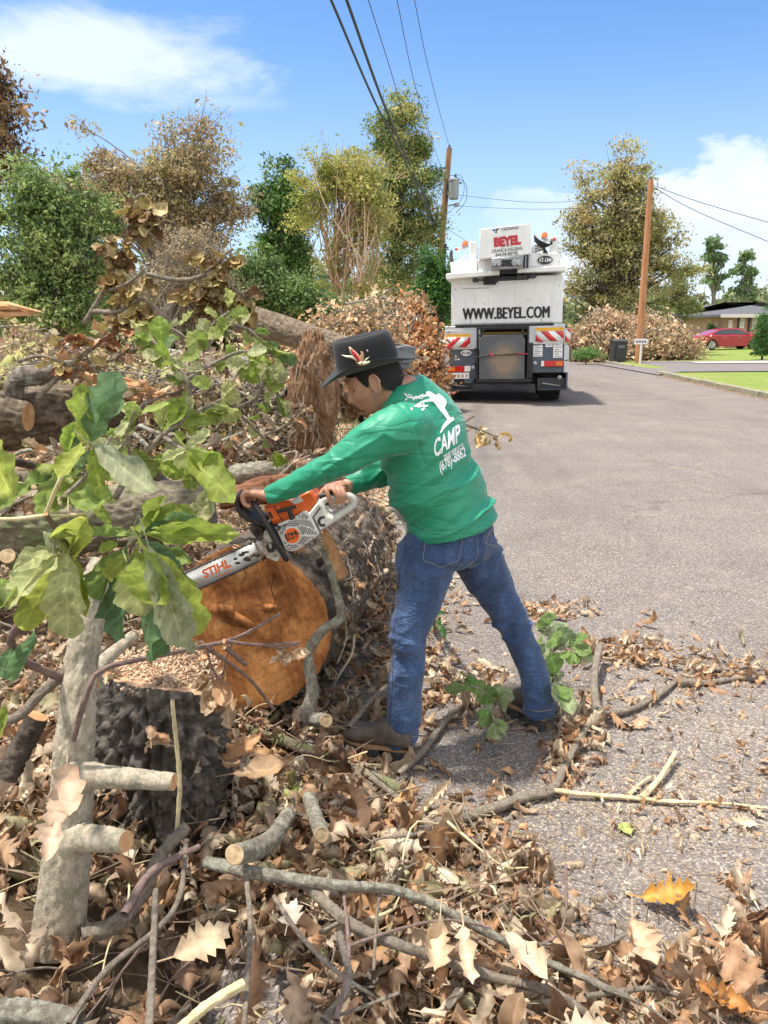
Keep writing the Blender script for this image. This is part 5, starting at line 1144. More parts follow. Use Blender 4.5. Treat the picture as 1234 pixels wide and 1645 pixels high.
def log(label, pts, radii, bark, cuts=(None, None), amp=.004, kc=6, ks=14, seg=64, rows=60, seed=1, name='log', group=None, cat='log', loc=None, fine=.35, wob=.03):
    P = np.array(pts, float); root = thing(name, P[0] if loc is None else loc, label, cat, group)
    Q = catmull(np.c_[P, np.array(radii, float)], rows); P, rad = Q[:, :3], Q[:, 3]
    F0 = furrow(amp, kc, ks, seed, fine)
    def disp(ca, sa, d, rr): return F0(ca, sa, d, rr)+rr*wob*2*vnoise(np.stack([ca*1.3, sa*1.3, d*2.0], -1), seed+8)
    mb = MB(); mb.tube(P, rad, seg, 0, disp=disp, caps=False); V = mb.v[0].reshape(rows, seg, 3)
    mb.build('bark', bark, root, smooth=180)
    for e, cm in ((0, cuts[0]), (rows-1, cuts[1])):
        if cm is None: continue
        c = V[e].mean(0); T, U, W_v = frames(P); n = T[e]*(-1 if e == 0 else 1); 
        M = Matrix(((U[e][0], W_v[e][0], T[e][0]), (U[e][1], W_v[e][1], T[e][1]), (U[e][2], W_v[e][2], T[e][2])))
        loc_ = (V[e]-c)@np.array(M); K = [1, .97, .8, .55, .3]; vv = []; rr_ = np.random.default_rng(seed)
        for q in K:
            w = loc_*q; w[:, 2] = (0 if q == 1 else (.0015 if q > .9 else .0))*(1 if e else -1)+.006*radii[0]*vnoise(w*14/ max(radii[0]*3, .3), seed)*(q < .95); vv.append(w)
        vv = np.vstack(vv+[np.zeros((1, 3))]); f = []; g = []
        for a_ in range(len(K)-1):
            for j in range(seg): f.append((a_*seg+j, a_*seg+(j+1) % seg, (a_+1)*seg+(j+1) % seg, (a_+1)*seg+j))
        for j in range(seg): g.append(((len(K)-1)*seg+j, (len(K)-1)*seg+(j+1) % seg, len(K)*seg))
        f, g = np.array(f), np.array(g)
        if e == 0: f, g = f[:, ::-1], g[:, ::-1]
        m2 = MB(); m2.add(vv, [f, g]); me = m2.mesh('cut_end'); me.polygons.foreach_set('use_smooth', np.ones(len(me.polygons), bool))
        o = link_mesh('cut_end', me, cm, root); o.matrix_local = Matrix.Translation(Vector(c)-root.location) @ M.to_4x4()
    return root
B_BRN = barkmat('bark_brown_furrowed', [(.055,.040,.028), (.19,.145,.105), (.38,.30,.22)], 20, bs=1.0)
# the big log being cut
CT = [(400,1012,2.95)]
c0 = at(398, 1010, 2.83); c1 = at(565, 858, 4.9)
biglog = log('big oak log with a wide orange sawn face, being cut by the man', [c0, c0*.6+c1*.4+np.array([0, 0, .01]), c1], [.340, .325, .275], B_DARK, (C_ORG, C_ORG), .016, 8, 11, 150, 170, 3, fine=.5, wob=.035)
# dark rim of sapwood and a few radial splits on the sawn face
T_ = nrm(c1-c0); Ux = nrm(np.cross(T_, (0, 0, 1))); Uz = np.cross(Ux, T_)
def face_crack(label, pts, w, name='crack'):
    mb = MB(); q = [c0+Ux*a+Uz*b_-T_*.010 for a, b_ in pts]; mb.tube(catmull(np.array(q), 24), w, 5, 0); return mb
CRK = pm('crack_dark', (.055,.022,.012), .9)
for pts, w in (([(-.12,.23),(-.10,.17),(-.115,.12),(-.09,.06)], .0016), ([(.02,.26),(.0,.22),(.012,.19),(.03,.18)], .0015), ([(-.16,.10),(-.10,.09),(-.03,.10)], .001), ([(.29,.02),(.30,-.06),(.285,-.12)], .002)):
    mb = face_crack('', [(-a, b_) for a, b_ in pts], w); mb.build('crack', CRK, biglog)
# splintered hinge flakes along the top of the face
mb = MB(); r = np.random.default_rng(6)
for k in range(26):
    t = r.uniform(.15, 2.2); q = c0+(Ux*-math.cos(t)+Uz*math.sin(t))*.33*r.uniform(.90, 1.0)-T_*.01; L = r.uniform(.02, .07); d = nrm(-T_*r.uniform(.2, .7)+r.normal(size=3)*.45+Uz*.4); mb.tube(np.array([q, q+d*L]), [r.uniform(.004, .011), .001], 4)
mb.build('splinters', RAW, biglog, smooth=0)
C_FLK = cutmat('torn_wood_flakes', (.44,.19,.065), (.60,.32,.13), (.25,.10,.038), 9, ringmix=.1)
for k in range(5):
    a, b_ = r.uniform(-.22, .20), r.uniform(-.05, .27)
    if math.hypot(a, b_) > .29: continue
    n_ = r.integers(5, 8); rr = r.uniform(.02, .06); q0 = c0+Ux*-a+Uz*b_-T_*.002; sk = r.uniform(-.5, .5)
    pts = [q0+Ux*math.cos(t)*rr*r.uniform(.7, 1.5)+Uz*(math.sin(t)*rr*r.uniform(.4, .8)+math.cos(t)*rr*sk) for t in np.linspace(0, math.tau, n_, endpoint=False)]
    mb = MB(); mb.prism(pts, -T_*r.uniform(.004, .006)); mb.build('torn_flake', C_FLK, biglog, smooth=0)

a0, a1 = at(520, 850, 2.86), at(546, 925, 2.90)
log('reddish peeled wood slab leaning between the saw and the bark', [a0, a0*.5+a1*.5, a1], [.010, .026, .034], RAW, (None, C_ORG), .006, 9, 40, 28, 40, 8, name='wood_slab', cat='wood slab')
# other logs
log('mossy grey log lying across behind the green leaves, sawn end on its right', [at(-120, 858, 3.7), at(100, 838, 3.8), at(342, 810, 3.9)], [.185, .165, .135], B_MOSS, (None, B_GREY), .010, 9, 16, 96, 110, 4)
log('small pale lichen covered log behind the sawing hand', [at(335, 775, 4.9), at(430, 758, 5.0), at(660, 745, 5.2)], [.075, .07, .06], B_LICH, (None, None), .006, 8, 20, 48, 70, 5)
log('split red heartwood log under the pale lichen log', [at(352, 805, 4.75), at(440, 786, 4.85), at(590, 778, 5.0)], [.05, .085, .07], RED, (C_ORG, None), .010, 5, 5, 40, 60, 6)
lg = log('dark furrowed log with a torn orange splintered end', [at(-120, 700, 4.6), at(60, 668, 4.7), at(225, 645, 4.8)], [.16, .16, .12], B_BRN, (None, C_ORG), .016, 8, 10, 90, 90, 7)
mb = MB(); r = np.random.default_rng(8); e0, e1 = at(140, 612, 4.62), at(262, 645, 4.62)
for k in range(46):
    t = r.random(); s0 = e0*(1-t)+e1*t+r.normal(size=3)*np.array([.03, .05, .035]); d = nrm(np.array([1, -.1, -.22])+r.normal(size=3)*.13); L = r.uniform(.15, .5)*(1.1-t*.7); w = r.uniform(.010, .028)
    mb.tube(np.array([s0-d*L*.5, s0+r.normal(size=3)*.01, s0+d*L*.5]), [w*.6, w, .002], 5, 0, squash=(1, .5))
mb.build('torn_wood', RAW, lg, smooth=30)
log('bent grey limb resting on top of the furrowed log', [at(22, 655, 4.5), at(28, 612, 4.5), at(70, 600, 4.5), at(130, 592, 4.6)], [.042, .052, .055, .048], B_GREY, (None, RAW), .005, 6, 18, 40, 60, 9, name='limb', cat='limb')
log('short broken log end at the left border under the grey limb', [at(-60, 658, 4.3), at(10, 666, 4.3), at(46, 670, 4.3)], [.085, .085, .078], B_BRN, (None, RAW), .010, 8, 14, 48, 40, 10, name='limb', cat='limb')
log('long fallen trunk with fine grey bark, farthest back behind the hat', [at(385, 510, 10.2), at(470, 535, 10), at(560, 562, 9.6), at(600, 575, 9.5)], [.19, .17, .14, .12], B_BRN, (C_ORG, None), .008, 12, 8, 80, 90, 11)
log('small fallen trunk in the grey twigs under the long fallen trunk', [at(250, 570, 9.4), at(340, 580, 9.2), at(430, 585, 9.0)], [.09, .09, .07], B_GREY, (RAW, None), .006, 8, 12, 40, 50, 12)
pl = thing('splintered_plank', at(20, 497, 4.6), 'torn pale orange wood shard sticking out at the left border', 'wood shard'); mb = MB(); r = np.random.default_rng(9)
for k in range(12):
    y0 = r.uniform(484, 508); mb.tube(np.array([at(-70, y0+3, 4.6), at(r.uniform(-10, 25), y0, 4.6+r.normal()*.02), at(r.uniform(32, 72), 503+r.normal()*3, 4.6)]), [.02, .018, .001], 5, 0)
o = mb.build('torn_wood', RAW, pl, smooth=30)
r = np.random.default_rng(15)
def limb_at(c, L, rad, k, lab, grp):
    a = r.uniform(-1.35, 1.35)+(math.pi if r.random() < .5 else 0); d = np.array([math.cos(a), math.sin(a), r.normal()*.34])*L/2
    pts = [c-d, c-d*.3+r.normal(size=3)*L*.03, c+d*.35+r.normal(size=3)*L*.04, c+d]; m_ = (B_GREY, B_DARK, B_LICH, B_GREY)[k % 4]
    return log(lab, pts, [rad, rad*.95, rad*.8, rad*.6], m_, ((RAW, C_PALE, None)[k % 3], None), rad*.06, 6, 18, 26, 34, 300+k, 'limb', grp, 'limb')
for k in range(30):
    px, py = r.uniform(-60, 420), r.uniform(585, 765); Y = 4.9+(760-py)/185*3.4+r.uniform(-.3, .3); c = at(px, py, Y); g = float(gh(c[0], c[1])); c[2] = max(c[2], g+.06)
    limb_at(c, r.uniform(.4, 1.3), r.uniform(.014, .048), k, 'broken bare limb heaped among the logs on the verge', 'broken limbs heaped among the logs')
B_STUMP = barkmat('bark_stump_grey', [(.055,.047,.040), (.165,.145,.125), (.33,.30,.265)], 26, bs=1.0)
# stump with sawdust
sc = at(262, 1080, 2.26); sb = np.array([sc[0]-.03, 2.20, -.05])
stump = log('rough dark stump with sawdust on its top beside the pale sapling', [sb, sb*.5+sc*.5+np.array([-.01, -.02, 0]), sc], [.250, .215, .190], B_STUMP, (None, C_SAW), .026, 7, 13, 150, 90, 14, name='stump', cat='stump', fine=.7, wob=.11)
mb = MB(); r = np.random.default_rng(10)
for k in range(900):
    a = r.random()*6.28; q = math.sqrt(r.random())*.18; p = sc+np.array([math.cos(a)*q, math.sin(a)*q*.97, .01+r.random()*.02]); mb.box(p, (r.uniform(.004, .014), r.uniform(.003, .01), .003), 0, Matrix.Rotation(r.random()*6, 3, Vector(r.normal(size=3))))
mb.build('sawdust', pm('sawdust', (.70,.50,.34), .9, .2, 40), stump, smooth=0)
# root ball
def blob(label, name, c, rad, m, amp, seed, cat, k=5, oct=4, fib=True):
    n1, n2 = 130, 90; u = np.linspace(0, 2*np.pi, n1, endpoint=False); w = np.linspace(0.02, math.pi-.02, n2)
    U, V = np.meshgrid(u, w, indexing='ij'); d = np.stack([np.cos(U)*np.sin(V), np.sin(U)*np.sin(V), np.cos(V)], -1)
    dd = d*(1+.30*fbm(d*1.7+seed, 3, seed)[..., None]+amp*(1-2*np.abs(fbm(d*np.array([k, k, k*.5])+seed, oct, seed+1)))[..., None]+amp*.5*vnoise(d*np.array([26, 26, 9]), seed+2)[..., None])
    v = (np.array(c)+dd*np.array(rad)).reshape(-1, 3); i = np.arange(n1)[:, None]*n2+np.arange(n2-1)[None]; j = ((np.arange(n1)+1) % n1)[:, None]*n2+np.arange(n2-1)[None]
    root = thing(name, (c[0], c[1], float(gh(c[0], c[1]))), label, cat); mb = MB(); mb.add(v, [np.stack([i, i+1, j+1, j], -1).reshape(-1, 4)[:, ::-1]]); mb.build('soil', m, root, smooth=180); return root
SOIL = barkmat('root_soil', [(.085,.040,.022), (.24,.135,.075), (.46,.31,.20)], 11, (1, 1, .5), bs=1.0)
rb = blob('upright brown clod of soil and roots, left of the man under his hat', 'root_ball', at(503, 640, 6.3), (.17, .17, .44), SOIL, .20, 3, 'root ball')
rb2 = blob('smaller dark root clod seen right behind the man\'s face', 'root_ball', at(570, 628, 6.6), (.17, .16, .20), SOIL, .22, 5, 'root ball')
mb = MB(); r = np.random.default_rng(12); c = at(503, 640, 6.3)
for k in range(170):
    a = r.random()*6.28; z = r.uniform(-.42, .36); q = .15; p = c+np.array([math.cos(a)*q, math.sin(a)*q, z]); e = p+np.array([math.cos(a)*r.uniform(.02, .14), math.sin(a)*.1, -r.uniform(.02, .25)]); mb.tube(np.array([p, (p+e)/2+r.normal(size=3)*.03, e]), [.006, .004, .001], 4, 0, caps=False)
mb.build('roots', B_TWIG, rb, smooth=60)

def G(px, py, z=0.0):
    p = gnd(px, py, z)
    for _ in range(4):
        if p[0] > bndx(p[1])+.02 or z < .05: break
        p = gnd(px, py, max(z, float(gh(p[0], p[1]))+.115))
    return p
def wr(p, wpx):  # half thickness in metres of something wpx pixels wide at p
    zc = p[1]*CP+(CAM_H-p[2])*SP; return wpx/2/F_PX*zc
def branch(label, pts, w, bark, cuts=(None, None), name='branch', cat='branch', group='cut and broken branches', rows=40, seg=20, amp=.0012, seed=1, subs=()):
    P = np.array(pts, float); rad = np.interp(np.linspace(0, 1, len(P)), np.linspace(0, 1, len(w)), w); rad = [wr(p, q)*(.74 if name == 'branch' else .95) for p, q in zip(P, rad)]
    r = np.random.default_rng(seed+500); root = log(label, P, rad, bark, cuts, amp, 5, 45, seg, rows, seed, name, group, cat, fine=.8, wob=.05)
    for sp, sw in subs:
        S = np.array(sp, float); mb = MB(); rr = [wr(p, q) for p, q in zip(S, np.interp(np.linspace(0, 1, len(S)), np.linspace(0, 1, len(sw)), sw))]
        Q = catmull(np.c_[S, rr], 30); mb.tube(Q[:, :3], Q[:, 3]*(1+.55*np.exp(-np.linspace(0, 9, 30))), 20, 0, disp=furrow(amp*.9, 4, 60, seed+3), capm=1); mb.build('side_branch', [bark, RAW], root, smooth=50)
    # knots
    Q = catmull(P, 60); RR = np.interp(np.linspace(0, 1, 60), np.linspace(0, 1, len(rad)), rad)
    for k in range(max(2, len(P)-1)):
        i = r.integers(4, 56); d = nrm(r.normal(size=3)+np.array([0, -.3, .6])); p = Q[i]; mb = MB(); mb.tube(np.array([p, p+d*RR[i]*.92, p+d*RR[i]*1.06]), [RR[i]*.6, RR[i]*.42, RR[i]*.16], 8, 0); mb.build('knot', bark, root, smooth=60)
    return root
GR = 'cut and broken branches'
A = at
branch('thick pale upright sapling trunk with two sawn side stubs', [A(92,1524,1.58), A(112,1330,1.64), A(122,1180,1.68), A(132,1060,1.74), A(150,960,1.8), A(165,900,1.85)], [84, 70, 60, 52, 48, 36], B_PALE, (RAW, None), 'sapling_trunk', 'tree trunk', None, 110, 56, .0022, 21,
       subs=(([A(125,1245,1.64), A(200,1250,1.6), A(280,1256,1.58)], [40, 33, 27]), ([A(120,1345,1.62), A(165,1348,1.56), A(203,1352,1.53)], [44, 40, 33]), ([A(140,1095,1.74), A(170,1060,1.9), A(215,1020,2.0)], [26, 22, 16])))
branch('sawn limb with a round pale cut end facing the viewer', [A(377,1373,1.56), A(412,1364,1.68), A(440,1343,1.80), A(464,1308,1.92)], [44, 44, 38, 34], B_LICH, (C_PALE, None), seed=22)
branch('long yellow grey branch running from the sawn limb to the bottom right', [G(330,1385,.30), G(420,1404,.31), G(540,1422,.30), G(645,1433,.26), G(760,1486,.18), G(850,1532,.12), G(1010,1602,.05)], [26, 27, 24, 22, 20, 17, 12], B_LICH, (None, None), rows=110, seed=23)
branch('branch just below the long yellow grey branch towards the bottom centre', [G(490,1420,.29), G(560,1482,.26), G(625,1512,.23), G(700,1538,.19), G(800,1572,.12), G(890,1596,.08), G(970,1650,.04)], [22, 24, 22, 20, 20, 20, 18], B_TWIG, (None, None), rows=100, seed=24)
branch('short sawn limb with a pale oval cut end in the leaves at the centre', [A(517,1341,1.74), A(508,1316,1.86), A(496,1280,2.0)], [34, 32, 28], B_LICH, (C_PALE, None), seed=25)
branch('crooked lichen covered branch standing before the orange sawn face', [A(524,1158,2.44), A(494,1150,2.58), A(502,1110,2.66), A(496,1050,2.68), A(520,1012,2.68), A(548,990,2.7), A(536,935,2.72), A(518,880,2.76)], [30, 30, 25, 22, 21, 20, 15, 10], B_LICH, (C_PALE, None), rows=100, seg=28, amp=.0025, seed=26)
branch('mossy yellow limb with a sawn tip lying by the front boot', [G(400,1176,.04), G(470,1196,.03), G(560,1234,.03), G(610,1254,.03), G(645,1268,.03)], [22, 24, 26, 26, 26], B_MOSS, (None, C_PALE), rows=70, seed=27)
branch('thin stick with a yellow tip lying over the mossy limb at the front boot', [G(560,1226,.045), G(600,1252,.045), G(635,1278,.045), G(658,1296,.03)], [9, 11, 12, 13], B_TWIG, (None, C_PALE), seed=28)
branch('long forked branch lying across the asphalt right of the man', [G(640,1352,.06), G(700,1325,.045), G(780,1302,.035), G(850,1278,.03), G(888,1268,.03), G(912,1222,.03), G(944,1166,.03), G(960,1150,.03), G(1010,1141,.025), G(1060,1116,.025), G(1095,1088,.02), G(1140,1076,.02), G(1192,1078,.018)], [14, 26, 24, 21, 19, 17, 15, 14, 12, 10, 9, 7, 4], B_TWIG, (None, None), rows=160, seg=22, seed=29,
       subs=(([G(962,1152,.035), G(955,1110,.06), G(957,1070,.08), G(964,1038,.10)], [13, 12, 11, 12]), ([G(1090,1095,.025), G(1130,1097,.02), G(1190,1090,.015), G(1230,1095,.012)], [12, 8, 7, 4])))
branch('long thin peeled yellow stick lying on the asphalt to the right border', [G(880,1268,.035), G(935,1276,.025), G(1010,1281,.02), G(1080,1288,.02), G(1150,1290,.02), G(1250,1300,.018)], [10, 10, 9, 8, 6, 5], B_YEL, (None, None), rows=90, seed=30, subs=(([G(1030,1284,.02), G(1060,1250,.03), G(1086,1208,.05)], [9, 8, 7]), ([G(1010,1278,.02), G(1025,1262,.02), G(1045,1248,.02)], [6, 5, 4])))
branch('dark stick between the man\'s boots leaning up from the leaves', [G(640,1245,.05), G(680,1205,.03), G(712,1162,.03), G(742,1132,.03), G(790,1100,.03)], [12, 15, 13, 11, 7], B_TWIG, seed=31)
branch('bent grey branch growing from the foot of the sapling trunk to a torn tip', [A(130,1502,1.56), A(185,1485,1.6), A(225,1440,1.66), A(258,1375,1.72), A(300,1328,1.78)], [34, 34, 30, 26, 24], B_TWIG, (None, RAW), seed=32)
branch('yellow green sawn stick at the bottom border left of centre', [G(270,1672,.34), G(330,1618,.36), G(392,1580,.37)], [24, 22, 22], B_YEL, (None, C_PALE), seed=33)
branch('dark broken stub with a torn orange top left of the sapling', [A(10,1250,1.75), A(35,1200,1.78), A(60,1150,1.8)], [46, 46, 44], B_DARK, (None, RAW), seed=34, amp=.003)
branch('mossy limb piece in the bottom left corner', [G(-40,1628,.30), G(40,1624,.31), G(130,1640,.31)], [48, 48, 40], B_LICH, seed=35)
branch('small limb with a round yellow cut end at the left border under the log', [A(12,893,2.2), A(40,915,2.35), A(80,940,2.6)], [32, 34, 34], B_MOSS, (C_PALE, None), seed=36)
branch('purple brown twig carrying the big green leaves on the left', [A(235,860,1.42), A(190,870,1.42), A(150,868,1.42), A(112,885,1.42), A(85,935,1.42), A(35,1000,1.45), A(18,1030,1.5), A(40,1062,1.6), A(105,1092,1.72)], [6, 8, 11, 13, 15, 16, 17, 17, 18], B_PURP, rows=100, seed=37,
       subs=(([A(112,885,1.42), A(98,862,1.4), A(82,838,1.38), A(74,826,1.36)], [12, 10, 8, 6]), ([A(40,1062,1.6), A(10,1062,1.55), A(-30,1060,1.5)], [9, 8, 6])))
branch('crooked grey branch left of the sapling at its upper fork', [A(110,1075,1.72), A(70,1110,1.7), A(30,1150,1.68), A(-10,1165,1.66)], [26, 20, 20, 18], B_TWIG, seed=38)
branch('thin pinkish twig arching from the sapling to the front of the sawn face', [A(118,1190,1.62), A(138,1120,1.62), A(165,1076,1.66), A(260,1052,1.8), A(375,1026,2.05), A(450,986,2.2)], [11, 11, 10, 9, 7, 4], B_PURP, rows=80, seed=39,
       subs=(([A(330,1038,1.95), A(400,1090,2.1), A(440,1140,2.2)], [6, 5, 5]), ([A(360,1030,2.0), A(420,1036,2.1), A(482,1032,2.2)], [5, 4, 3]), ([A(360,1038,2.0), A(395,1068,2.1)], [7, 7])))
branch('upright thin tan twig in front of the dark stump', [A(277,1124,1.9), A(283,1190,1.9), A(289,1260,1.88), A(284,1340,1.85)], [7, 8, 9, 8], B_YEL, seed=40)
for k, (p, w) in enumerate(([[(395,1400,.34),(402,1480,.34),(398,1560,.34),(392,1650,.34)], [8,9,9,9]], [[(250,1430,.36),(246,1530,.37),(240,1650,.36)], [9,12,14]], [[(200,1470,.36),(245,1400,.37),(320,1360,.36)], [16,14,10]], [[(110,1645,.36),(170,1560,.36),(280,1460,.36),(300,1350,.36)], [9,10,9,8]], [[(600,1560,.25),(608,1450,.26),(628,1400,.27)], [5,5,3]], [[(540,1640,.28),(560,1540,.27),(552,1430,.28)], [9,7,5]], [[(545,1500,.27),(560,1580,.27),(520,1640,.27)], [12,13,15]], [[(440,1440,.33),(480,1500,.32),(540,1560,.28),(600,1600,.26)], [7,8,7,5]], [[(560,1520,.27),(650,1490,.24),(720,1478,.22),(790,1490,.2)], [6,5,4,3]], [[(600,1262,.045),(560,1240,.045),(520,1215,.045),(480,1205,.045)], [6,8,8,7]], [[(560,1170,.1),(600,1120,.1),(640,1090,.08)], [10,9,6]], [[(730,1560,.12),(780,1590,.1),(860,1630,.08)], [6,6,5]], [[(860,1515,.06),(960,1520,.04),(1010,1500,.03)], [4,4,3]], [[(940,1600,.08),(1060,1590,.05),(1160,1640,.04)], [9,8,7]])):
    branch('bare stick lying among the dry leaves in the foreground', [G(*q) for q in p], w, (B_TWIG, B_TWIG, B_PURP)[k % 3], name='stick', cat='stick', group='bare sticks in the foreground litter', rows=40, seg=10, amp=.0008, seed=60+k)
r = np.random.default_rng(99)
for k in range(120):
    if k < 80:
        y = r.uniform(1.2, 3.0); x = bndx(y)-r.random()**1.1*1.7+.02; L = r.uniform(.12, .5)
    else: y = r.uniform(3, 6.5); x = bndx(y)-.05-r.random()*2.6; L = r.uniform(.25, .8)
    a = r.random()*6.28; p = np.array([x, y, float(gh(x, y))+.07+.07*r.random()]); d = np.array([math.cos(a), math.sin(a), r.normal()*.28])*L
    Q = catmull(np.array([p-d/2, p-d*.15+r.normal(size=3)*.02*L*3, p+d*.2+r.normal(size=3)*.02*L*3, p+d/2]), 12); Q[:, 2] = np.maximum(Q[:, 2], gh(Q[:, 0], Q[:, 1])+.02)
    rd = r.uniform(.002, .0055)*(1 if k < 80 else 1.8); mb = MB(); mb.tube(Q, np.linspace(rd, rd*.4, 12), 7, 0, disp=furrow(.0006, 4, 60, k))
    for q in range(2): i = r.integers(3, 10); mb.tube(np.array([Q[i], Q[i]+r.normal(size=3)*.035+np.array([0,0,.02])]), [rd*.6, rd*.2], 5, 0)
    o = mb.build('twig', (B_TWIG, B_PURP, B_YEL)[int(r.integers(0, 8)) % 3], None, smooth=60, origin=p)
    props(o, 'thin bare forked twig caught in the dry leaf litter', 'twig', 'loose twigs in the litter')

# ------------------------------------------------------------------ leafy branches
def spray(label, name, stems, leaves, temps, cols, mat, bark, Lm, seed, cat='leafy branch', group=None, droop=.3, spread=1.0, wmul=1.0, face=(0, -1, .5), pos_jit=.0):
    """stems: list of (points, px widths); leaves: list of (stem index, how many, size)"""
    r = np.random.default_rng(seed); S = [(np.array(p, float), w) for p, w in stems]; root = thing(name, S[0][0][0], label, cat, group); mb = MB()
    for P, w in S:
        rr = [wr(p, q) for p, q in zip(P, np.interp(np.linspace(0, 1, len(P)), np.linspace(0, 1, len(w)), w))]; Q = catmull(np.c_[P, rr], 24); mb.tube(Q[:, :3], np.abs(Q[:, 3])+.0006, 8, 0)
    mb.build('stem', bark, root, smooth=180); B, D, U, Z, C, Wd = [], [], [], [], [], []
    pet = None; lm = MB()
    for i, n, size in leaves:
        Q = catmull(S[i][0], 40); T, _, _ = frames(Q)
        for k in range(n):
            j = int(39*r.uniform(.25, 1)**.8); b = Q[j]; d = nrm(T[j]*.6*spread+r.normal(size=3)*np.array([1, .6, .8])*.75+np.array([0, 0, -droop])); u = nrm(np.array(face)+r.normal(size=3)*.5)
            L = size*r.uniform(.6, 1.25)*.9; pb = b+d*L*.22+np.array([0, 0, -.01*droop]); lm.tube(np.array([b, (b+pb)/2+np.array([0, 0, .01*L]), pb]), .0012, 4, 1, caps=False)
            tip = pb+d*L; zc = tip[1]*CP+(CAM_H-tip[2])*SP; tpx = CXP+F_PX*tip[0]/zc; tpy = CYP-F_PX*(tip[1]*SP-(CAM_H-tip[2])*CP)/zc
            if tip[1] < 2.9 and tpx > 352 and 690 < tpy < 960: continue
            B.append(pb); D.append(d); U.append(u); Z.append(L); C.append(np.array(cols[r.integers(0, len(cols))])*r.uniform(.8, 1.2)); Wd.append(r.uniform(.8, 1.15)*wmul)
    place_leaves(lm, np.array(B), np.array(D), np.array(U), np.array(Z), temps, np.array(C), r, np.array(Wd)); lm.build('leaves', [mat, bark], root, smooth=180); return root
GC = [(.24,.33,.055), (.30,.38,.08), (.15,.25,.07), (.36,.41,.13), (.20,.29,.06), (.12,.20,.07)]
GY = [(.38,.42,.14), (.46,.47,.20), (.30,.37,.09), (.42,.44,.22), (.24,.31,.07)]
def hero(label, name, items, stems, bark, seed, group=None):
    """hand placed big leaves: (base px,py, tip px,py, Y, width factor, colour, roll)"""
    r = np.random.default_rng(seed); b0 = at(items[0][0], items[0][1], items[0][4]); root = thing(name, b0, label, 'leafy branch', group); mb = MB()
    B, D, U, Z, C, Wd = [], [], [], [], [], []
    for (bx_, by_, tx_, ty_, Y, wf, col, roll) in items:
        b = at(bx_, by_, Y); t = at(tx_, ty_, Y-.05+r.uniform(-.05, .05)); d = t-b; L = np.linalg.norm(d)
        u = nrm(np.array([roll+r.normal()*.15, -1, .55+r.normal()*.2])); B.append(b); D.append(d); U.append(u); Z.append(L*1.04); C.append(np.array(col)*r.uniform(.92, 1.08)); Wd.append(wf*.88)
    place_leaves(mb, np.array(B), np.array(D), np.array(U), np.array(Z), T_GRN, np.array(C), r, np.array(Wd)); mb.build('leaves', GREENL, root, smooth=180)
    # midribs
    rb_ = MB()
    st = MB()
    for P, w in stems:
        P = np.array(P, float); rr = [wr(p, q) for p, q in zip(P, np.interp(np.linspace(0, 1, len(P)), np.linspace(0, 1, len(w)), w))]; Q = catmull(np.c_[P, rr], 24); st.tube(Q[:, :3], np.abs(Q[:, 3])+.0005, 8, 0)
    for it, b in zip(items, B):
        k = min((np.linalg.norm(np.array(p)-b), i, j) for i, (P, w) in enumerate(stems) for j, p in enumerate(P)); e = np.array(stems[k[1]][0][k[2]])
        if k[0] < .12: st.tube(np.array([e, (e+b)/2+np.array([0, 0, .004]), b]), .0016, 5, 0, caps=False)
    st.build('stem', bark, root, smooth=180); return root
g1, g2, g3, g4, g5, g6 = (.30,.38,.07), (.40,.46,.09), (.16,.27,.12), (.50,.54,.24), (.26,.35,.09), (.36,.39,.23)
hero('big green and teal leaves on a forked stem, standing highest at the left', 'leafy_branch', [
    (145,712,172,612,1.35,.85,g3,.2), (148,715,122,625,1.38,.55,g1,-.3), (150,710,205,628,1.4,.45,g1,.3), (132,712,98,775,1.35,1.0,g2,-.2), (150,715,248,790,1.33,.72,g6,.1), (146,722,165,800,1.36,.9,g1,0), (150,722,205,768,1.4,.8,g1,.2),
    (300,722,374,808,2.2,.95,g1,.1), (296,725,330,690,2.2,.8,g4,.1), (300,722,262,742,2.2,.8,g4,0),
    (92,760,60,830,1.4,.7,g5,-.2), (-30,700,24,800,1.2,1.2,g2,-.1), (150,720,120,690,1.4,.8,g2,.1), (110,800,190,815,1.42,.9,g5,.2), (140,790,180,840,1.45,.8,g1,0)],
    [([A(74,826,1.38), A(95,775,1.36), A(120,735,1.36), A(148,712,1.36)], [7, 6, 6, 5]), ([A(-30,832,1.36), A(20,834,1.36), A(74,828,1.37)], [5, 6, 6]), ([A(74,828,1.37), A(110,828,1.4), A(140,825,1.42)], [5, 5, 4])], B_YEL, 1)
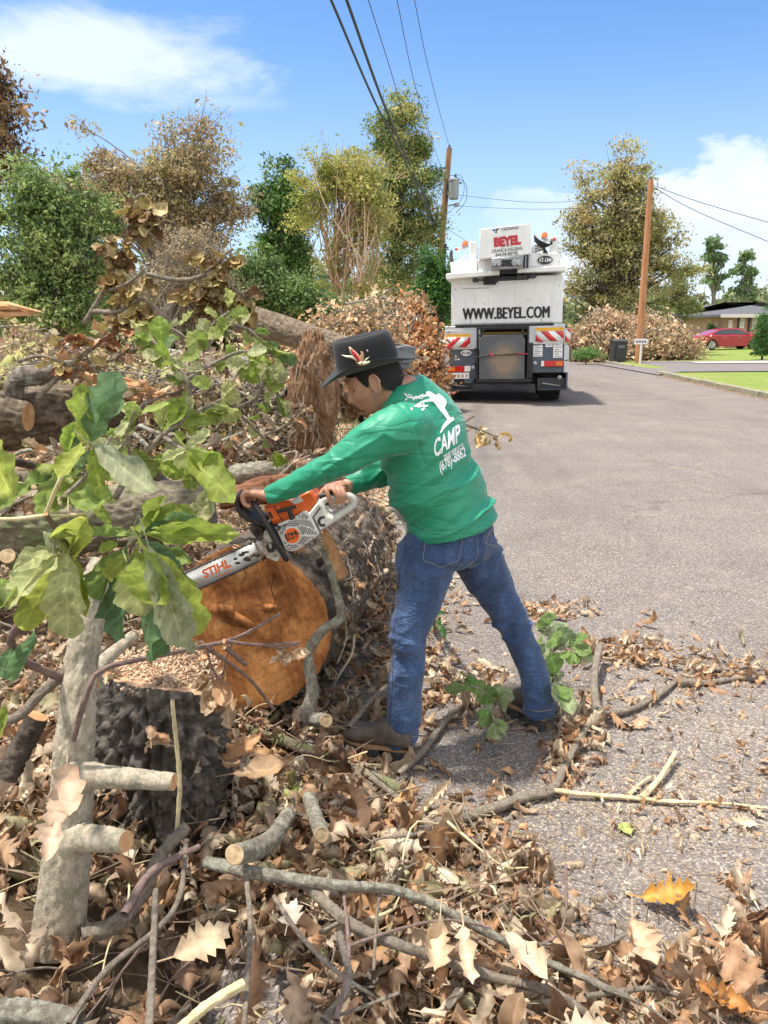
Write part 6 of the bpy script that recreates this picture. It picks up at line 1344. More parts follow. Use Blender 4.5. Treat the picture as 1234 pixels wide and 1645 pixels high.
hero('cluster of large drooping green leaves hanging over the sapling', 'leafy_branch', [
    (238,862,362,852,1.4,.45,g1,.1), (230,855,318,835,1.42,.6,g3,.1), (215,850,300,822,1.45,.6,g1,.2), (215,860,150,850,1.45,.8,g5,-.2), (228,868,285,930,1.36,.8,g3,.2), (232,880,318,1010,1.32,.62,g2,.1), (240,875,295,1035,1.30,.62,g6,0), (228,885,262,968,1.34,.9,g1,-.1),
    (220,880,200,980,1.36,.8,g1,.1), (210,875,172,1035,1.42,.65,g3,-.2), (205,880,130,965,1.40,.75,g5,-.2), (212,890,165,925,1.38,.9,g2,0), (238,892,306,985,1.38,.6,g1,.2), (225,900,260,1065,1.48,.5,g3,.1), (246,880,306,905,1.5,.7,g5,.1), (238,860,272,800,1.5,.8,g1,0), (300,1000,238,1058,1.5,.7,g3,.3), (265,985,312,1045,1.42,.6,g6,.1), (190,870,160,890,1.4,.9,g1,0), (205,905,230,985,1.33,.8,g4,0), (262,885,308,975,1.42,.6,g3,.2)],
    [([A(150,868,1.42), A(190,868,1.42), A(225,866,1.42), A(245,872,1.42), A(262,900,1.42)], [8, 7, 6, 5, 4]), ([A(215,866,1.42), A(210,890,1.42), A(215,930,1.45)], [5, 4, 3])], B_PURP, 2)
hero('pale yellow green leaves at the left border beside the sapling top', 'leafy_branch', [
    (112,885,-10,945,1.38,.75,g4,-.1), (110,890,92,1012,1.36,.9,g4,.1), (108,888,40,1005,1.4,.8,g2,0), (112,884,70,845,1.4,.7,g6,.1), (100,880,20,900,1.38,.7,g4,0), (40,935,-20,985,1.4,.8,g5,0), (60,1010,30,1090,1.5,.6,g3,.1), (110,885,150,820,1.42,.7,g2,.2), (115,890,140,985,1.40,.6,g2,.1), (20,1040,-10,1100,1.5,.8,g3,0), (10,1130,-5,1200,1.5,.8,g1,0)],
    [([A(112,885,1.41), A(108,900,1.40)], [5, 4]), ([A(18,1030,1.5), A(30,1000,1.46), A(60,1010,1.5)], [5, 4, 3])], B_PURP, 3)
spray('yellow green leafy branch spreading above the mossy log', 'leafy_branch', [([A(185,800,2.3), A(215,750,2.4), A(260,700,2.5), A(310,665,2.6), A(360,640,2.7)], [10, 9, 8, 7, 4]), ([A(260,700,2.5), A(290,720,2.4), A(330,745,2.3), A(350,770,2.25)], [7, 6, 5, 3]), ([A(310,665,2.6), A(300,610,2.6), A(265,570,2.65), A(245,545,2.7)], [7, 6, 5, 4]), ([A(300,610,2.6), A(350,580,2.7), A(395,565,2.8), A(440,590,2.9)], [6, 5, 4, 3]), ([A(360,640,2.7), A(400,680,2.8), A(440,720,2.9)], [5, 4, 3]), ([A(215,750,2.4), A(205,700,2.4), A(215,660,2.4)], [5, 4, 3])],
      [(0, 20, .11), (1, 12, .14), (2, 22, .09), (3, 20, .09), (4, 14, .09), (5, 12, .11)], T_GRN, GY+GC[:2], GREENL, B_TWIG, 0, 4, droop=.35)
spray('lighter leafy branch with curled leaves above the red split log', 'leafy_branch', [([A(300,640,3.0), A(320,560,3.0), A(345,520,3.0), A(370,500,3.0)], [10, 8, 6, 4]), ([A(345,520,3.0), A(400,530,3.0), A(440,575,3.0)], [6, 5, 3]), ([A(320,560,3.0), A(280,530,3.0), A(250,525,3.0)], [5, 4, 3]), ([A(370,660,3.0), A(410,640,3.0), A(430,610,3.0), A(450,640,3.0)], [6, 5, 4, 3])],
      [(0, 12, .10), (1, 16, .09), (2, 10, .09), (3, 14, .09)], T_GRN, GY+GC, GREENL, B_TWIG, 0, 5, droop=.2)
spray('shaded green leaves at the foot of the mossy log on the left', 'leafy_branch', [([A(20,790,2.1), A(60,770,2.1), A(110,740,2.1)], [6, 5, 4]), ([A(100,800,2.0), A(140,760,2.1), A(180,700,2.2)], [6, 5, 3])], [(0, 10, .12), (1, 10, .12)], T_GRN, GC, GREENL, B_TWIG, 0, 6, droop=.4)
for k, (px, py, Y, lab) in enumerate(((230, 640, 4.4, 'curled tan leaves on a dead branch over the furrowed log'), (420, 690, 4.6, 'curled tan leaves on a dead branch left of the root ball'), (90, 740, 3.9, 'curled tan leaves on a dead branch above the mossy log at the left'), (330, 735, 4.0, 'curled tan leaves on a dead branch just above the mossy log end'), (150, 580, 5.0, 'curled tan leaves on a dead branch under the green tree'), (300, 590, 5.2, 'curled tan leaves on a dead branch behind the yellow green leaves'), (470, 735, 4.9, 'curled tan leaves on a dead branch beside the pale lichen log'), (20, 800, 3.4, 'curled tan leaves on a dead branch at the left border'))):
    q = random.Random(k); e = [A(px+q.uniform(-70, 70)*(j+.3)/2, py-q.uniform(5, 42)*(j+.5)/2, Y+q.uniform(-.1, .2)) for j in range(3)]
    spray(lab, 'dead_branch', [([A(px-30, py+40, Y), A(px, py+10, Y), e[0], e[1]], [8, 6, 5, 3]), ([A(px, py+10, Y), A(px+35, py-5, Y), A(px+70, py-20+q.uniform(-20, 20), Y)], [5, 4, 3])], [(0, 30, .10), (1, 26, .10)], T_OAK+T_WILT, [tuple(c) for c in TAN]+[(.40,.38,.16)], DRYL, B_TWIG, 0, 70+k, 'dead branch', 'dead leafy branches over the logs', .5)
WILT = [(.34,.24,.09), (.42,.31,.12), (.26,.17,.07), (.38,.30,.10), (.46,.36,.18), (.22,.13,.06)]
spray('tall wilted branch with drooping golden brown leaves against the green tree', 'wilted_branch', [([A(135,520,3.9), A(165,470,3.9), A(190,420,3.9), A(205,370,3.9), A(212,300,3.9)], [8, 7, 5, 4, 3]), ([A(205,330,3.9), A(230,312,3.9), A(242,335,3.9), A(236,372,3.9)], [4, 4, 3, 3]), ([A(165,470,3.9), A(205,455,3.8), A(235,430,3.8)], [6, 5, 3]), ([A(150,500,3.9), A(190,500,3.8), A(225,480,3.8), A(250,500,3.8)], [8, 7, 6, 4]), ([A(190,420,3.9), A(175,395,3.9), A(172,375,3.9)], [5, 4, 3])],
      [(0, 42, .105), (1, 16, .12), (2, 22, .10), (3, 30, .10), (4, 12, .09)], T_WILT, WILT, DRYL, B_TWIG, 0, 7, droop=1.3, spread=.3, cat='wilted branch', group='wilted branches over the debris')
spray('wilted branch of drooping brown leaves, right of the tallest wilted one', 'wilted_branch', [([A(235,440,3.8), A(290,450,3.8), A(330,440,3.8), A(362,408,3.8), A(375,400,3.8)], [7, 7, 6, 5, 4]), ([A(330,440,3.8), A(370,460,3.8), A(400,480,3.8)], [5, 4, 3]), ([A(320,530,3.8), A(330,480,3.8), A(335,450,3.8)], [8, 7, 5]), ([A(335,420,3.8), A(330,400,3.8), A(340,398,3.8)], [3, 3, 3])],
      [(0, 46, .10), (1, 34, .11), (2, 40, .11), (3, 8, .09)], T_WILT, WILT+[(.30,.22,.07)], DRYL, B_TWIG, 0, 8, droop=1.6, spread=.25, cat='wilted branch', group='wilted branches over the debris')
spray('crumpled red brown leaves on a dead branch above the logs', 'wilted_branch', [([A(60,640,4.2), A(110,590,4.2), A(160,550,4.2), A(200,520,4.2)], [8, 7, 6, 4]), ([A(160,550,4.2), A(120,540,4.2), A(80,555,4.2)], [5, 4, 3]), ([A(30,580,4.2), A(70,572,4.2), A(120,590,4.2), A(170,600,4.2)], [6, 5, 5, 4])], [(0, 26, .10), (1, 16, .10), (2, 22, .09)], T_WILT, [(.40,.18,.08), (.52,.33,.18), (.46,.36,.14), (.30,.14,.07)], DRYL, B_TWIG, 0, 9, droop=.5, cat='wilted branch', group='wilted branches over the debris')
spray('brown shrivelled leaves hanging before the orange sawn face', 'wilted_branch', [([A(375,1026,2.05), A(362,1060,2.05), A(358,1090,2.05)], [4, 3, 3]), ([A(330,1038,1.95), A(345,1080,2.0), A(372,1110,2.05)], [4, 3, 3])], [(0, 9, .085), (1, 12, .09)], T_WILT, [(.50,.33,.19), (.36,.21,.11), (.58,.42,.27)], DRYL, B_PURP, 0, 10, droop=1.4, spread=.2, cat='wilted branch')
spray('tiny pale curled leaves on a thin twig in front of the sawn face', 'wilted_branch', [([A(420,1036,2.1), A(455,1040,2.15), A(482,1032,2.2)], [3, 3, 2])], [(0, 14, .045)], T_WILT, [(.62,.47,.30), (.50,.33,.19)], DRYL, B_PURP, 0, 11, droop=.8, cat='wilted branch')
spray('pale straw coloured leaves sticking out behind the man\'s back', 'wilted_branch', [([G(660,960,0), A(690,850,3.25), A(715,740,3.25), A(738,680,3.25), A(762,668,3.25)], [9, 8, 6, 5, 3]), ([A(738,680,3.25), A(770,690,3.25), A(800,702,3.25)], [4, 3, 2])], [(1, 13, .085)], T_OAK, [(.80,.64,.36), (.74,.56,.28), (.62,.42,.18)], DRYL, B_TWIG, 0, 12, droop=.15, cat='wilted branch', face=(0, -1, .3))
spray('small cluster of round pale green leaves between the man\'s boots', 'leafy_sprig', [([G(820,1160,.0), A(800,1130,2.80), A(775,1110,2.76), A(755,1100,2.74)], [6, 5, 4, 3]), ([A(800,1130,2.8), A(790,1145,2.72), A(800,1165,2.68)], [4, 3, 3])], [(0, 18, .085), (1, 8, .08)], T_RND, [(.38,.47,.22), (.44,.52,.28), (.30,.42,.14), (.20,.40,.10)], GREENL, B_TWIG, 0, 13, 'leafy sprig', 'green sprigs around the boots', .1, wmul=1.35)
spray('tall green sprig right of the man\'s back leg', 'leafy_sprig', [([G(895,1150,.0), A(890,1100,2.95), A(884,1050,2.98), A(880,1005,3.0)], [7, 6, 5, 4]), ([A(884,1050,2.98), A(905,1035,2.95), A(925,1050,2.9)], [4, 3, 3]), ([A(886,1070,2.98), A(895,1090,2.9), A(898,1120,2.86)], [4, 3, 3])], [(0, 16, .10), (1, 13, .085), (2, 6, .12)], T_RND, [(.28,.40,.14), (.38,.48,.24), (.20,.32,.09), (.42,.50,.30)], GREENL, B_TWIG, 0, 14, 'leafy sprig', 'green sprigs around the boots', .1, wmul=1.15)
spray('small dark green leaves seen between the man\'s legs', 'leafy_sprig', [([G(700,1020,0), A(697,990,3.5), A(700,975,3.5)], [4, 3, 2])], [(0, 6, .08)], T_GRN, [(.08,.22,.08), (.12,.28,.08)], GREENL, B_TWIG, 0, 15, 'leafy sprig', 'green sprigs around the boots', .1)
spray('green and brown ragged leaves by the sawn stub at the centre', 'leafy_sprig', [([G(470,1300,.28), A(470,1270,2.28), A(478,1240,2.3)], [5, 4, 3])], [(0, 12, .07)], T_OAK, [(.26,.33,.09), (.40,.42,.18), (.30,.26,.10)], GREENL, B_TWIG, 0, 16, 'leafy sprig', None, .3)
# single leaves one can point at
def single(label, px, py, z, ang, size, temp, col, tilt=(0, 0), group=None):
    r = np.random.default_rng(int(px*7+py)); b = gnd(px, py, z); a = R(ang); d = np.array([math.cos(a), math.sin(a), tilt[1]]); u = np.array([tilt[0], -.35, 1.0]); mb = MB(); u = u-d*np.dot(u, d)/np.dot(d, d)
    place_leaves(mb, b[None]-d[None]*size*.5, d[None], u[None], np.array([size*.88]), [temp], np.array([col])*.86, r); o = mb.build('dry_leaf', DRYL, None, smooth=180, origin=b); return props(o, label, 'leaf', group or 'single fallen leaves')
single('large orange yellow oak leaf lying alone on the asphalt at lower right', 1082, 1447, .03, -12, .17, leaf_template('oak', 5, .8, .8, .09), (.66,.34,.07))
single('pale pointed leaf leaning over the long branch near the bottom', 848, 1560, .14, -62, .17, leaf_template('ovate', 7, .7, .6, .08), (.72,.58,.40), (.2, -.5))
single('big upright pale lobed leaf at the bottom, right of the branch end', 1030, 1545, .07, -95, .21, leaf_template('oak', 9, 1.0, .7, .10), (.72,.52,.34), (.1, -.4))
single('curled orange brown leaf in the bottom right corner', 1150, 1603, .05, 160, .16, leaf_template('oak', 12, .8, .6, .08), (.50,.22,.06))
single('broad tan lobed leaf on the sticks in the left foreground', 338, 1510, .42, 40, .15, leaf_template('oak', 9, .6, .9, .12), (.62,.47,.30), (.1, -.1))
single('pale twisted leaf hanging over the sapling trunk', 112, 1330, .62, -70, .16, leaf_template('maple', 15, 1.4, 1.2, .16), (.66,.47,.33), (.2, -1.2))
single('long tan lobed leaf hanging against the sapling trunk near its stub', 85, 1385, .55, -80, .17, leaf_template('oak', 16, 1.2, 1.0, .15), (.70,.52,.38), (.0, -1.2))
single('large curled orange tan leaf in front of the dark stump', 395, 1205, .30, 25, .2, leaf_template('oak', 18, 1.0, .4, .08), (.62,.36,.18), (.1, .3))
single('broad brown tan leaf under the curled one by the stump', 425, 1240, .29, 10, .19, leaf_template('ovate', 19, .5, .4, .06), (.50,.33,.19))
single('small white pointed leaf low in the centre of the litter', 470, 1468, .32, 80, .08, leaf_template('maple', 20, .4, .4, .1), (.78,.66,.52))
single('pale leaves hanging from the lower branch, left one', 697, 1555, .20, -100, .17, leaf_template('oak', 22, 1.3, .8, .14), (.70,.53,.35), (.0, -.7))
single('pale narrow lobed leaf right of the one hanging from the lower branch', 752, 1565, .17, -88, .17, leaf_template('oak', 24, 1.6, .9, .15), (.72,.55,.38), (.0, -.7))
single('pale green leaf lying flat on the asphalt right of the sticks', 1005, 1330, .018, 100, .07, leaf_template('ovate', 25, .2, .2, .03), (.46,.50,.16))
single('cream leaf lying on the asphalt near the right border', 1192, 1322, .02, 170, .10, leaf_template('oak', 26, .5, .3, .08), (.76,.62,.42))
r = np.random.default_rng(57)
n = 260; t = r.random(n)**1.3*.95+.03; a = r.uniform(-.15, 1.9, n); a[::3] = r.uniform(-.3, .6, len(a[::3])); rad = .345-.05*t
P = c0+(c1-c0)*t[:, None]+(Ux*np.cos(a)[:, None]+Uz*np.sin(a)[:, None])*rad[:, None]*1.07; up = nrm((Ux*np.cos(a)[:, None]+Uz*np.sin(a)[:, None])+r.normal(size=(n, 3))*.45)
low = a < .25; keep = low | (r.random(n) < .38); P, up = P[keep], up[keep]; n = len(P); d = r.normal(size=(n, 3)); d = nrm(d-up*np.sum(d*up, 1)[:, None])
mb = MB(); place_leaves(mb, P, d, up, r.uniform(.05, .11, n), T_OAK, TAN[r.integers(0, 12, n)], r)
for k in range(46):
    t_ = r.random(); a_ = r.uniform(-.2, 1.6); p0 = c0+(c1-c0)*t_+(Ux*math.cos(a_)+Uz*math.sin(a_))*.372; d_ = nrm(T_*r.normal()+(-Ux*math.sin(a_)+Uz*math.cos(a_))*r.normal()*1.4)*r.uniform(.06, .2)
    mb.tube(catmull(np.array([p0-d_, p0+(Ux*math.cos(a_)+Uz*math.sin(a_))*.02, p0+d_]), 8), np.linspace(.004, .0015, 8), 5, 1)
o = mb.build('leaf_litter', [DRYL, B_TWIG], smooth=180); props(o, 'dry leaves and twigs clinging to the side of the big oak log', 'leaf litter', kind='stuff')
r = np.random.default_rng(56)
n = 34; a = r.random(n)*6.28; q = np.sqrt(r.random(n))*.2; P = np.c_[sc[0]+np.cos(a)*q, sc[1]+np.sin(a)*q, np.full(n, sc[2]+.02)]
k = 30; a2 = r.uniform(math.pi*1.0, math.pi*2.0, k); zz = r.uniform(.08, sc[2]-.05, k); P2 = np.c_[sb[0]+np.cos(a2)*.262, sb[1]+np.sin(a2)*.262, zz]
P = np.vstack([P, P2]); up = nrm(np.vstack([np.c_[r.normal(size=(n, 2))*.5, np.ones(n)], np.c_[np.cos(a2), np.sin(a2), r.uniform(.3, 1.2, k)]])); d = r.normal(size=(n+k, 3)); d = nrm(d-up*np.sum(d*up, 1)[:, None])
mb = MB(); place_leaves(mb, P, d, up, r.uniform(.04, .10, n+k), T_OAK, TAN[r.integers(0, 12, n+k)], r); o = mb.build('leaf_litter', DRYL, smooth=180); props(o, 'curled dry leaves caught on the rough dark stump', 'leaf litter', kind='stuff')
r = np.random.default_rng(55)
for (px, py) in ((1040,985),(1190,1030),(1200,1155),(1140,1075),(1155,1160),(800,1275),(860,1290),(905,1245),(925,1215),(960,1270),(1060,1310),(1210,1340),(1160,1385),(1090,1210),(835,1365),(850,1340),(1020,1430),(980,1470),(1230,1240),(1120,1350),(1190,1450),(1010,1165),(905,1105),(1070,1180)):
    single('loose dry curled leaf lying apart on the asphalt', px, py, .02, r.uniform(0, 360), r.uniform(.06, .11), T_OAK[r.integers(0, 12)], TAN[r.integers(0, 12)]*1.05, group='loose leaves on the asphalt')
# grass tufts and green weeds in the verge at the back left
mb = MB(); r = np.random.default_rng(61); P = []
for k in range(90):
    c = gnd(r.uniform(300, 620), r.uniform(605, 700), .1)
    for j in range(40): p = c+np.array([r.normal()*.14, r.normal()*.14, 0]); p[2] = float(gh(p[0], p[1])); d = np.array([r.normal()*.03, r.normal()*.03, r.uniform(.04, .11)]); w = np.array([.004, 0, 0]); P.append(np.array([p-w, p+w, p+d*.6+w*.6, p+d]))
v = np.vstack(P); f = np.arange(len(P))[:, None]*4+np.arange(4); c = np.repeat(np.array([(.22,.30,.08), (.34,.36,.13), (.46,.42,.22)])[r.integers(0, 3, len(P))], 4, 0); mb.add(v, [f], 0, c); o = mb.build('grass', LEAFM, smooth=0); props(o, 'tufts of short grass in the straw coloured verge behind the logs', 'grass', kind='stuff')
# ------------------------------------------------------------------ the man
SHIRT, nt, b = newmat('green_shirt'); v = coords(nt)
nt.links.new(ramp(nt, nz(nt, 5, 4, .5, v), [(.3, (.012,.225,.125)), (.7, (.018,.285,.165))]), b.inputs['Base Color']); b.inputs['Roughness'].default_value = .5; b.inputs['Sheen Weight'].default_value = .25; b.inputs['Sheen Roughness'].default_value = .35
mpz = nt.nodes.new('ShaderNodeMapping'); tcz = nt.nodes.new('ShaderNodeTexCoord'); nt.links.new(tcz.outputs['Object'], mpz.inputs[0]); mpz.inputs['Rotation'].default_value = (0, R(28), 0); mpz.inputs['Scale'].default_value = (3.5, 5, 15)
fz = nz(nt, 1.0, 1.5, .45, mpz.outputs[0], .9); az_ = nt.nodes.new('ShaderNodeMath'); az_.operation = 'SUBTRACT'; nt.links.new(fz, az_.inputs[0]); az_.inputs[1].default_value = .5
ab = nt.nodes.new('ShaderNodeMath'); ab.operation = 'ABSOLUTE'; nt.links.new(az_.outputs[0], ab.inputs[0]); pw = nt.nodes.new('ShaderNodeMath'); pw.operation = 'POWER'; nt.links.new(ab.outputs[0], pw.inputs[0]); pw.inputs[1].default_value = .6
bump(nt, b, pw.outputs[0], .42, .024)
JEANS, nt, b = newmat('blue_denim'); v = coords(nt)
f1 = nz(nt, 7.5, 8, .72, coords(nt, (1.3, 1.3, .7))); f2 = nz(nt, 260, 3, .6, coords(nt, (1, 1, .25)))
c = ramp(nt, f1, [(.32, (.011,.028,.078)), (.5, (.026,.060,.150)), (.72, (.075,.140,.275))])
c = mixc(nt, 1.0, c, ramp(nt, f2, [(.3, (.72,.74,.78)), (.7, (1.25,1.25,1.22))]), 'MULTIPLY')
nt.links.new(c, b.inputs['Base Color']); b.inputs['Roughness'].default_value = .8; b.inputs['Sheen Weight'].default_value = .2; mpz = nt.nodes.new('ShaderNodeMapping'); tcz = nt.nodes.new('ShaderNodeTexCoord'); nt.links.new(tcz.outputs['Object'], mpz.inputs[0]); mpz.inputs['Rotation'].default_value = (0, R(12), 0); mpz.inputs['Scale'].default_value = (7, 7, 24)
fz = nz(nt, 1.0, 3, .55, mpz.outputs[0], 1.5); az_ = nt.nodes.new('ShaderNodeMath'); az_.operation = 'SUBTRACT'; nt.links.new(fz, az_.inputs[0]); az_.inputs[1].default_value = .5
ab = nt.nodes.new('ShaderNodeMath'); ab.operation = 'ABSOLUTE'; nt.links.new(az_.outputs[0], ab.inputs[0]); pw = nt.nodes.new('ShaderNodeMath'); pw.operation = 'POWER'; nt.links.new(ab.outputs[0], pw.inputs[0]); pw.inputs[1].default_value = .6
bump(nt, b, pw.outputs[0], .55, .022)
SKIN, nt, b = newmat('skin'); v = coords(nt)
nt.links.new(ramp(nt, nz(nt, 18, 5, .6, v), [(.3, (.36,.165,.10)), (.6, (.50,.26,.17)), (.8, (.56,.30,.21))]), b.inputs['Base Color']); b.inputs['Roughness'].default_value = .5
b.inputs['Subsurface Weight'].default_value = .12; b.inputs['Subsurface Radius'].default_value = (.012,.004,.002); b.inputs['Subsurface Scale'].default_value = .6
bump(nt, b, nz(nt, 220, 3, .6, v), .15, .002)
HAIR = pm('black_hair', (.007,.006,.005), .7, .3, 60, .5, 300)
HATM = pm('black_felt', (.013,.014,.017), .85, .15, 8, .25, 300); HATM.node_tree.nodes['Principled BSDF'].inputs['Sheen Weight'].default_value = .12
BOOT = pm('brown_leather', (.12,.095,.075), .6, .25, 18, .5, 90, col2=(.055,.043,.035))
SOLE = pm('boot_rubber', (.060,.058,.058), .8, .2, 20, .3, 80)
WELT = pm('boot_welt', (.42,.25,.13), .7, .2, 30)
THREAD = pm('tan_thread', (.38,.30,.20), .8, .1, 50)
PRINT = pm('white_print', (.80,.84,.82), .55, .04, 40)
CHAINM = pm('steel_dark', (.11,.105,.10), .4, .3, 60, metal=.6)
PC = at(720, 860, 2.80)
man = thing('person', (PC[0], PC[1], 0), 'man in black cowboy hat, green shirt and jeans leaning over the log with a chainsaw', 'person')
LATP = nrm([-.60, -.80, -.02]); LATC = nrm([-.45, -.86, -.22])
def sec(px, py, Y, lat, rl, rd, up):
    c = at(px, py, Y); up = nrm(up); lat = nrm(lat-up*np.dot(lat, up)); dep = np.cross(up, lat)
    return [*c, *(lat*rl), *(dep*rd)]
def armtube(mb, pts, seg=24, n=30): P = np.array([at(a, b_, Y) for a, b_, Y, _ in pts]); mb.tube(P, [q[3] for q in pts], seg, 0, n=n); return P
def ball(mb, c, r, seg=20):
    k = 12; mb.lathe([(r*math.sin(math.pi*i/k)+1e-4, -r*math.cos(math.pi*i/k)) for i in range(k+1)], c, (0, 0, 1), seg)
# ---- shirt: torso and two sleeves fused into one cloth
sp1 = at(683, 743, 2.79)-at(726, 846, 2.80); sp2 = at(660, 625, 2.76)-at(690, 735, 2.79)
mb = MB()
T_secs = [sec(727,847,2.80,LATP,.184,.156,(-.20,-.02,1)), sec(722,828,2.80,LATP,.188,.157,(-.20,0,1)), sec(712,800,2.80,LATP*.7+LATC*.3,.187,.152,sp1), sec(698,775,2.795,LATP*.5+LATC*.5,.186,.148,sp1),
          sec(686,740,2.79,LATC,.192,.146,sp1), sec(679,705,2.785,LATC,.205,.140,sp2), sec(670,672,2.775,LATC,.195,.118,sp2), sec(662,648,2.77,LATC,.165,.098,sp2), sec(657,628,2.765,LATC,.110,.080,sp2), sec(651,612,2.76,LATC,.072,.064,sp2)]
mb.loft(T_secs, 48, n=50, power=2.35)
ls = at(645, 688, 2.62)
armtube(mb, [(668,682,2.68,.080), (640,690,2.60,.088), (602,706,2.57,.074), (545,744,2.56,.050), (482,774,2.60,.041), (431,796,2.635,.036)], n=44)
armtube(mb, [(680,672,2.86,.082), (684,690,2.92,.080), (655,725,2.98,.075), (620,752,2.96,.060), (585,768,2.91,.048), (556,781,2.85,.038)], n=44)
sv, sn, sf = remesh_mesh(mb, .0052, 7, 'shirt')
def folds(P, d, ka, kx, seed):
    d = nrm(d); u = nrm(np.cross(d, (0, 1, 0))); w = np.cross(d, u); q = np.stack([P@d*ka, P@u*kx, P@w*ka*1.2], -1)
    q = q+.35*fbm(P*7, 2, seed+4)[:, None]*np.array([0, 1.6, 0]); n = vnoise(q, seed); return 1-2.2*np.abs(n)**.62
elb = at(545, 743, 2.56)
arm_w = ss((at(625, 700, 2.6)[0]-sv[:, 0])/.06)*ss((2.80-sv[:, 1])/.06)
tor = 1-arm_w; zl = ss((1.30-sv[:, 2])/.25)
D = tor*(.0125*zl*folds(sv, (.93, 0, .42), 2.4, 20, 2)+.0050*(1-zl)*folds(sv, (.85, 0, -.35), 3, 20, 5)+.0060*zl*folds(sv, (.75, 0, .66), 4, 34, 8)+.0012*folds(sv, (.5, 0, .86), 8, 40, 9))
D = D+arm_w*(.0058*folds(sv, (.80, 0, .60), 3.5, 24, 11)+.0028*folds(sv, (.95, 0, .15), 5, 34, 13)+.006*folds(sv, (.30, 0, .9), 7, 24, 12)*np.exp(-((sv-elb)**2).sum(1)/.012))
armp = at(618, 735, 2.62); D += -.007*np.exp(-((sv-armp)**2).sum(1)/.0035)
# sleeve seam round the shoulder
se = (sv-at(650, 695, 2.64))@nrm([.75, 0.35, .35]); D += -.0035*np.exp(-(se/.006)**2)*ss((2.74-sv[:, 1])/.05)*ss((sv[:,2]-1.12)/.05)
D *= 1-.65*np.exp(-((sv[:, 2]-at(725, 846, 2.8)[2]-(sv[:, 0]-at(725, 846, 2.8)[0])*.32)/.035)**2)*tor
sv2 = sv+sn*D[:, None]
mb = MB(); mb.add(sv2, sf); shirt = mb.build('shirt', SHIRT, man, smooth=180)
trs = []
for q in sf:
    q = np.asarray(q); trs += [tuple(t) for t in (q if q.shape[1] == 3 else np.vstack([q[:, :3], q[:, [0, 2, 3]]]))]
BV_S = BVHTree.FromPolygons([Vector(p) for p in sv2], trs)
camp = np.array([0, 0, CAM_H])
def proj(bv, px, py, off=.0015):
    d = at(px, py, 1.0)-camp; h, n, i, ds = bv.ray_cast(Vector(camp), Vector(nrm(d)))
    if h is None: return None
    if n.dot(Vector(d)) > 0: n = -n
    return np.array(h+n*off)
# ---- white print on the back of the shirt
def strip(mb, bv, pts, w, off=.0018, n=None):
    P = np.array(pts, float); W_ = np.broadcast_to(w, (len(P),)); Q = catmull(np.c_[P, W_], n or max(6, len(P)*6)); t = nrm(np.gradient(Q[:, :2], axis=0)); nn = np.c_[-t[:, 1], t[:, 0]]; v = []
    for q, m_ in zip(Q, nn):
        for s in (-1, 0, 1):
            h = proj(bv, q[0]+m_[0]*q[2]*s/2, q[1]+m_[1]*q[2]*s/2, off)
            if h is None: v = v[:len(v)//3*3]; break
            v.append(h)
        else: continue
        if v: break
    k = len(v)//3
    if k < 2: return
    v = np.array(v[:k*3]); i = np.arange(k-1)*3; mb.add(v, [np.vstack([np.stack([i, i+1, i+4, i+3], 1), np.stack([i+1, i+2, i+5, i+4], 1)])])
def K7(x, y): return (620+x/6.856, 600+y/6.856)
mb = MB()
strip(mb, BV_S, [K7(485, 235), K7(540, 280), K7(600, 370), K7(650, 440), K7(690, 500), K7(712, 530)], [8, 10, 9, 7, 7, 10])
strip(mb, BV_S, [K7(560, 235), K7(600, 275), K7(640, 320), K7(620, 390)], [6, 8, 7, 5]); strip(mb, BV_S, [K7(440, 225), K7(480, 225), K7(530, 270)], [6, 7, 6])
strip(mb, BV_S, [K7(600, 655), K7(630, 595), K7(680, 535), K7(745, 492)], [2, 5, 7, 5])
strip(mb, BV_S, [K7(520, 295), K7(440, 300), K7(380, 325), K7(320, 370)], [5, 4, 3.2, 2.4]); strip(mb, BV_S, [K7(500, 240), K7(400, 250), K7(300, 270), K7(225, 262)], [3, 2.6, 2.2, 1.6])
rl = np.random.default_rng(5)
for k in range(46):
    bx0, by0 = ((230+rl.random()*190, 240+rl.random()*40), (270+rl.random()*190, 330+rl.random()*70))[k % 2]
    a = rl.random()*6.28; L = rl.uniform(12, 34); strip(mb, BV_S, [K7(bx0, by0), K7(bx0+math.cos(a)*L*.5+3, by0+math.sin(a)*L*.5), K7(bx0+math.cos(a)*L, by0+math.sin(a)*L)], [1.6, 2.2, 1.2], n=5)
mb.build('tree_emblem', PRINT, shirt, smooth=180)
def shirt_text(body, size, o, xd, yd, bold, sx, name='lettering', bv=None, shear=0.0, space=1.0):
    t = MB(); t.text(body, size, (0, 0, 0), (1, 0, 0), (0, 1, 0), bold=bold, sx=sx, align='LEFT', lift=0, shear=shear, space=space); V = t.v[0]; F = t.f[0][0]
    # cut long triangles so that the print follows the cloth
    for _ in range(2):
        V = list(map(tuple, V)); nf = []; cache = {}
        def midp(a, b_):
            k = (min(a, b_), max(a, b_))
            if k not in cache: cache[k] = len(V); V.append(tuple((np.array(V[a])+np.array(V[b_]))/2))
            return cache[k]
        for a, b_, c_ in F: p, q, s = midp(a, b_), midp(b_, c_), midp(c_, a); nf += [(a, p, s), (p, b_, q), (s, q, c_), (p, q, s)]
        F = np.array(nf); V = np.array(V)
    out = []; ok = []
    for x, y, _ in V:
        h = proj(BV_S, o[0]+xd[0]*x+yd[0]*y, o[1]+xd[1]*x+yd[1]*y, .0018); ok.append(h is not None); out.append(h if h is not None else (0, 0, 0))
    ok = np.array(ok); F = F[ok[F].all(1)]; mb = MB(); mb.add(np.array(out), [F]); return mb.build(name, PRINT, shirt, smooth=180)
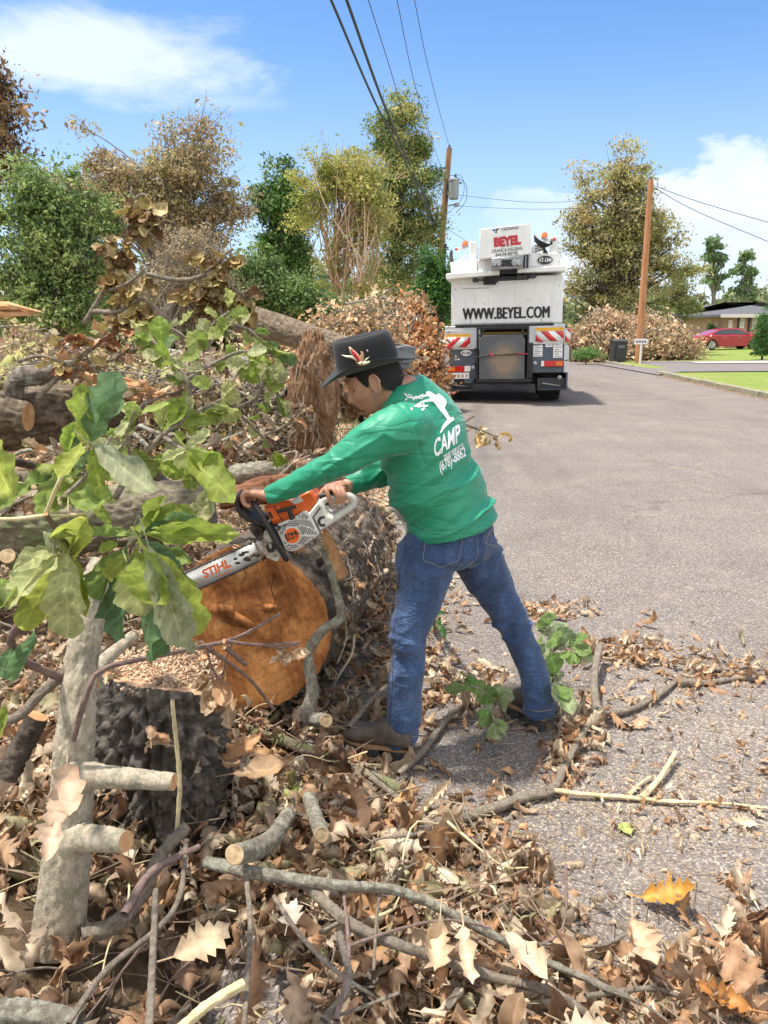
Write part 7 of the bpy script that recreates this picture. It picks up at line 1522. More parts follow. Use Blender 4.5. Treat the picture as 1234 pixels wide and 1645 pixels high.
def un(a, b_): d = np.array([b_[0]-a[0], b_[1]-a[1]]); return d/np.linalg.norm(d)
xa = un(K7(530, 925), K7(830, 730)); shirt_text('CAMP', 37, K7(528, 925), xa, (-.10, -1.0), 1.1, .50, shear=.18, space=1.02)
xa = un(K7(635, 945), K7(870, 795)); shirt_text('TREE SERVICE', 11, K7(632, 958), xa, (-.1, -1.0), .3, .56, shear=.1)
xa = un(K7(600, 1085), K7(900, 895)); shirt_text('(678)-8862', 22, K7(596, 1086), xa, (-.15, -1.0), .65, .50)
mb = MB(); strip(mb, BV_S, [K7(505, 850), K7(640, 775), K7(790, 680)], [1.3, 1.0, 1.0]); 
# hem and cuff stitching
mb = MB(); strip(mb, BV_S, [(659, 842), (690, 852), (725, 851), (765, 836), (793, 812)], .7, .0008); mb.build('hem_stitch', pm('green_seam', (.008,.16,.08), .6), shirt, smooth=180)

# ---- jeans
mb = MB()
mb.loft([sec(728,836,2.80,LATP,.155,.128,(-.05,0,1)), sec(724,862,2.80,LATP,.172,.145,(0,0,1)), sec(724,884,2.80,LATP,.176,.142,(0,0,1)), sec(730,906,2.80,LATP,.10,.075,(0,0,1))], 40, n=24, power=2.3)
armtube(mb, [(700,870,2.76,.10), (688,893,2.735,.112), (677,950,2.71,.094), (660,1005,2.68,.074), (654,1075,2.66,.066), (650,1126,2.655,.066), (645,1182,2.65,.064), (645,1192,2.65,.064)], 32, 60)
armtube(mb, [(748,865,2.84,.10), (760,885,2.88,.106), (795,950,2.90,.082), (825,1005,2.90,.067), (854,1072,2.885,.058), (864,1122,2.875,.060), (866,1142,2.872,.062), (867,1150,2.87,.062)], 32, 60)
jv, jn, jf = remesh_mesh(mb, .006, 5, 'jeans')
z = jv[:, 2]
kneeL, kneeR = at(660, 1005, 2.62), at(820, 990, 2.85)
w = .25+.9*np.exp(-((z-.47)/.10)**2)+1.1*ss((.24-z)/.14)+.9*np.exp(-((z-.80)/.07)**2)
D = .0085*w*folds(jv, (.97, .1, .14), 5, 18, 21)+.0032*folds(jv, (.7, .2, .7), 4, 20, 23)+.0034*w*folds(jv, (.9, .1, -.4), 7, 30, 25)
cb = at(737, 885, 2.75); bk = nrm(np.cross(LATP, (0, 0, 1))); bk = bk if bk[1] < 0 else -bk; rel = jv-cb
D += -.013*np.exp(-((rel@LATP)/.016)**2)*ss((rel@bk+.06)/.05)*ss((cb[2]+.10-jv[:, 2])/.06)*ss((jv[:, 2]-.70)/.05)
jv2 = jv+jn*D[:, None]
mb = MB(); mb.add(jv2, jf); jeans = mb.build('jeans', JEANS, man, smooth=180)
trs = []
for q in jf:
    q = np.asarray(q); trs += [tuple(t) for t in (q if q.shape[1] == 3 else np.vstack([q[:, :3], q[:, [0, 2, 3]]]))]
BV_J = BVHTree.FromPolygons([Vector(p) for p in jv2], trs)
def K6(x, y): return (540+x/2.938, 820+y/2.938)
mb = MB()
for pts in ([K6(425,118), K6(418,175), K6(413,232), K6(455,250), K6(497,266), K6(540,252), K6(575,236), K6(590,180), K6(600,118)],):
    strip(mb, BV_J, pts, .55, .0008, n=60)
mb.build('back_pocket', THREAD, jeans, smooth=180)
mb = MB(); strip(mb, BV_J, [K6(742,20), K6(736,80), K6(705,150), K6(760,170)], .7, .0008, n=40); mb.build('back_pocket', THREAD, jeans, smooth=180)
DSEAM = pm('dark_denim_seam', (.02,.04,.10), .8)
for pts in ([K6(332,110), K6(322,200), K6(300,300), K6(288,480), K6(275,560), K6(268,750), K6(262,900), K6(245,1040)], [K6(690,40), K6(650,140), K6(600,220), K6(572,270)], [K6(722,505), K6(790,620), K6(850,760), K6(885,900)]):
    mb = MB(); strip(mb, BV_J, pts, .9, .0008, n=60); mb.build('seam', DSEAM, jeans, smooth=180)
mb = MB(); strip(mb, BV_J, [K6(340,98), K6(430,112), K6(520,120)], .8, .001); 
for a, b_ in ((K6(228,1040), K6(388,1068)), (K6(895,938), K6(1020,940))):
    m2 = MB(); strip(m2, BV_J, [a, ((a[0]+b_[0])/2, (a[1]+b_[1])/2+3), b_], .8, .0008); m2.build('hem_seam', THREAD, jeans, smooth=180)

# ---- boots
def boot(heel, toe, shaft, yaw_tilt=0.0, toe_up=0.0):
    h = np.array(heel, float); t = np.array(toe, float); f = t-h; f[2] = 0; f = nrm(f); L = .268; up = nrm(np.array([0, 0, 1.0])+f*toe_up*-1); s = np.cross(up, f); f = np.cross(s, up)
    def p(a, z, q=0): return h+f*a*L+up*z+s*q
    mb = MB()
    S = [(-.02,.045,.030,.040),(.05,.062,.038,.052),(.2,.075,.040,.062),(.38,.080,.041,.060),(.55,.066,.045,.046),(.72,.058,.051,.037),(.88,.054,.050,.033),(.97,.048,.036,.024),(1.02,.044,.018,.012)]
    mb.loft([[*p(a, .042+hh*.90), *(s*hw*1.04), *(up*hh*.90)] for a, zc, hw, hh in S], 28, n=34, power=2.3)
    sh = np.array(shaft); mb.tube(np.array([p(.22, .07), p(.2, .11), sh*.35+p(.18, .14)*.65, sh]), [.050, .050, .049, .052], 24, 0, n=16)
    v, n, fc = remesh_mesh(mb, .0045, 3, 'boot'); d = .0022*folds(v, s+.3*f, 8, 30, 31)*ss((p(.75, 0)-v)@f/.08+0*v[:, 0]); v = v+n*d[:, None]
    m2 = MB(); m2.add(v, fc); o = m2.build('boot', BOOT, man, smooth=180)
    ang = np.linspace(0, 2*np.pi, 44, endpoint=False); pr = []
    for a in ang:
        x = .5+.53*math.cos(a); wd = .050*math.sin(a)*(1+.12*math.cos(a)-.20*math.exp(-((x-.35)/.16)**2)); pr.append((x, wd))
    m3 = MB(); m3.prism([p(x, .040, q*1.10) for x, q in pr], up*.009); m3.build('welt', WELT, o, smooth=40)
    m4 = MB(); m4.prism([p(x, .010, q*1.07) for x, q in pr if x > .36], up*.030); m4.build('sole', SOLE, o, smooth=40)
    m5 = MB(); m5.prism([p(x, -.012, q*1.06) for x, q in pr if x < .34], up*.052); m5.build('heel', SOLE, o, smooth=40, bevel=.003)
    m6 = MB()
    for k in range(5): a = .44+k*.055; m6.tube(np.array([p(a, .124-k*.011, -.026), p(a+.012, .135-k*.012, 0), p(a, .124-k*.011, .026)]), .0022, 6, 0)
    m6.build('laces', HAIR, o)
boot(G(660,1220,.014), G(578,1203,.014), at(647, 1172, 2.655)); boot(G(872,1171,.014), G(815,1132,.014), at(865, 1132, 2.875))

# ---- body: head, neck, trunk, arms and hands as one skin
hc = at(602, 612, 2.75); Fh = nrm([-.90, .08, -.40]); Lh = nrm(np.cross([0, 0, 1], Fh)); Lh = nrm([-.05, -1, -.03]); Uh = nrm(np.cross(Fh, Lh)); Uh = Uh if Uh[2] > 0 else -Uh
Lh = nrm(Lh-Fh*np.dot(Lh, Fh)); 
def hp(f, l, u): return hc+Fh*f+Lh*l+Uh*u
def head_mesh():
    n1, n2 = 120, 90; a = np.linspace(0, 2*np.pi, n1, endpoint=False); t = np.linspace(.02, math.pi-.02, n2); A_, T2 = np.meshgrid(a, t, indexing='ij')
    d = np.stack([np.cos(A_)*np.sin(T2), np.sin(A_)*np.sin(T2), np.cos(T2)], -1)   # f,l,u
    f, l, u = d[..., 0], d[..., 1], d[..., 2]
    P = np.stack([f*np.where(f > 0, .092, .100), l*.074, u*np.where(u > 0, .105, .120)], -1); P[..., 2] += .01
    low = ss(-u/.9); P[..., 1] *= 1-.28*low; P[..., 0] += .018*low*(f > -.2)*1.0; P[..., 0] = np.where(f < 0, P[..., 0]*(1-.42*low), P[..., 0])
    def g(fc, lc, uc, s, amp, dirv):
        w = np.exp(-(((P[..., 0]-fc)/s[0])**2+((P[..., 1]-lc)/s[1])**2+((P[..., 2]-uc)/s[2])**2)); P[...] += w[..., None]*amp*np.array(dirv)
    g(.092, 0, -.012, (.03, .011, .022), .020, (1, 0, -.1)); g(.10, 0, -.030, (.03, .013, .011), .016, (1, 0, -.35))        # nose bridge and tip
    for s in (-1, 1):
        g(.08, s*.031, .008, (.03, .016, .012), -.011, (1, 0, 0)); g(.09, s*.028, .028, (.03, .024, .009), .006, (1, 0, 0))     # eye sockets, brow
        g(.07, s*.045, -.028, (.03, .02, .02), .006, (.7, s*.6, 0)); g(.09, s*.014, -.036, (.02, .007, .008), .005, (.6, s*.6, 0))  # cheek, nostril
    g(.09, 0, -.058, (.03, .022, .006), .008, (1, 0, .2)); g(.09, 0, -.070, (.03, .018, .006), .008, (1, 0, -.1)); g(.09, 0, -.0635, (.03, .028, .0025), -.006, (1, 0, 0))
    g(.08, 0, -.100, (.03, .024, .016), .013, (1, 0, -.2)); g(.085, 0, -.084, (.03, .03, .006), -.004, (1, 0, 0))              # chin
    return P, n1, n2
P, n1, n2 = head_mesh(); V = (hc+P[..., :1]*Fh+P[..., 1:2]*Lh+P[..., 2:3]*Uh).reshape(-1, 3)
i = np.arange(n1)[:, None]*n2+np.arange(n2-1)[None]; j = ((np.arange(n1)+1) % n1)[:, None]*n2+np.arange(n2-1)[None]
mb = MB(); mb.add(V, [np.stack([i, i+1, j+1, j], -1).reshape(-1, 4)]); bI = mb.n-len(V)
mb.f.append((np.array([[k*n2 for k in range(n1)]]), 0)); mb.f.append((np.array([[k*n2+n2-1 for k in range(n1)]]), 0))
mb.tube(np.array([hp(-.03, 0, -.02), hp(-.045, 0, -.07), at(652, 628, 2.765), at(672, 665, 2.775)]), [.055, .054, .060, .075], 28, 0, n=20)
mb.loft([sec(726,850,2.80,LATP,.13,.10,(0,0,1)), sec(700,780,2.795,LATP,.125,.095,sp1), sec(682,710,2.785,LATC,.15,.095,sp2), sec(668,650,2.77,LATC,.12,.07,sp2)], 24, n=20)
mb.tube(np.array([at(720,870,2.78), at(680,950,2.71), at(656,1060,2.665), at(646,1185,2.65)]), [.06, .06, .045, .035], 14, 0, n=20); mb.tube(np.array([at(735,870,2.82), at(795,950,2.90), at(850,1060,2.886), at(866,1140,2.872)]), [.06, .055, .042, .035], 14, 0, n=20)
WL, WR = at(430, 797, 2.636), at(556, 781, 2.85)
mb.tube(np.array([at(655,690,2.66), at(602,706,2.57), at(545,744,2.56), at(482,775,2.60), WL]), [.06, .052, .042, .034, .027], 18, 0, n=30)
mb.tube(np.array([at(690,680,2.90), at(650,728,2.97), at(620,752,2.96), at(585,768,2.91), WR]), [.06, .052, .042, .034, .027], 18, 0, n=30)
# left hand over the front handle, fingers side by side away from the viewer
def A2(p, dy): return at(p[0], p[1], p[2]+dy)
mb.loft([[*WL, 0,.024,0, .004,0,.020], [*at(418,793,2.645), 0,.033,0, .004,0,.019], [*at(405,790,2.65), 0,.040,0, .006,0,.017], [*at(397,792,2.65), 0,.040,0, .010,0,.013]], 20, n=14)
for k, (dy, ln, rr) in enumerate(((-.034, .85, .0080), (-.012, 1.0, .0092), (.011, 1.03, .0095), (.033, .95, .0092))):
    y = 2.648+dy; K_ = [(400,791,y), (393,794-ln*2,y), (390,801,y), (393,809+ln,y), (400,812+ln*1.5,y+.003)]; mb.tube(np.array([at(*q) for q in K_]), [rr*1.05, rr*1.08, rr, rr*.95, rr*.78], 12, 0, n=18); ball(mb, at(*K_[-1]), rr*.78, 10); ball(mb, at(397, 790.5, y), rr*1.12, 10)
mb.tube(np.array([at(420,796,2.67), at(414,804,2.695), at(407,811,2.70), at(401,814,2.69)]), [.013, .0115, .0105, .0085], 12, 0, n=14); ball(mb, at(401, 814, 2.69), .0085, 10)
# right hand over the rear handle, finger tips on the near side
mb.loft([[*WR, .010,.018,.012, -.012,.010,.014], [*at(548,780,2.81), .022,.014,0, -.006,.012,.016], [*at(538,782,2.765), .034,.010,0, 0,.012,.015], [*at(533,785,2.725), .036,.004,0, 0,.012,.012]], 20, n=14)
for (x0, y0, x1, y1, x2, y2, x3, y3, rr) in ((523,784,525,789,529,800,532,810,.0088), (533,784,537,788,542,798,541,808,.0090), (542,785,546,790,550,799,548,807,.0085), (549,786,553,791,555,798,553,804,.0074)):
    mb.tube(np.array([at(x0+4, y0-1, 2.73), at(x0+1, y0, 2.705), at(x1, y1, 2.690), at(x2, y2, 2.684), at(x3, y3, 2.690)]), [rr*1.15, rr*1.12, rr, rr*.95, rr*.8], 12, 0, n=18); ball(mb, at(x3, y3, 2.690), rr*.8, 10)
mb.tube(np.array([at(530,784,2.76), at(521,788,2.765), at(515,796,2.758), at(512,804,2.748)]), [.013, .0115, .0105, .0085], 12, 0, n=14); ball(mb, at(512, 804, 2.748), .0085, 10)
bv_, bn_, bf_ = remesh_mesh(mb, .0034, 2, 'body')
mb = MB(); mb.add(bv_, bf_); body = mb.build('body', SKIN, man, smooth=180)
# ears
def ear(s):
    mb = MB(); c = hp(-.004, s*.074, -.004); a = np.linspace(-.6*math.pi, .85*math.pi, 22); pts = [c+Fh*(-.004-.017*math.cos(t)*(1 if t > 0 else .75)*-1*-1)+Uh*(.031*math.sin(t)*1.0)+Lh*s*(.006+.010*max(0, -(-math.cos(t)))) for t in a]
    mb.tube(np.array(pts), np.linspace(.0045, .004, 22), 8, 0, n=40); ball(mb, c+Uh*-.026+Fh*.004+Lh*s*.004, .0075, 12)
    mb.loft([[*(c+Lh*s*-.006), *(Fh*.018), *(Uh*.031)], [*(c+Lh*s*.004), *(Fh*.016), *(Uh*.029)], [*(c+Lh*s*.005), *(Fh*.009), *(Uh*.018)]], 20)
    return mb.build('ear', SKIN, body, smooth=60)
for s in (-1, 1): ear(s)
mb = MB(); ball(mb, hp(.002, .090, -.034), .0042, 12); mb.build('earring', STEEL, body)
# hair: dark cap under the hat, tapering at the nape, and the goatee
mb = MB(); n1, n2 = 120, 30
vv = []; 
for a in np.linspace(0, 2*np.pi, n1, endpoint=False):
    f, l = math.cos(a), math.sin(a); lowu = float(np.interp(f, [-1, -.6, -.30, -.16, -.08, .10, .22, .34, .5, 1], [-.066, -.058, -.040, .002, .014, .008, -.012, .004, .040, .050]))
    for q in range(n2):
        u = .115*(1-q/(n2-1))+lowu*(q/(n2-1)); k = math.sqrt(max(.0, 1-((u-.01)/.112)**2)) if u > .01 else 1-.05*((.01-u)/.05)**2
        vv.append(hc+Fh*f*((.092 if f > 0 else .101)*k*1.035+.001)+Lh*l*(.074*k*1.045+.001)+Uh*(u+.002))
vv = np.array(vv); vv += (vnoise(vv*140, 3)*.0012)[:, None]
i = np.arange(n1)[:, None]*n2+np.arange(n2-1)[None]; j = ((np.arange(n1)+1) % n1)[:, None]*n2+np.arange(n2-1)[None]; mb.add(vv, [np.stack([i, i+1, j+1, j], -1).reshape(-1, 4)]); mb.build('hair', HAIR, body, smooth=180, recalc=True)
mb = MB()
rr = np.random.default_rng(4)
for k in range(260):
    l = rr.normal()*.011; p = hp(.098+rr.normal()*.004, l, -.108+rr.normal()*.008); mb.tube(np.array([p, p+Fh*.006-Uh*rr.uniform(.004, .011)]), [.0009, .0004], 3, 0, caps=False)
for k in range(0):
    l = rr.uniform(-.026, .026); p = hp(.096-abs(l)*.35, l, -.050+rr.normal()*.002); mb.tube(np.array([p, p+Fh*.003-Uh*.005]), [.0007, .0004], 3, 0, caps=False)
mb.build('beard', HAIR, body, smooth=0)
for s in (-1, 1):
    mb = MB(); mb.tube(np.array([hp(.083, s*.018, .020), hp(.080, s*.032, .026), hp(.068, s*.046, .020)]), [.0028, .0035, .0018], 6, 0, n=10); mb.build('eyebrow', HAIR, body)
    mb = MB(); mb.tube(np.array([hp(.081, s*.020, .0015), hp(.078, s*.032, -.001), hp(.068, s*.044, .0)]), [.0012, .0022, .0012], 6, 0, n=10); mb.build('eyelash', HAIR, body)
# thin cord at the neck
mb = MB(); cpts = [K for K in ((646, 602), (641, 608), (634, 616), (628, 624))]
mb.tube(np.array([at(x, y, 2.712+.004*k) for k, (x, y) in enumerate(cpts)]), .0014, 6, 0, n=14); mb.build('necklace', THREAD, body)

# ---- hat
ho = at(592, 588, 2.75); ax = nrm(at(655, 577, 2.75)-at(522, 612, 2.75)); Fb = -ax; Lb = nrm([0.03, -1, -.09]); Lb = nrm(Lb-Fb*np.dot(Lb, Fb)); Ub = np.cross(Fb, Lb); Ub = Ub if Ub[2] > 0 else -Ub
def hq(f, l, u): return ho+Fb*f+Lb*l+Ub*u
hat = thing('hat', (0, 0, 0), None, None); hat.parent = man; del hat
for o_ in [o for o in bpy.data.objects if o.name.startswith('hat') and o.type == 'EMPTY']: bpy.data.objects.remove(o_)
mb = MB(); seg = 96; rows = []
aa = np.linspace(0, 2*np.pi, seg, endpoint=False)
def ringpt(rx, ry, z0, curl=0, droop=0, dent=0, tilt=0, fx=0):
    out = []
    for a in aa:
        c_, s_ = math.cos(a), math.sin(a); z = z0+curl*abs(s_)**2.2-droop*abs(c_)**2*(1.2 if c_ > 0 else .55)+tilt*c_+dent*(-(abs(c_)**2)*.0)
        out.append(hq(fx+rx*c_, ry*s_, z))
    return out
rings = [ringpt(.175,.148,.0,.032,.028,fx=.005), ringpt(.177,.150,.002,.033,.028,fx=.005), ringpt(.177,.150,.005,.033,.028,fx=.005), ringpt(.165,.135,.006,.022,.020,fx=.005), ringpt(.140,.112,.004,.010,.008), ringpt(.118,.092,.004,.0,.0), ringpt(.113,.086,.010), ringpt(.111,.084,.035), ringpt(.107,.081,.070), ringpt(.103,.077,.094, tilt=.004), ringpt(.099,.072,.106, tilt=.004), ringpt(.092,.063,.110, tilt=.003), ringpt(.082,.050,.104, tilt=0), ringpt(.068,.036,.086, tilt=-.004), ringpt(.050,.022,.070, tilt=-.006), ringpt(.030,.012,.064, tilt=-.004), ringpt(.004,.002,.062)]
under = [ringpt(.163,.133,.0,.021,.022,fx=.005), ringpt(.138,.110,-.002,.007,.010), ringpt(.106,.080,-.002), ringpt(.100,.074,.03), ringpt(.07,.05,.050), ringpt(.01,.01,.055)]
allr = under[::-1]+rings; v = np.array([p for r_ in allr for p in r_]); k = len(allr)
i = (np.arange(k-1)[:, None]*seg+np.arange(seg)[None]); j = (np.arange(k-1)[:, None]*seg+(np.arange(seg)[None]+1) % seg)
mb.add(v, [np.stack([i, j, j+seg, i+seg], -1).reshape(-1, 4)]); mb.f.append((np.arange(seg)[None]+(k-1)*seg, 0)); mb.f.append((np.arange(seg)[None, ::-1], 0))
BV_H = BVHTree.FromPolygons([Vector(q) for q in v], [tuple(q) for q in np.stack([i, j, j+seg, i+seg], -1).reshape(-1, 4)])
hat = mb.build('hat', HATM, man, smooth=180, recalc=True)
s_ = hat.modifiers.new('sub', 'SUBSURF'); s_.levels = 1; s_.render_levels = 1
mb = MB(); bandp = [np.array(ringpt(.1125,.0855,z)) for z in (.006, .014)]; v = np.vstack([bandp[0], bandp[1]]); i = np.arange(seg); mb.add(v, [np.stack([i, (i+1) % seg, (i+1) % seg+seg, i+seg], -1)]); mb.build('hat_band', BLACKM, hat, smooth=180)
# feather trim on the near side of the crown
FE = [pm('red_feather', (.62,.03,.05), .6, .2, 90), pm('cream_feather', (.72,.66,.46), .6, .2, 90), pm('tan_feather', (.48,.32,.16), .6, .25, 90)]
def K5(x, y): return (500+x/6.856, 520+y/6.856)
def feather(pts, wpx, m):
    Q = catmull(np.array(pts, float), 12); t = nrm(np.gradient(Q, axis=0)); nn = np.c_[-t[:, 1], t[:, 0]]; w = np.sin(np.linspace(.15, 1.0, 12)*math.pi)**.7*wpx; v = []
    for q, m_, ww in zip(Q, nn, w):
        for s in (-1, 0, 1): v.append((lambda h_: h_ if h_ is not None else at(q[0], q[1], 2.64))(proj(BV_H, q[0]+m_[0]*ww*s/2, q[1]+m_[1]*ww*s/2, .004+(.004 if s == 0 else 0)+.0012*(wpx % 3)+(.006 if m is FE[0] else 0))))
    v = np.array(v); v = v+np.array([0, .0, 0]); i = np.arange(11)*3; mb = MB(); mb.add(v, [np.vstack([np.stack([i, i+1, i+4, i+3], 1), np.stack([i+1, i+2, i+5, i+4], 1)])])
    o = mb.build('feather', m, hat, smooth=180); s2 = o.modifiers.new('th', 'SOLIDIFY'); s2.thickness = .0012; return o
feather([K5(545,435), K5(500,360), K5(450,300), K5(425,250)], 9, FE[1]); feather([K5(540,420), K5(500,350), K5(460,300), K5(440,265)], 6, FE[0]); feather([K5(520,410), K5(460,370), K5(400,360), K5(352,340)], 5, FE[1])
feather([K5(550,430), K5(560,380), K5(565,330), K5(545,300)], 6.5, FE[2]); feather([K5(560,435), K5(600,400), K5(640,365)], 3, FE[1]); feather([K5(560,440), K5(610,425), K5(650,410)], 3, FE[1]); feather([K5(575,440), K5(530,430), K5(490,420)], 6, FE[2])
mb = MB(); ball(mb, at(*K5(620,300), 2.665), .004, 10); mb.build('hat_pin', STEEL, hat)
# ------------------------------------------------------------------ chainsaw
ORANGE = pm('orange_plastic', (.78,.135,.015), .35, .08, 8, coat=.3)
WPL = pm('white_plastic', (.66,.655,.62), .45, .12, 9, .1, 60, col2=(.50,.48,.43))
GRIP = pm('black_grip', (.022,.022,.024), .55, .2, 30)
BARM = pm('bar_steel', (.62,.63,.63), .38, .08, 10, metal=.35, col2=(.40,.39,.37))
EXH = pm('exhaust_metal', (.13,.10,.08), .5, .4, 14, metal=.5)
DIRTY = pm('dirty_white_cover', (.60,.56,.49), .6, .35, 22, .3, 60, col2=(.20,.16,.12))
def KS(x, y, Y): return at(370+x/5.365, 750+y/5.365, Y)
saw = thing('chainsaw', KS(500, 560, 2.72), 'orange and white chainsaw in the man\'s hands, its bar against the sawn face', 'chainsaw')
def pz(name, m, pts, y0, y1, parent=saw, bevel=.003):
    mb = MB(); mb.prism([KS(x, y, y0) for x, y in pts], (0, y1-y0, 0)); return mb.build(name, m, parent, smooth=40, bevel=bevel)
pz('top_cover', ORANGE, [(290,352),(345,305),(500,292),(600,240),(692,203),(756,290),(712,360),(668,402),(632,388),(560,430),(400,492),(368,502)], 2.655, 2.79, bevel=.008)
hs = pz('engine_housing', GRIP, [(330,480),(640,400),(760,560),(560,700),(480,720),(400,640)], 2.675, 2.79)
pz('side_cover', ORANGE, [(300,365),(420,330),(445,440),(392,470),(352,470)], 2.645, 2.66, bevel=.004)
pz('cover_slot', GRIP, [(325,395),(345,385),(372,440),(358,448)], 2.6425, 2.646, bevel=0)
for x in (385,):
    pz('cover_seam', GRIP, [(372,338),(378,336),(450,462),(444,466)], 2.6435, 2.65, bevel=0)
pz('top_label', WPL, [(508,296),(598,252),(628,296),(560,322)], 2.652, 2.6555, bevel=0)
sp_ = [(397,502),(470,470),(560,430),(632,386),(660,392),(704,440),(768,566),(760,592),(660,660),(572,722),(542,732),(488,730),(468,700),(400,548)]
sc_ = pz('starter_cover', WPL, sp_, 2.635, 2.68, bevel=.006)
def inside(x, y, P):
    c = False; n = len(P)
    for i in range(n):
        x1, y1 = P[i]; x2, y2 = P[(i+1) % n]
        if (y1 > y) != (y2 > y) and x < (x2-x1)*(y-y1)/(y2-y1)+x1: c = not c
    return c
ctr_ = np.mean(sp_, axis=0); shr = [tuple(ctr_+(np.array(q)-ctr_)*.88) for q in sp_]
mb = MB()
for rad in range(88, 260, 15):
    n = int(rad*6.28/ (13 if rad < 130 else 15)); 
    for k in range(n):
        if rad < 200 and k % 7 == 0: continue
        a = k/n*math.tau; x, y = 533+rad*math.cos(a), 592+rad*math.sin(a)
        if not inside(x, y, shr) or (y-502)*.9+(x-440)*.45 < 8 and x < 560: continue
        t = np.array([-math.sin(a), math.cos(a)])*5.4; n_ = np.array([math.cos(a), math.sin(a)])*3.6
        mb.prism([KS(x+t[0]*s1+n_[0]*s2, y+t[1]*s1+n_[1]*s2, 2.6335) for s1, s2 in ((-1,-1),(1,-1),(1,1),(-1,1))], (0, .0014, 0))
mb.build('cooling_slots', GRIP, sc_, smooth=0)
def disc_s(name, m, x, y, r, y0, y1, parent):
    mb = MB(); mb.prism([KS(x+r*math.cos(t), y+r*math.sin(t), y0) for t in np.linspace(0, math.tau, 36, endpoint=False)], (0, y1-y0, 0)); return mb.build(name, m, parent, smooth=40)
bd_ = disc_s('badge_ring', WPL, 533, 592, 74, 2.630, 2.636, sc_); bd2 = disc_s('badge', ORANGE, 533, 592, 66, 2.6285, 2.631, sc_)
xd = nrm(KS(600,560,2.6)-KS(470,612,2.6)); yd = np.cross((0, -1, 0), xd)
mb = MB(); mb.text('STIHL', .0195, KS(534, 596, 2.628), xd, yd, bold=.0011, lift=.0004, sx=1.05); mb.text('MS 661C', .0115, KS(538, 622, 2.628), xd, yd, bold=.0005, lift=.0004); mb.build('lettering', GRIP, bd2, smooth=0)
mb = MB(); mb.text('MS 661 C', .0135, KS(470, 512, 2.634), xd, yd, bold=.0005, lift=.0008); mb.build('lettering', GRIP, sc_, smooth=0)
rh = pz('rear_housing', WPL, [(668,408),(700,372),(756,300),(800,335),(836,420),(892,448),(884,482),(784,560),(768,560),(712,446)], 2.645, 2.765, bevel=.008)
mb = MB(); mb.tube([KS(775,352,2.643), KS(712,440,2.643), KS(768,556,2.643)], .0025, 6, 0); mb.build('housing_seam', GRIP, rh)
mb = MB(); mb.tube([KS(795+32*math.cos(t), 470+36*math.sin(t), 2.643) for t in np.linspace(-5.4, -1.0, 18)], .0042, 8, 0); mb.build('choke_mark', GRIP, rh)
disc_s('filter_knob', WPL, 800, 470, 20, 2.638, 2.65, rh)
mb = MB(); mb.tube([KS(x, y, 2.705) for x, y in ((770,318),(800,292),(850,270),(960,248),(1030,252),(1068,285),(1066,318),(1030,352),(950,408),(878,452),(830,470))], [.013,.013,.0125,.012,.012,.012,.0125,.0125,.012,.013,.014], 14, 0, n=60, squash=(1.1, 1.25)); rr_ = mb.build('rear_handle', WPL, saw, smooth=60)
mb = MB(); mb.tube([KS(x, y, 2.705) for x, y in ((768,255),(830,243),(930,232),(1015,232))], [.010,.011,.011,.008], 12, 0, n=24); mb.build('handle_grip', GRIP, saw, smooth=60)
mb = MB(); mb.prism([KS(x, y, 2.697) for x, y in ((800,300),(840,288),(850,330),(820,335))], (0, .016, 0)); mb.build('trigger', GRIP, saw, bevel=.002)
mb = MB(); mb.tube([KS(402,388,2.625), KS(480,366,2.622), KS(565,342,2.625)], [.0055,.0075,.0055], 12, 0, n=14); mb.tube([KS(508,370,2.628), KS(520,405,2.63), KS(534,446,2.634)], [.008,.0085,.010], 12, 0, n=10); mb.build('pull_handle', GRIP, saw, smooth=60)
mb = MB(); mb.tube([KS(215,318,2.80), KS(200,312,2.74), KS(200,312,2.66), KS(214,326,2.625), KS(262,405,2.612), KS(350,560,2.610), KS(430,705,2.612), KS(478,788,2.625), KS(482,792,2.66)], .0105, 14, 0, n=90); mb.build('front_handle', GRIP, saw, smooth=60)
disc_s('handle_bolt', GRIP, 398, 526, 24, 2.628, 2.640, saw); disc_s('bolt_head', STEEL, 398, 526, 11, 2.6255, 2.6285, saw)
disc_s('handle_bolt', GRIP, 476, 780, 14, 2.600, 2.616, saw)
pz('hand_guard', GRIP, [(20,270),(38,252),(56,258),(66,300),(84,358),(135,410),(210,448),(292,478),(300,522),(240,508),(150,478),(84,434),(46,372),(34,320)], 2.63, 2.76, bevel=.004)
pz('muffler', EXH, [(152,530),(210,492),(268,520),(308,628),(262,655),(205,600)], 2.66, 2.77, bevel=.006)
mb = MB()
for k in range(4): mb.tube([KS(196+k*16, 560+k*12, 2.656), KS(222+k*16, 540+k*12, 2.656)], .0022, 5, 0)
mb.build('muffler_ribs', EXH, saw)
bc_ = pz('sprocket_cover', DIRTY, [(214,652),(258,640),(296,545),(322,548),(352,630),(402,660),(432,752),(428,802),(400,822),(340,800),(262,728)], 2.66, 2.75, bevel=.005)
pz('bumper_spike', GRIP, [(306,690),(352,655),(396,660),(402,700),(362,742),(326,738)], 2.648, 2.66, saw, .002)
pz('bumper_spike', DIRTY, [(330,668),(352,662),(358,700),(340,706)], 2.643, 2.648, saw, .001)
for x, y in ((378,770),(300,665)): disc_s('cover_nut', STEEL, x, y, 13, 2.646, 2.662, saw)
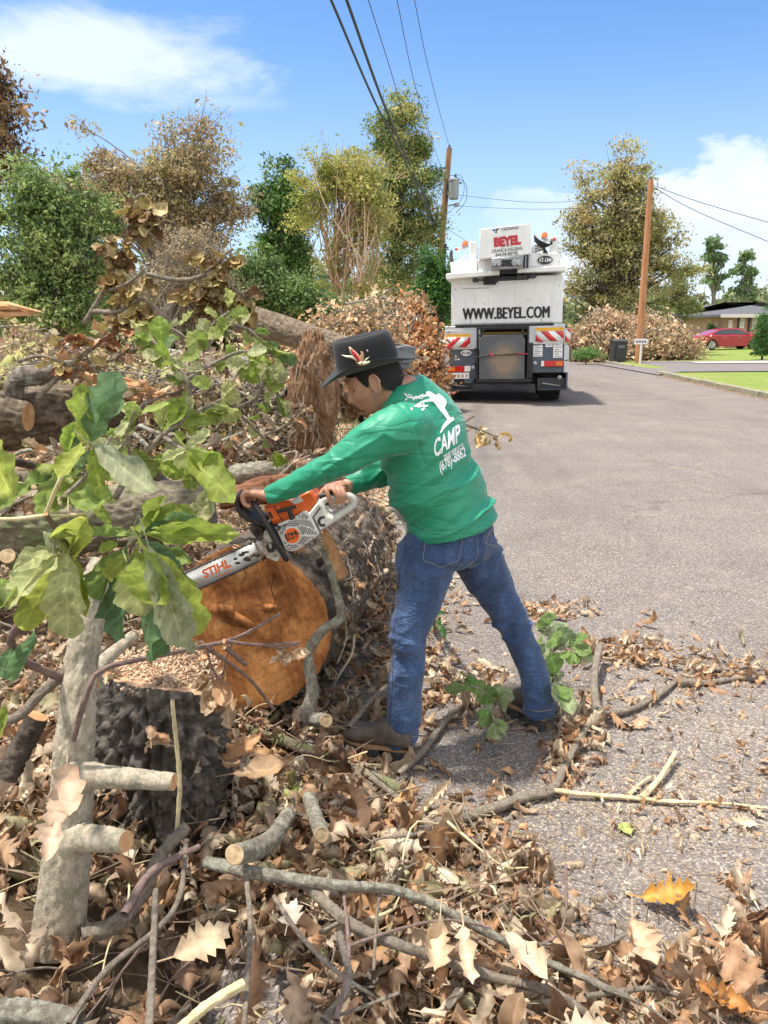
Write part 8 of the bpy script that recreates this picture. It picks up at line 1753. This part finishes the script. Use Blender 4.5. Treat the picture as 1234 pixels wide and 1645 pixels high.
# guide bar and chain
b0, b1 = np.array((417.0, 884.0)), np.array((262.0, 955.0)); bdv = (b1-b0)/np.linalg.norm(b1-b0); bn = np.array((-bdv[1], bdv[0]))
hwp = 15.5; out = []
Lb_ = np.linalg.norm(b1-b0); prof = [(0, .8), (.05, 1.0), (.88, 1.0), (.95, .82), (.985, .5), (1.0, .15)]
top_ = [b0+bdv*Lb_*t+bn*hwp*w for t, w in prof]; bot_ = [b0+bdv*Lb_*t-bn*hwp*w for t, w in prof]
YB = 2.712; poly_ = top_+bot_[::-1]
mb = MB(); mb.prism([at(p[0], p[1], YB) for p in poly_], (0, .005, 0)); bar = mb.build('guide_bar', BARM, saw, smooth=0)
xd = nrm(at(*(b0-bdv*0), YB)-at(*b1, YB)); yd = np.cross((0, -1, 0), xd); mid = b0+bdv*Lb_*.42-bn*-1*-4.0
tp = np.array((350.0, 919.0)); mb = MB(); mb.text('STIHL', .044, at(tp[0], tp[1], YB), xd, yd, bold=.0016, lift=.0006, sx=1.0, shear=.12); mb.text('ROLLOMATIC ES', .009, at(362.5, 922.5, YB), xd, yd, bold=.0001, lift=.0006); mb.build('lettering', ORANGE, bar, smooth=0)
mb = MB(); r = np.random.default_rng(3)
for k in range(9):
    c = b0+bdv*r.uniform(4, 42)+bn*r.uniform(-9, 9); rr = r.uniform(2, 5.5); pts = [at(c[0]+rr*r.uniform(.6, 1.3)*math.cos(t)*1.5, c[1]+rr*r.uniform(.5, 1.0)*math.sin(t), YB) for t in np.linspace(0, math.tau, 9, endpoint=False)]; mb.prism([p-np.array([0, .0004+k*.00005, 0]) for p in pts], (0, .0002, 0))
mb.build('bar_grime', EXH, bar, smooth=0)
mb = MB(); path = top_+bot_[::-1]; P2 = np.array(path); Q = catmull(P2, 400); d = np.r_[0, np.cumsum(np.linalg.norm(np.diff(Q, axis=0), axis=1))]; n = int(d[-1]/2.6)
for k in range(n):
    i = np.searchsorted(d, (k+.5)*2.6); i = min(i, 398); p = Q[i]; t = nrm(Q[i+1]-Q[i]); nn_ = np.array((-t[1], t[0])); 
    if np.dot(nn_, p-(b0+b1)/2) < 0: nn_ = -nn_
    h1 = 2.6 if k % 2 else 4.4
    q = [p-t*1.15-nn_*1.2, p+t*1.15-nn_*1.2, p+t*(1.1 if k % 2 else .4)+nn_*h1*.6, p-t*.9+nn_*h1*.62]
    mb.prism([at(a[0], a[1], YB-.0025) for a in q], (0, .0095, 0))
mb.build('chain', CHAINM, saw, smooth=0)
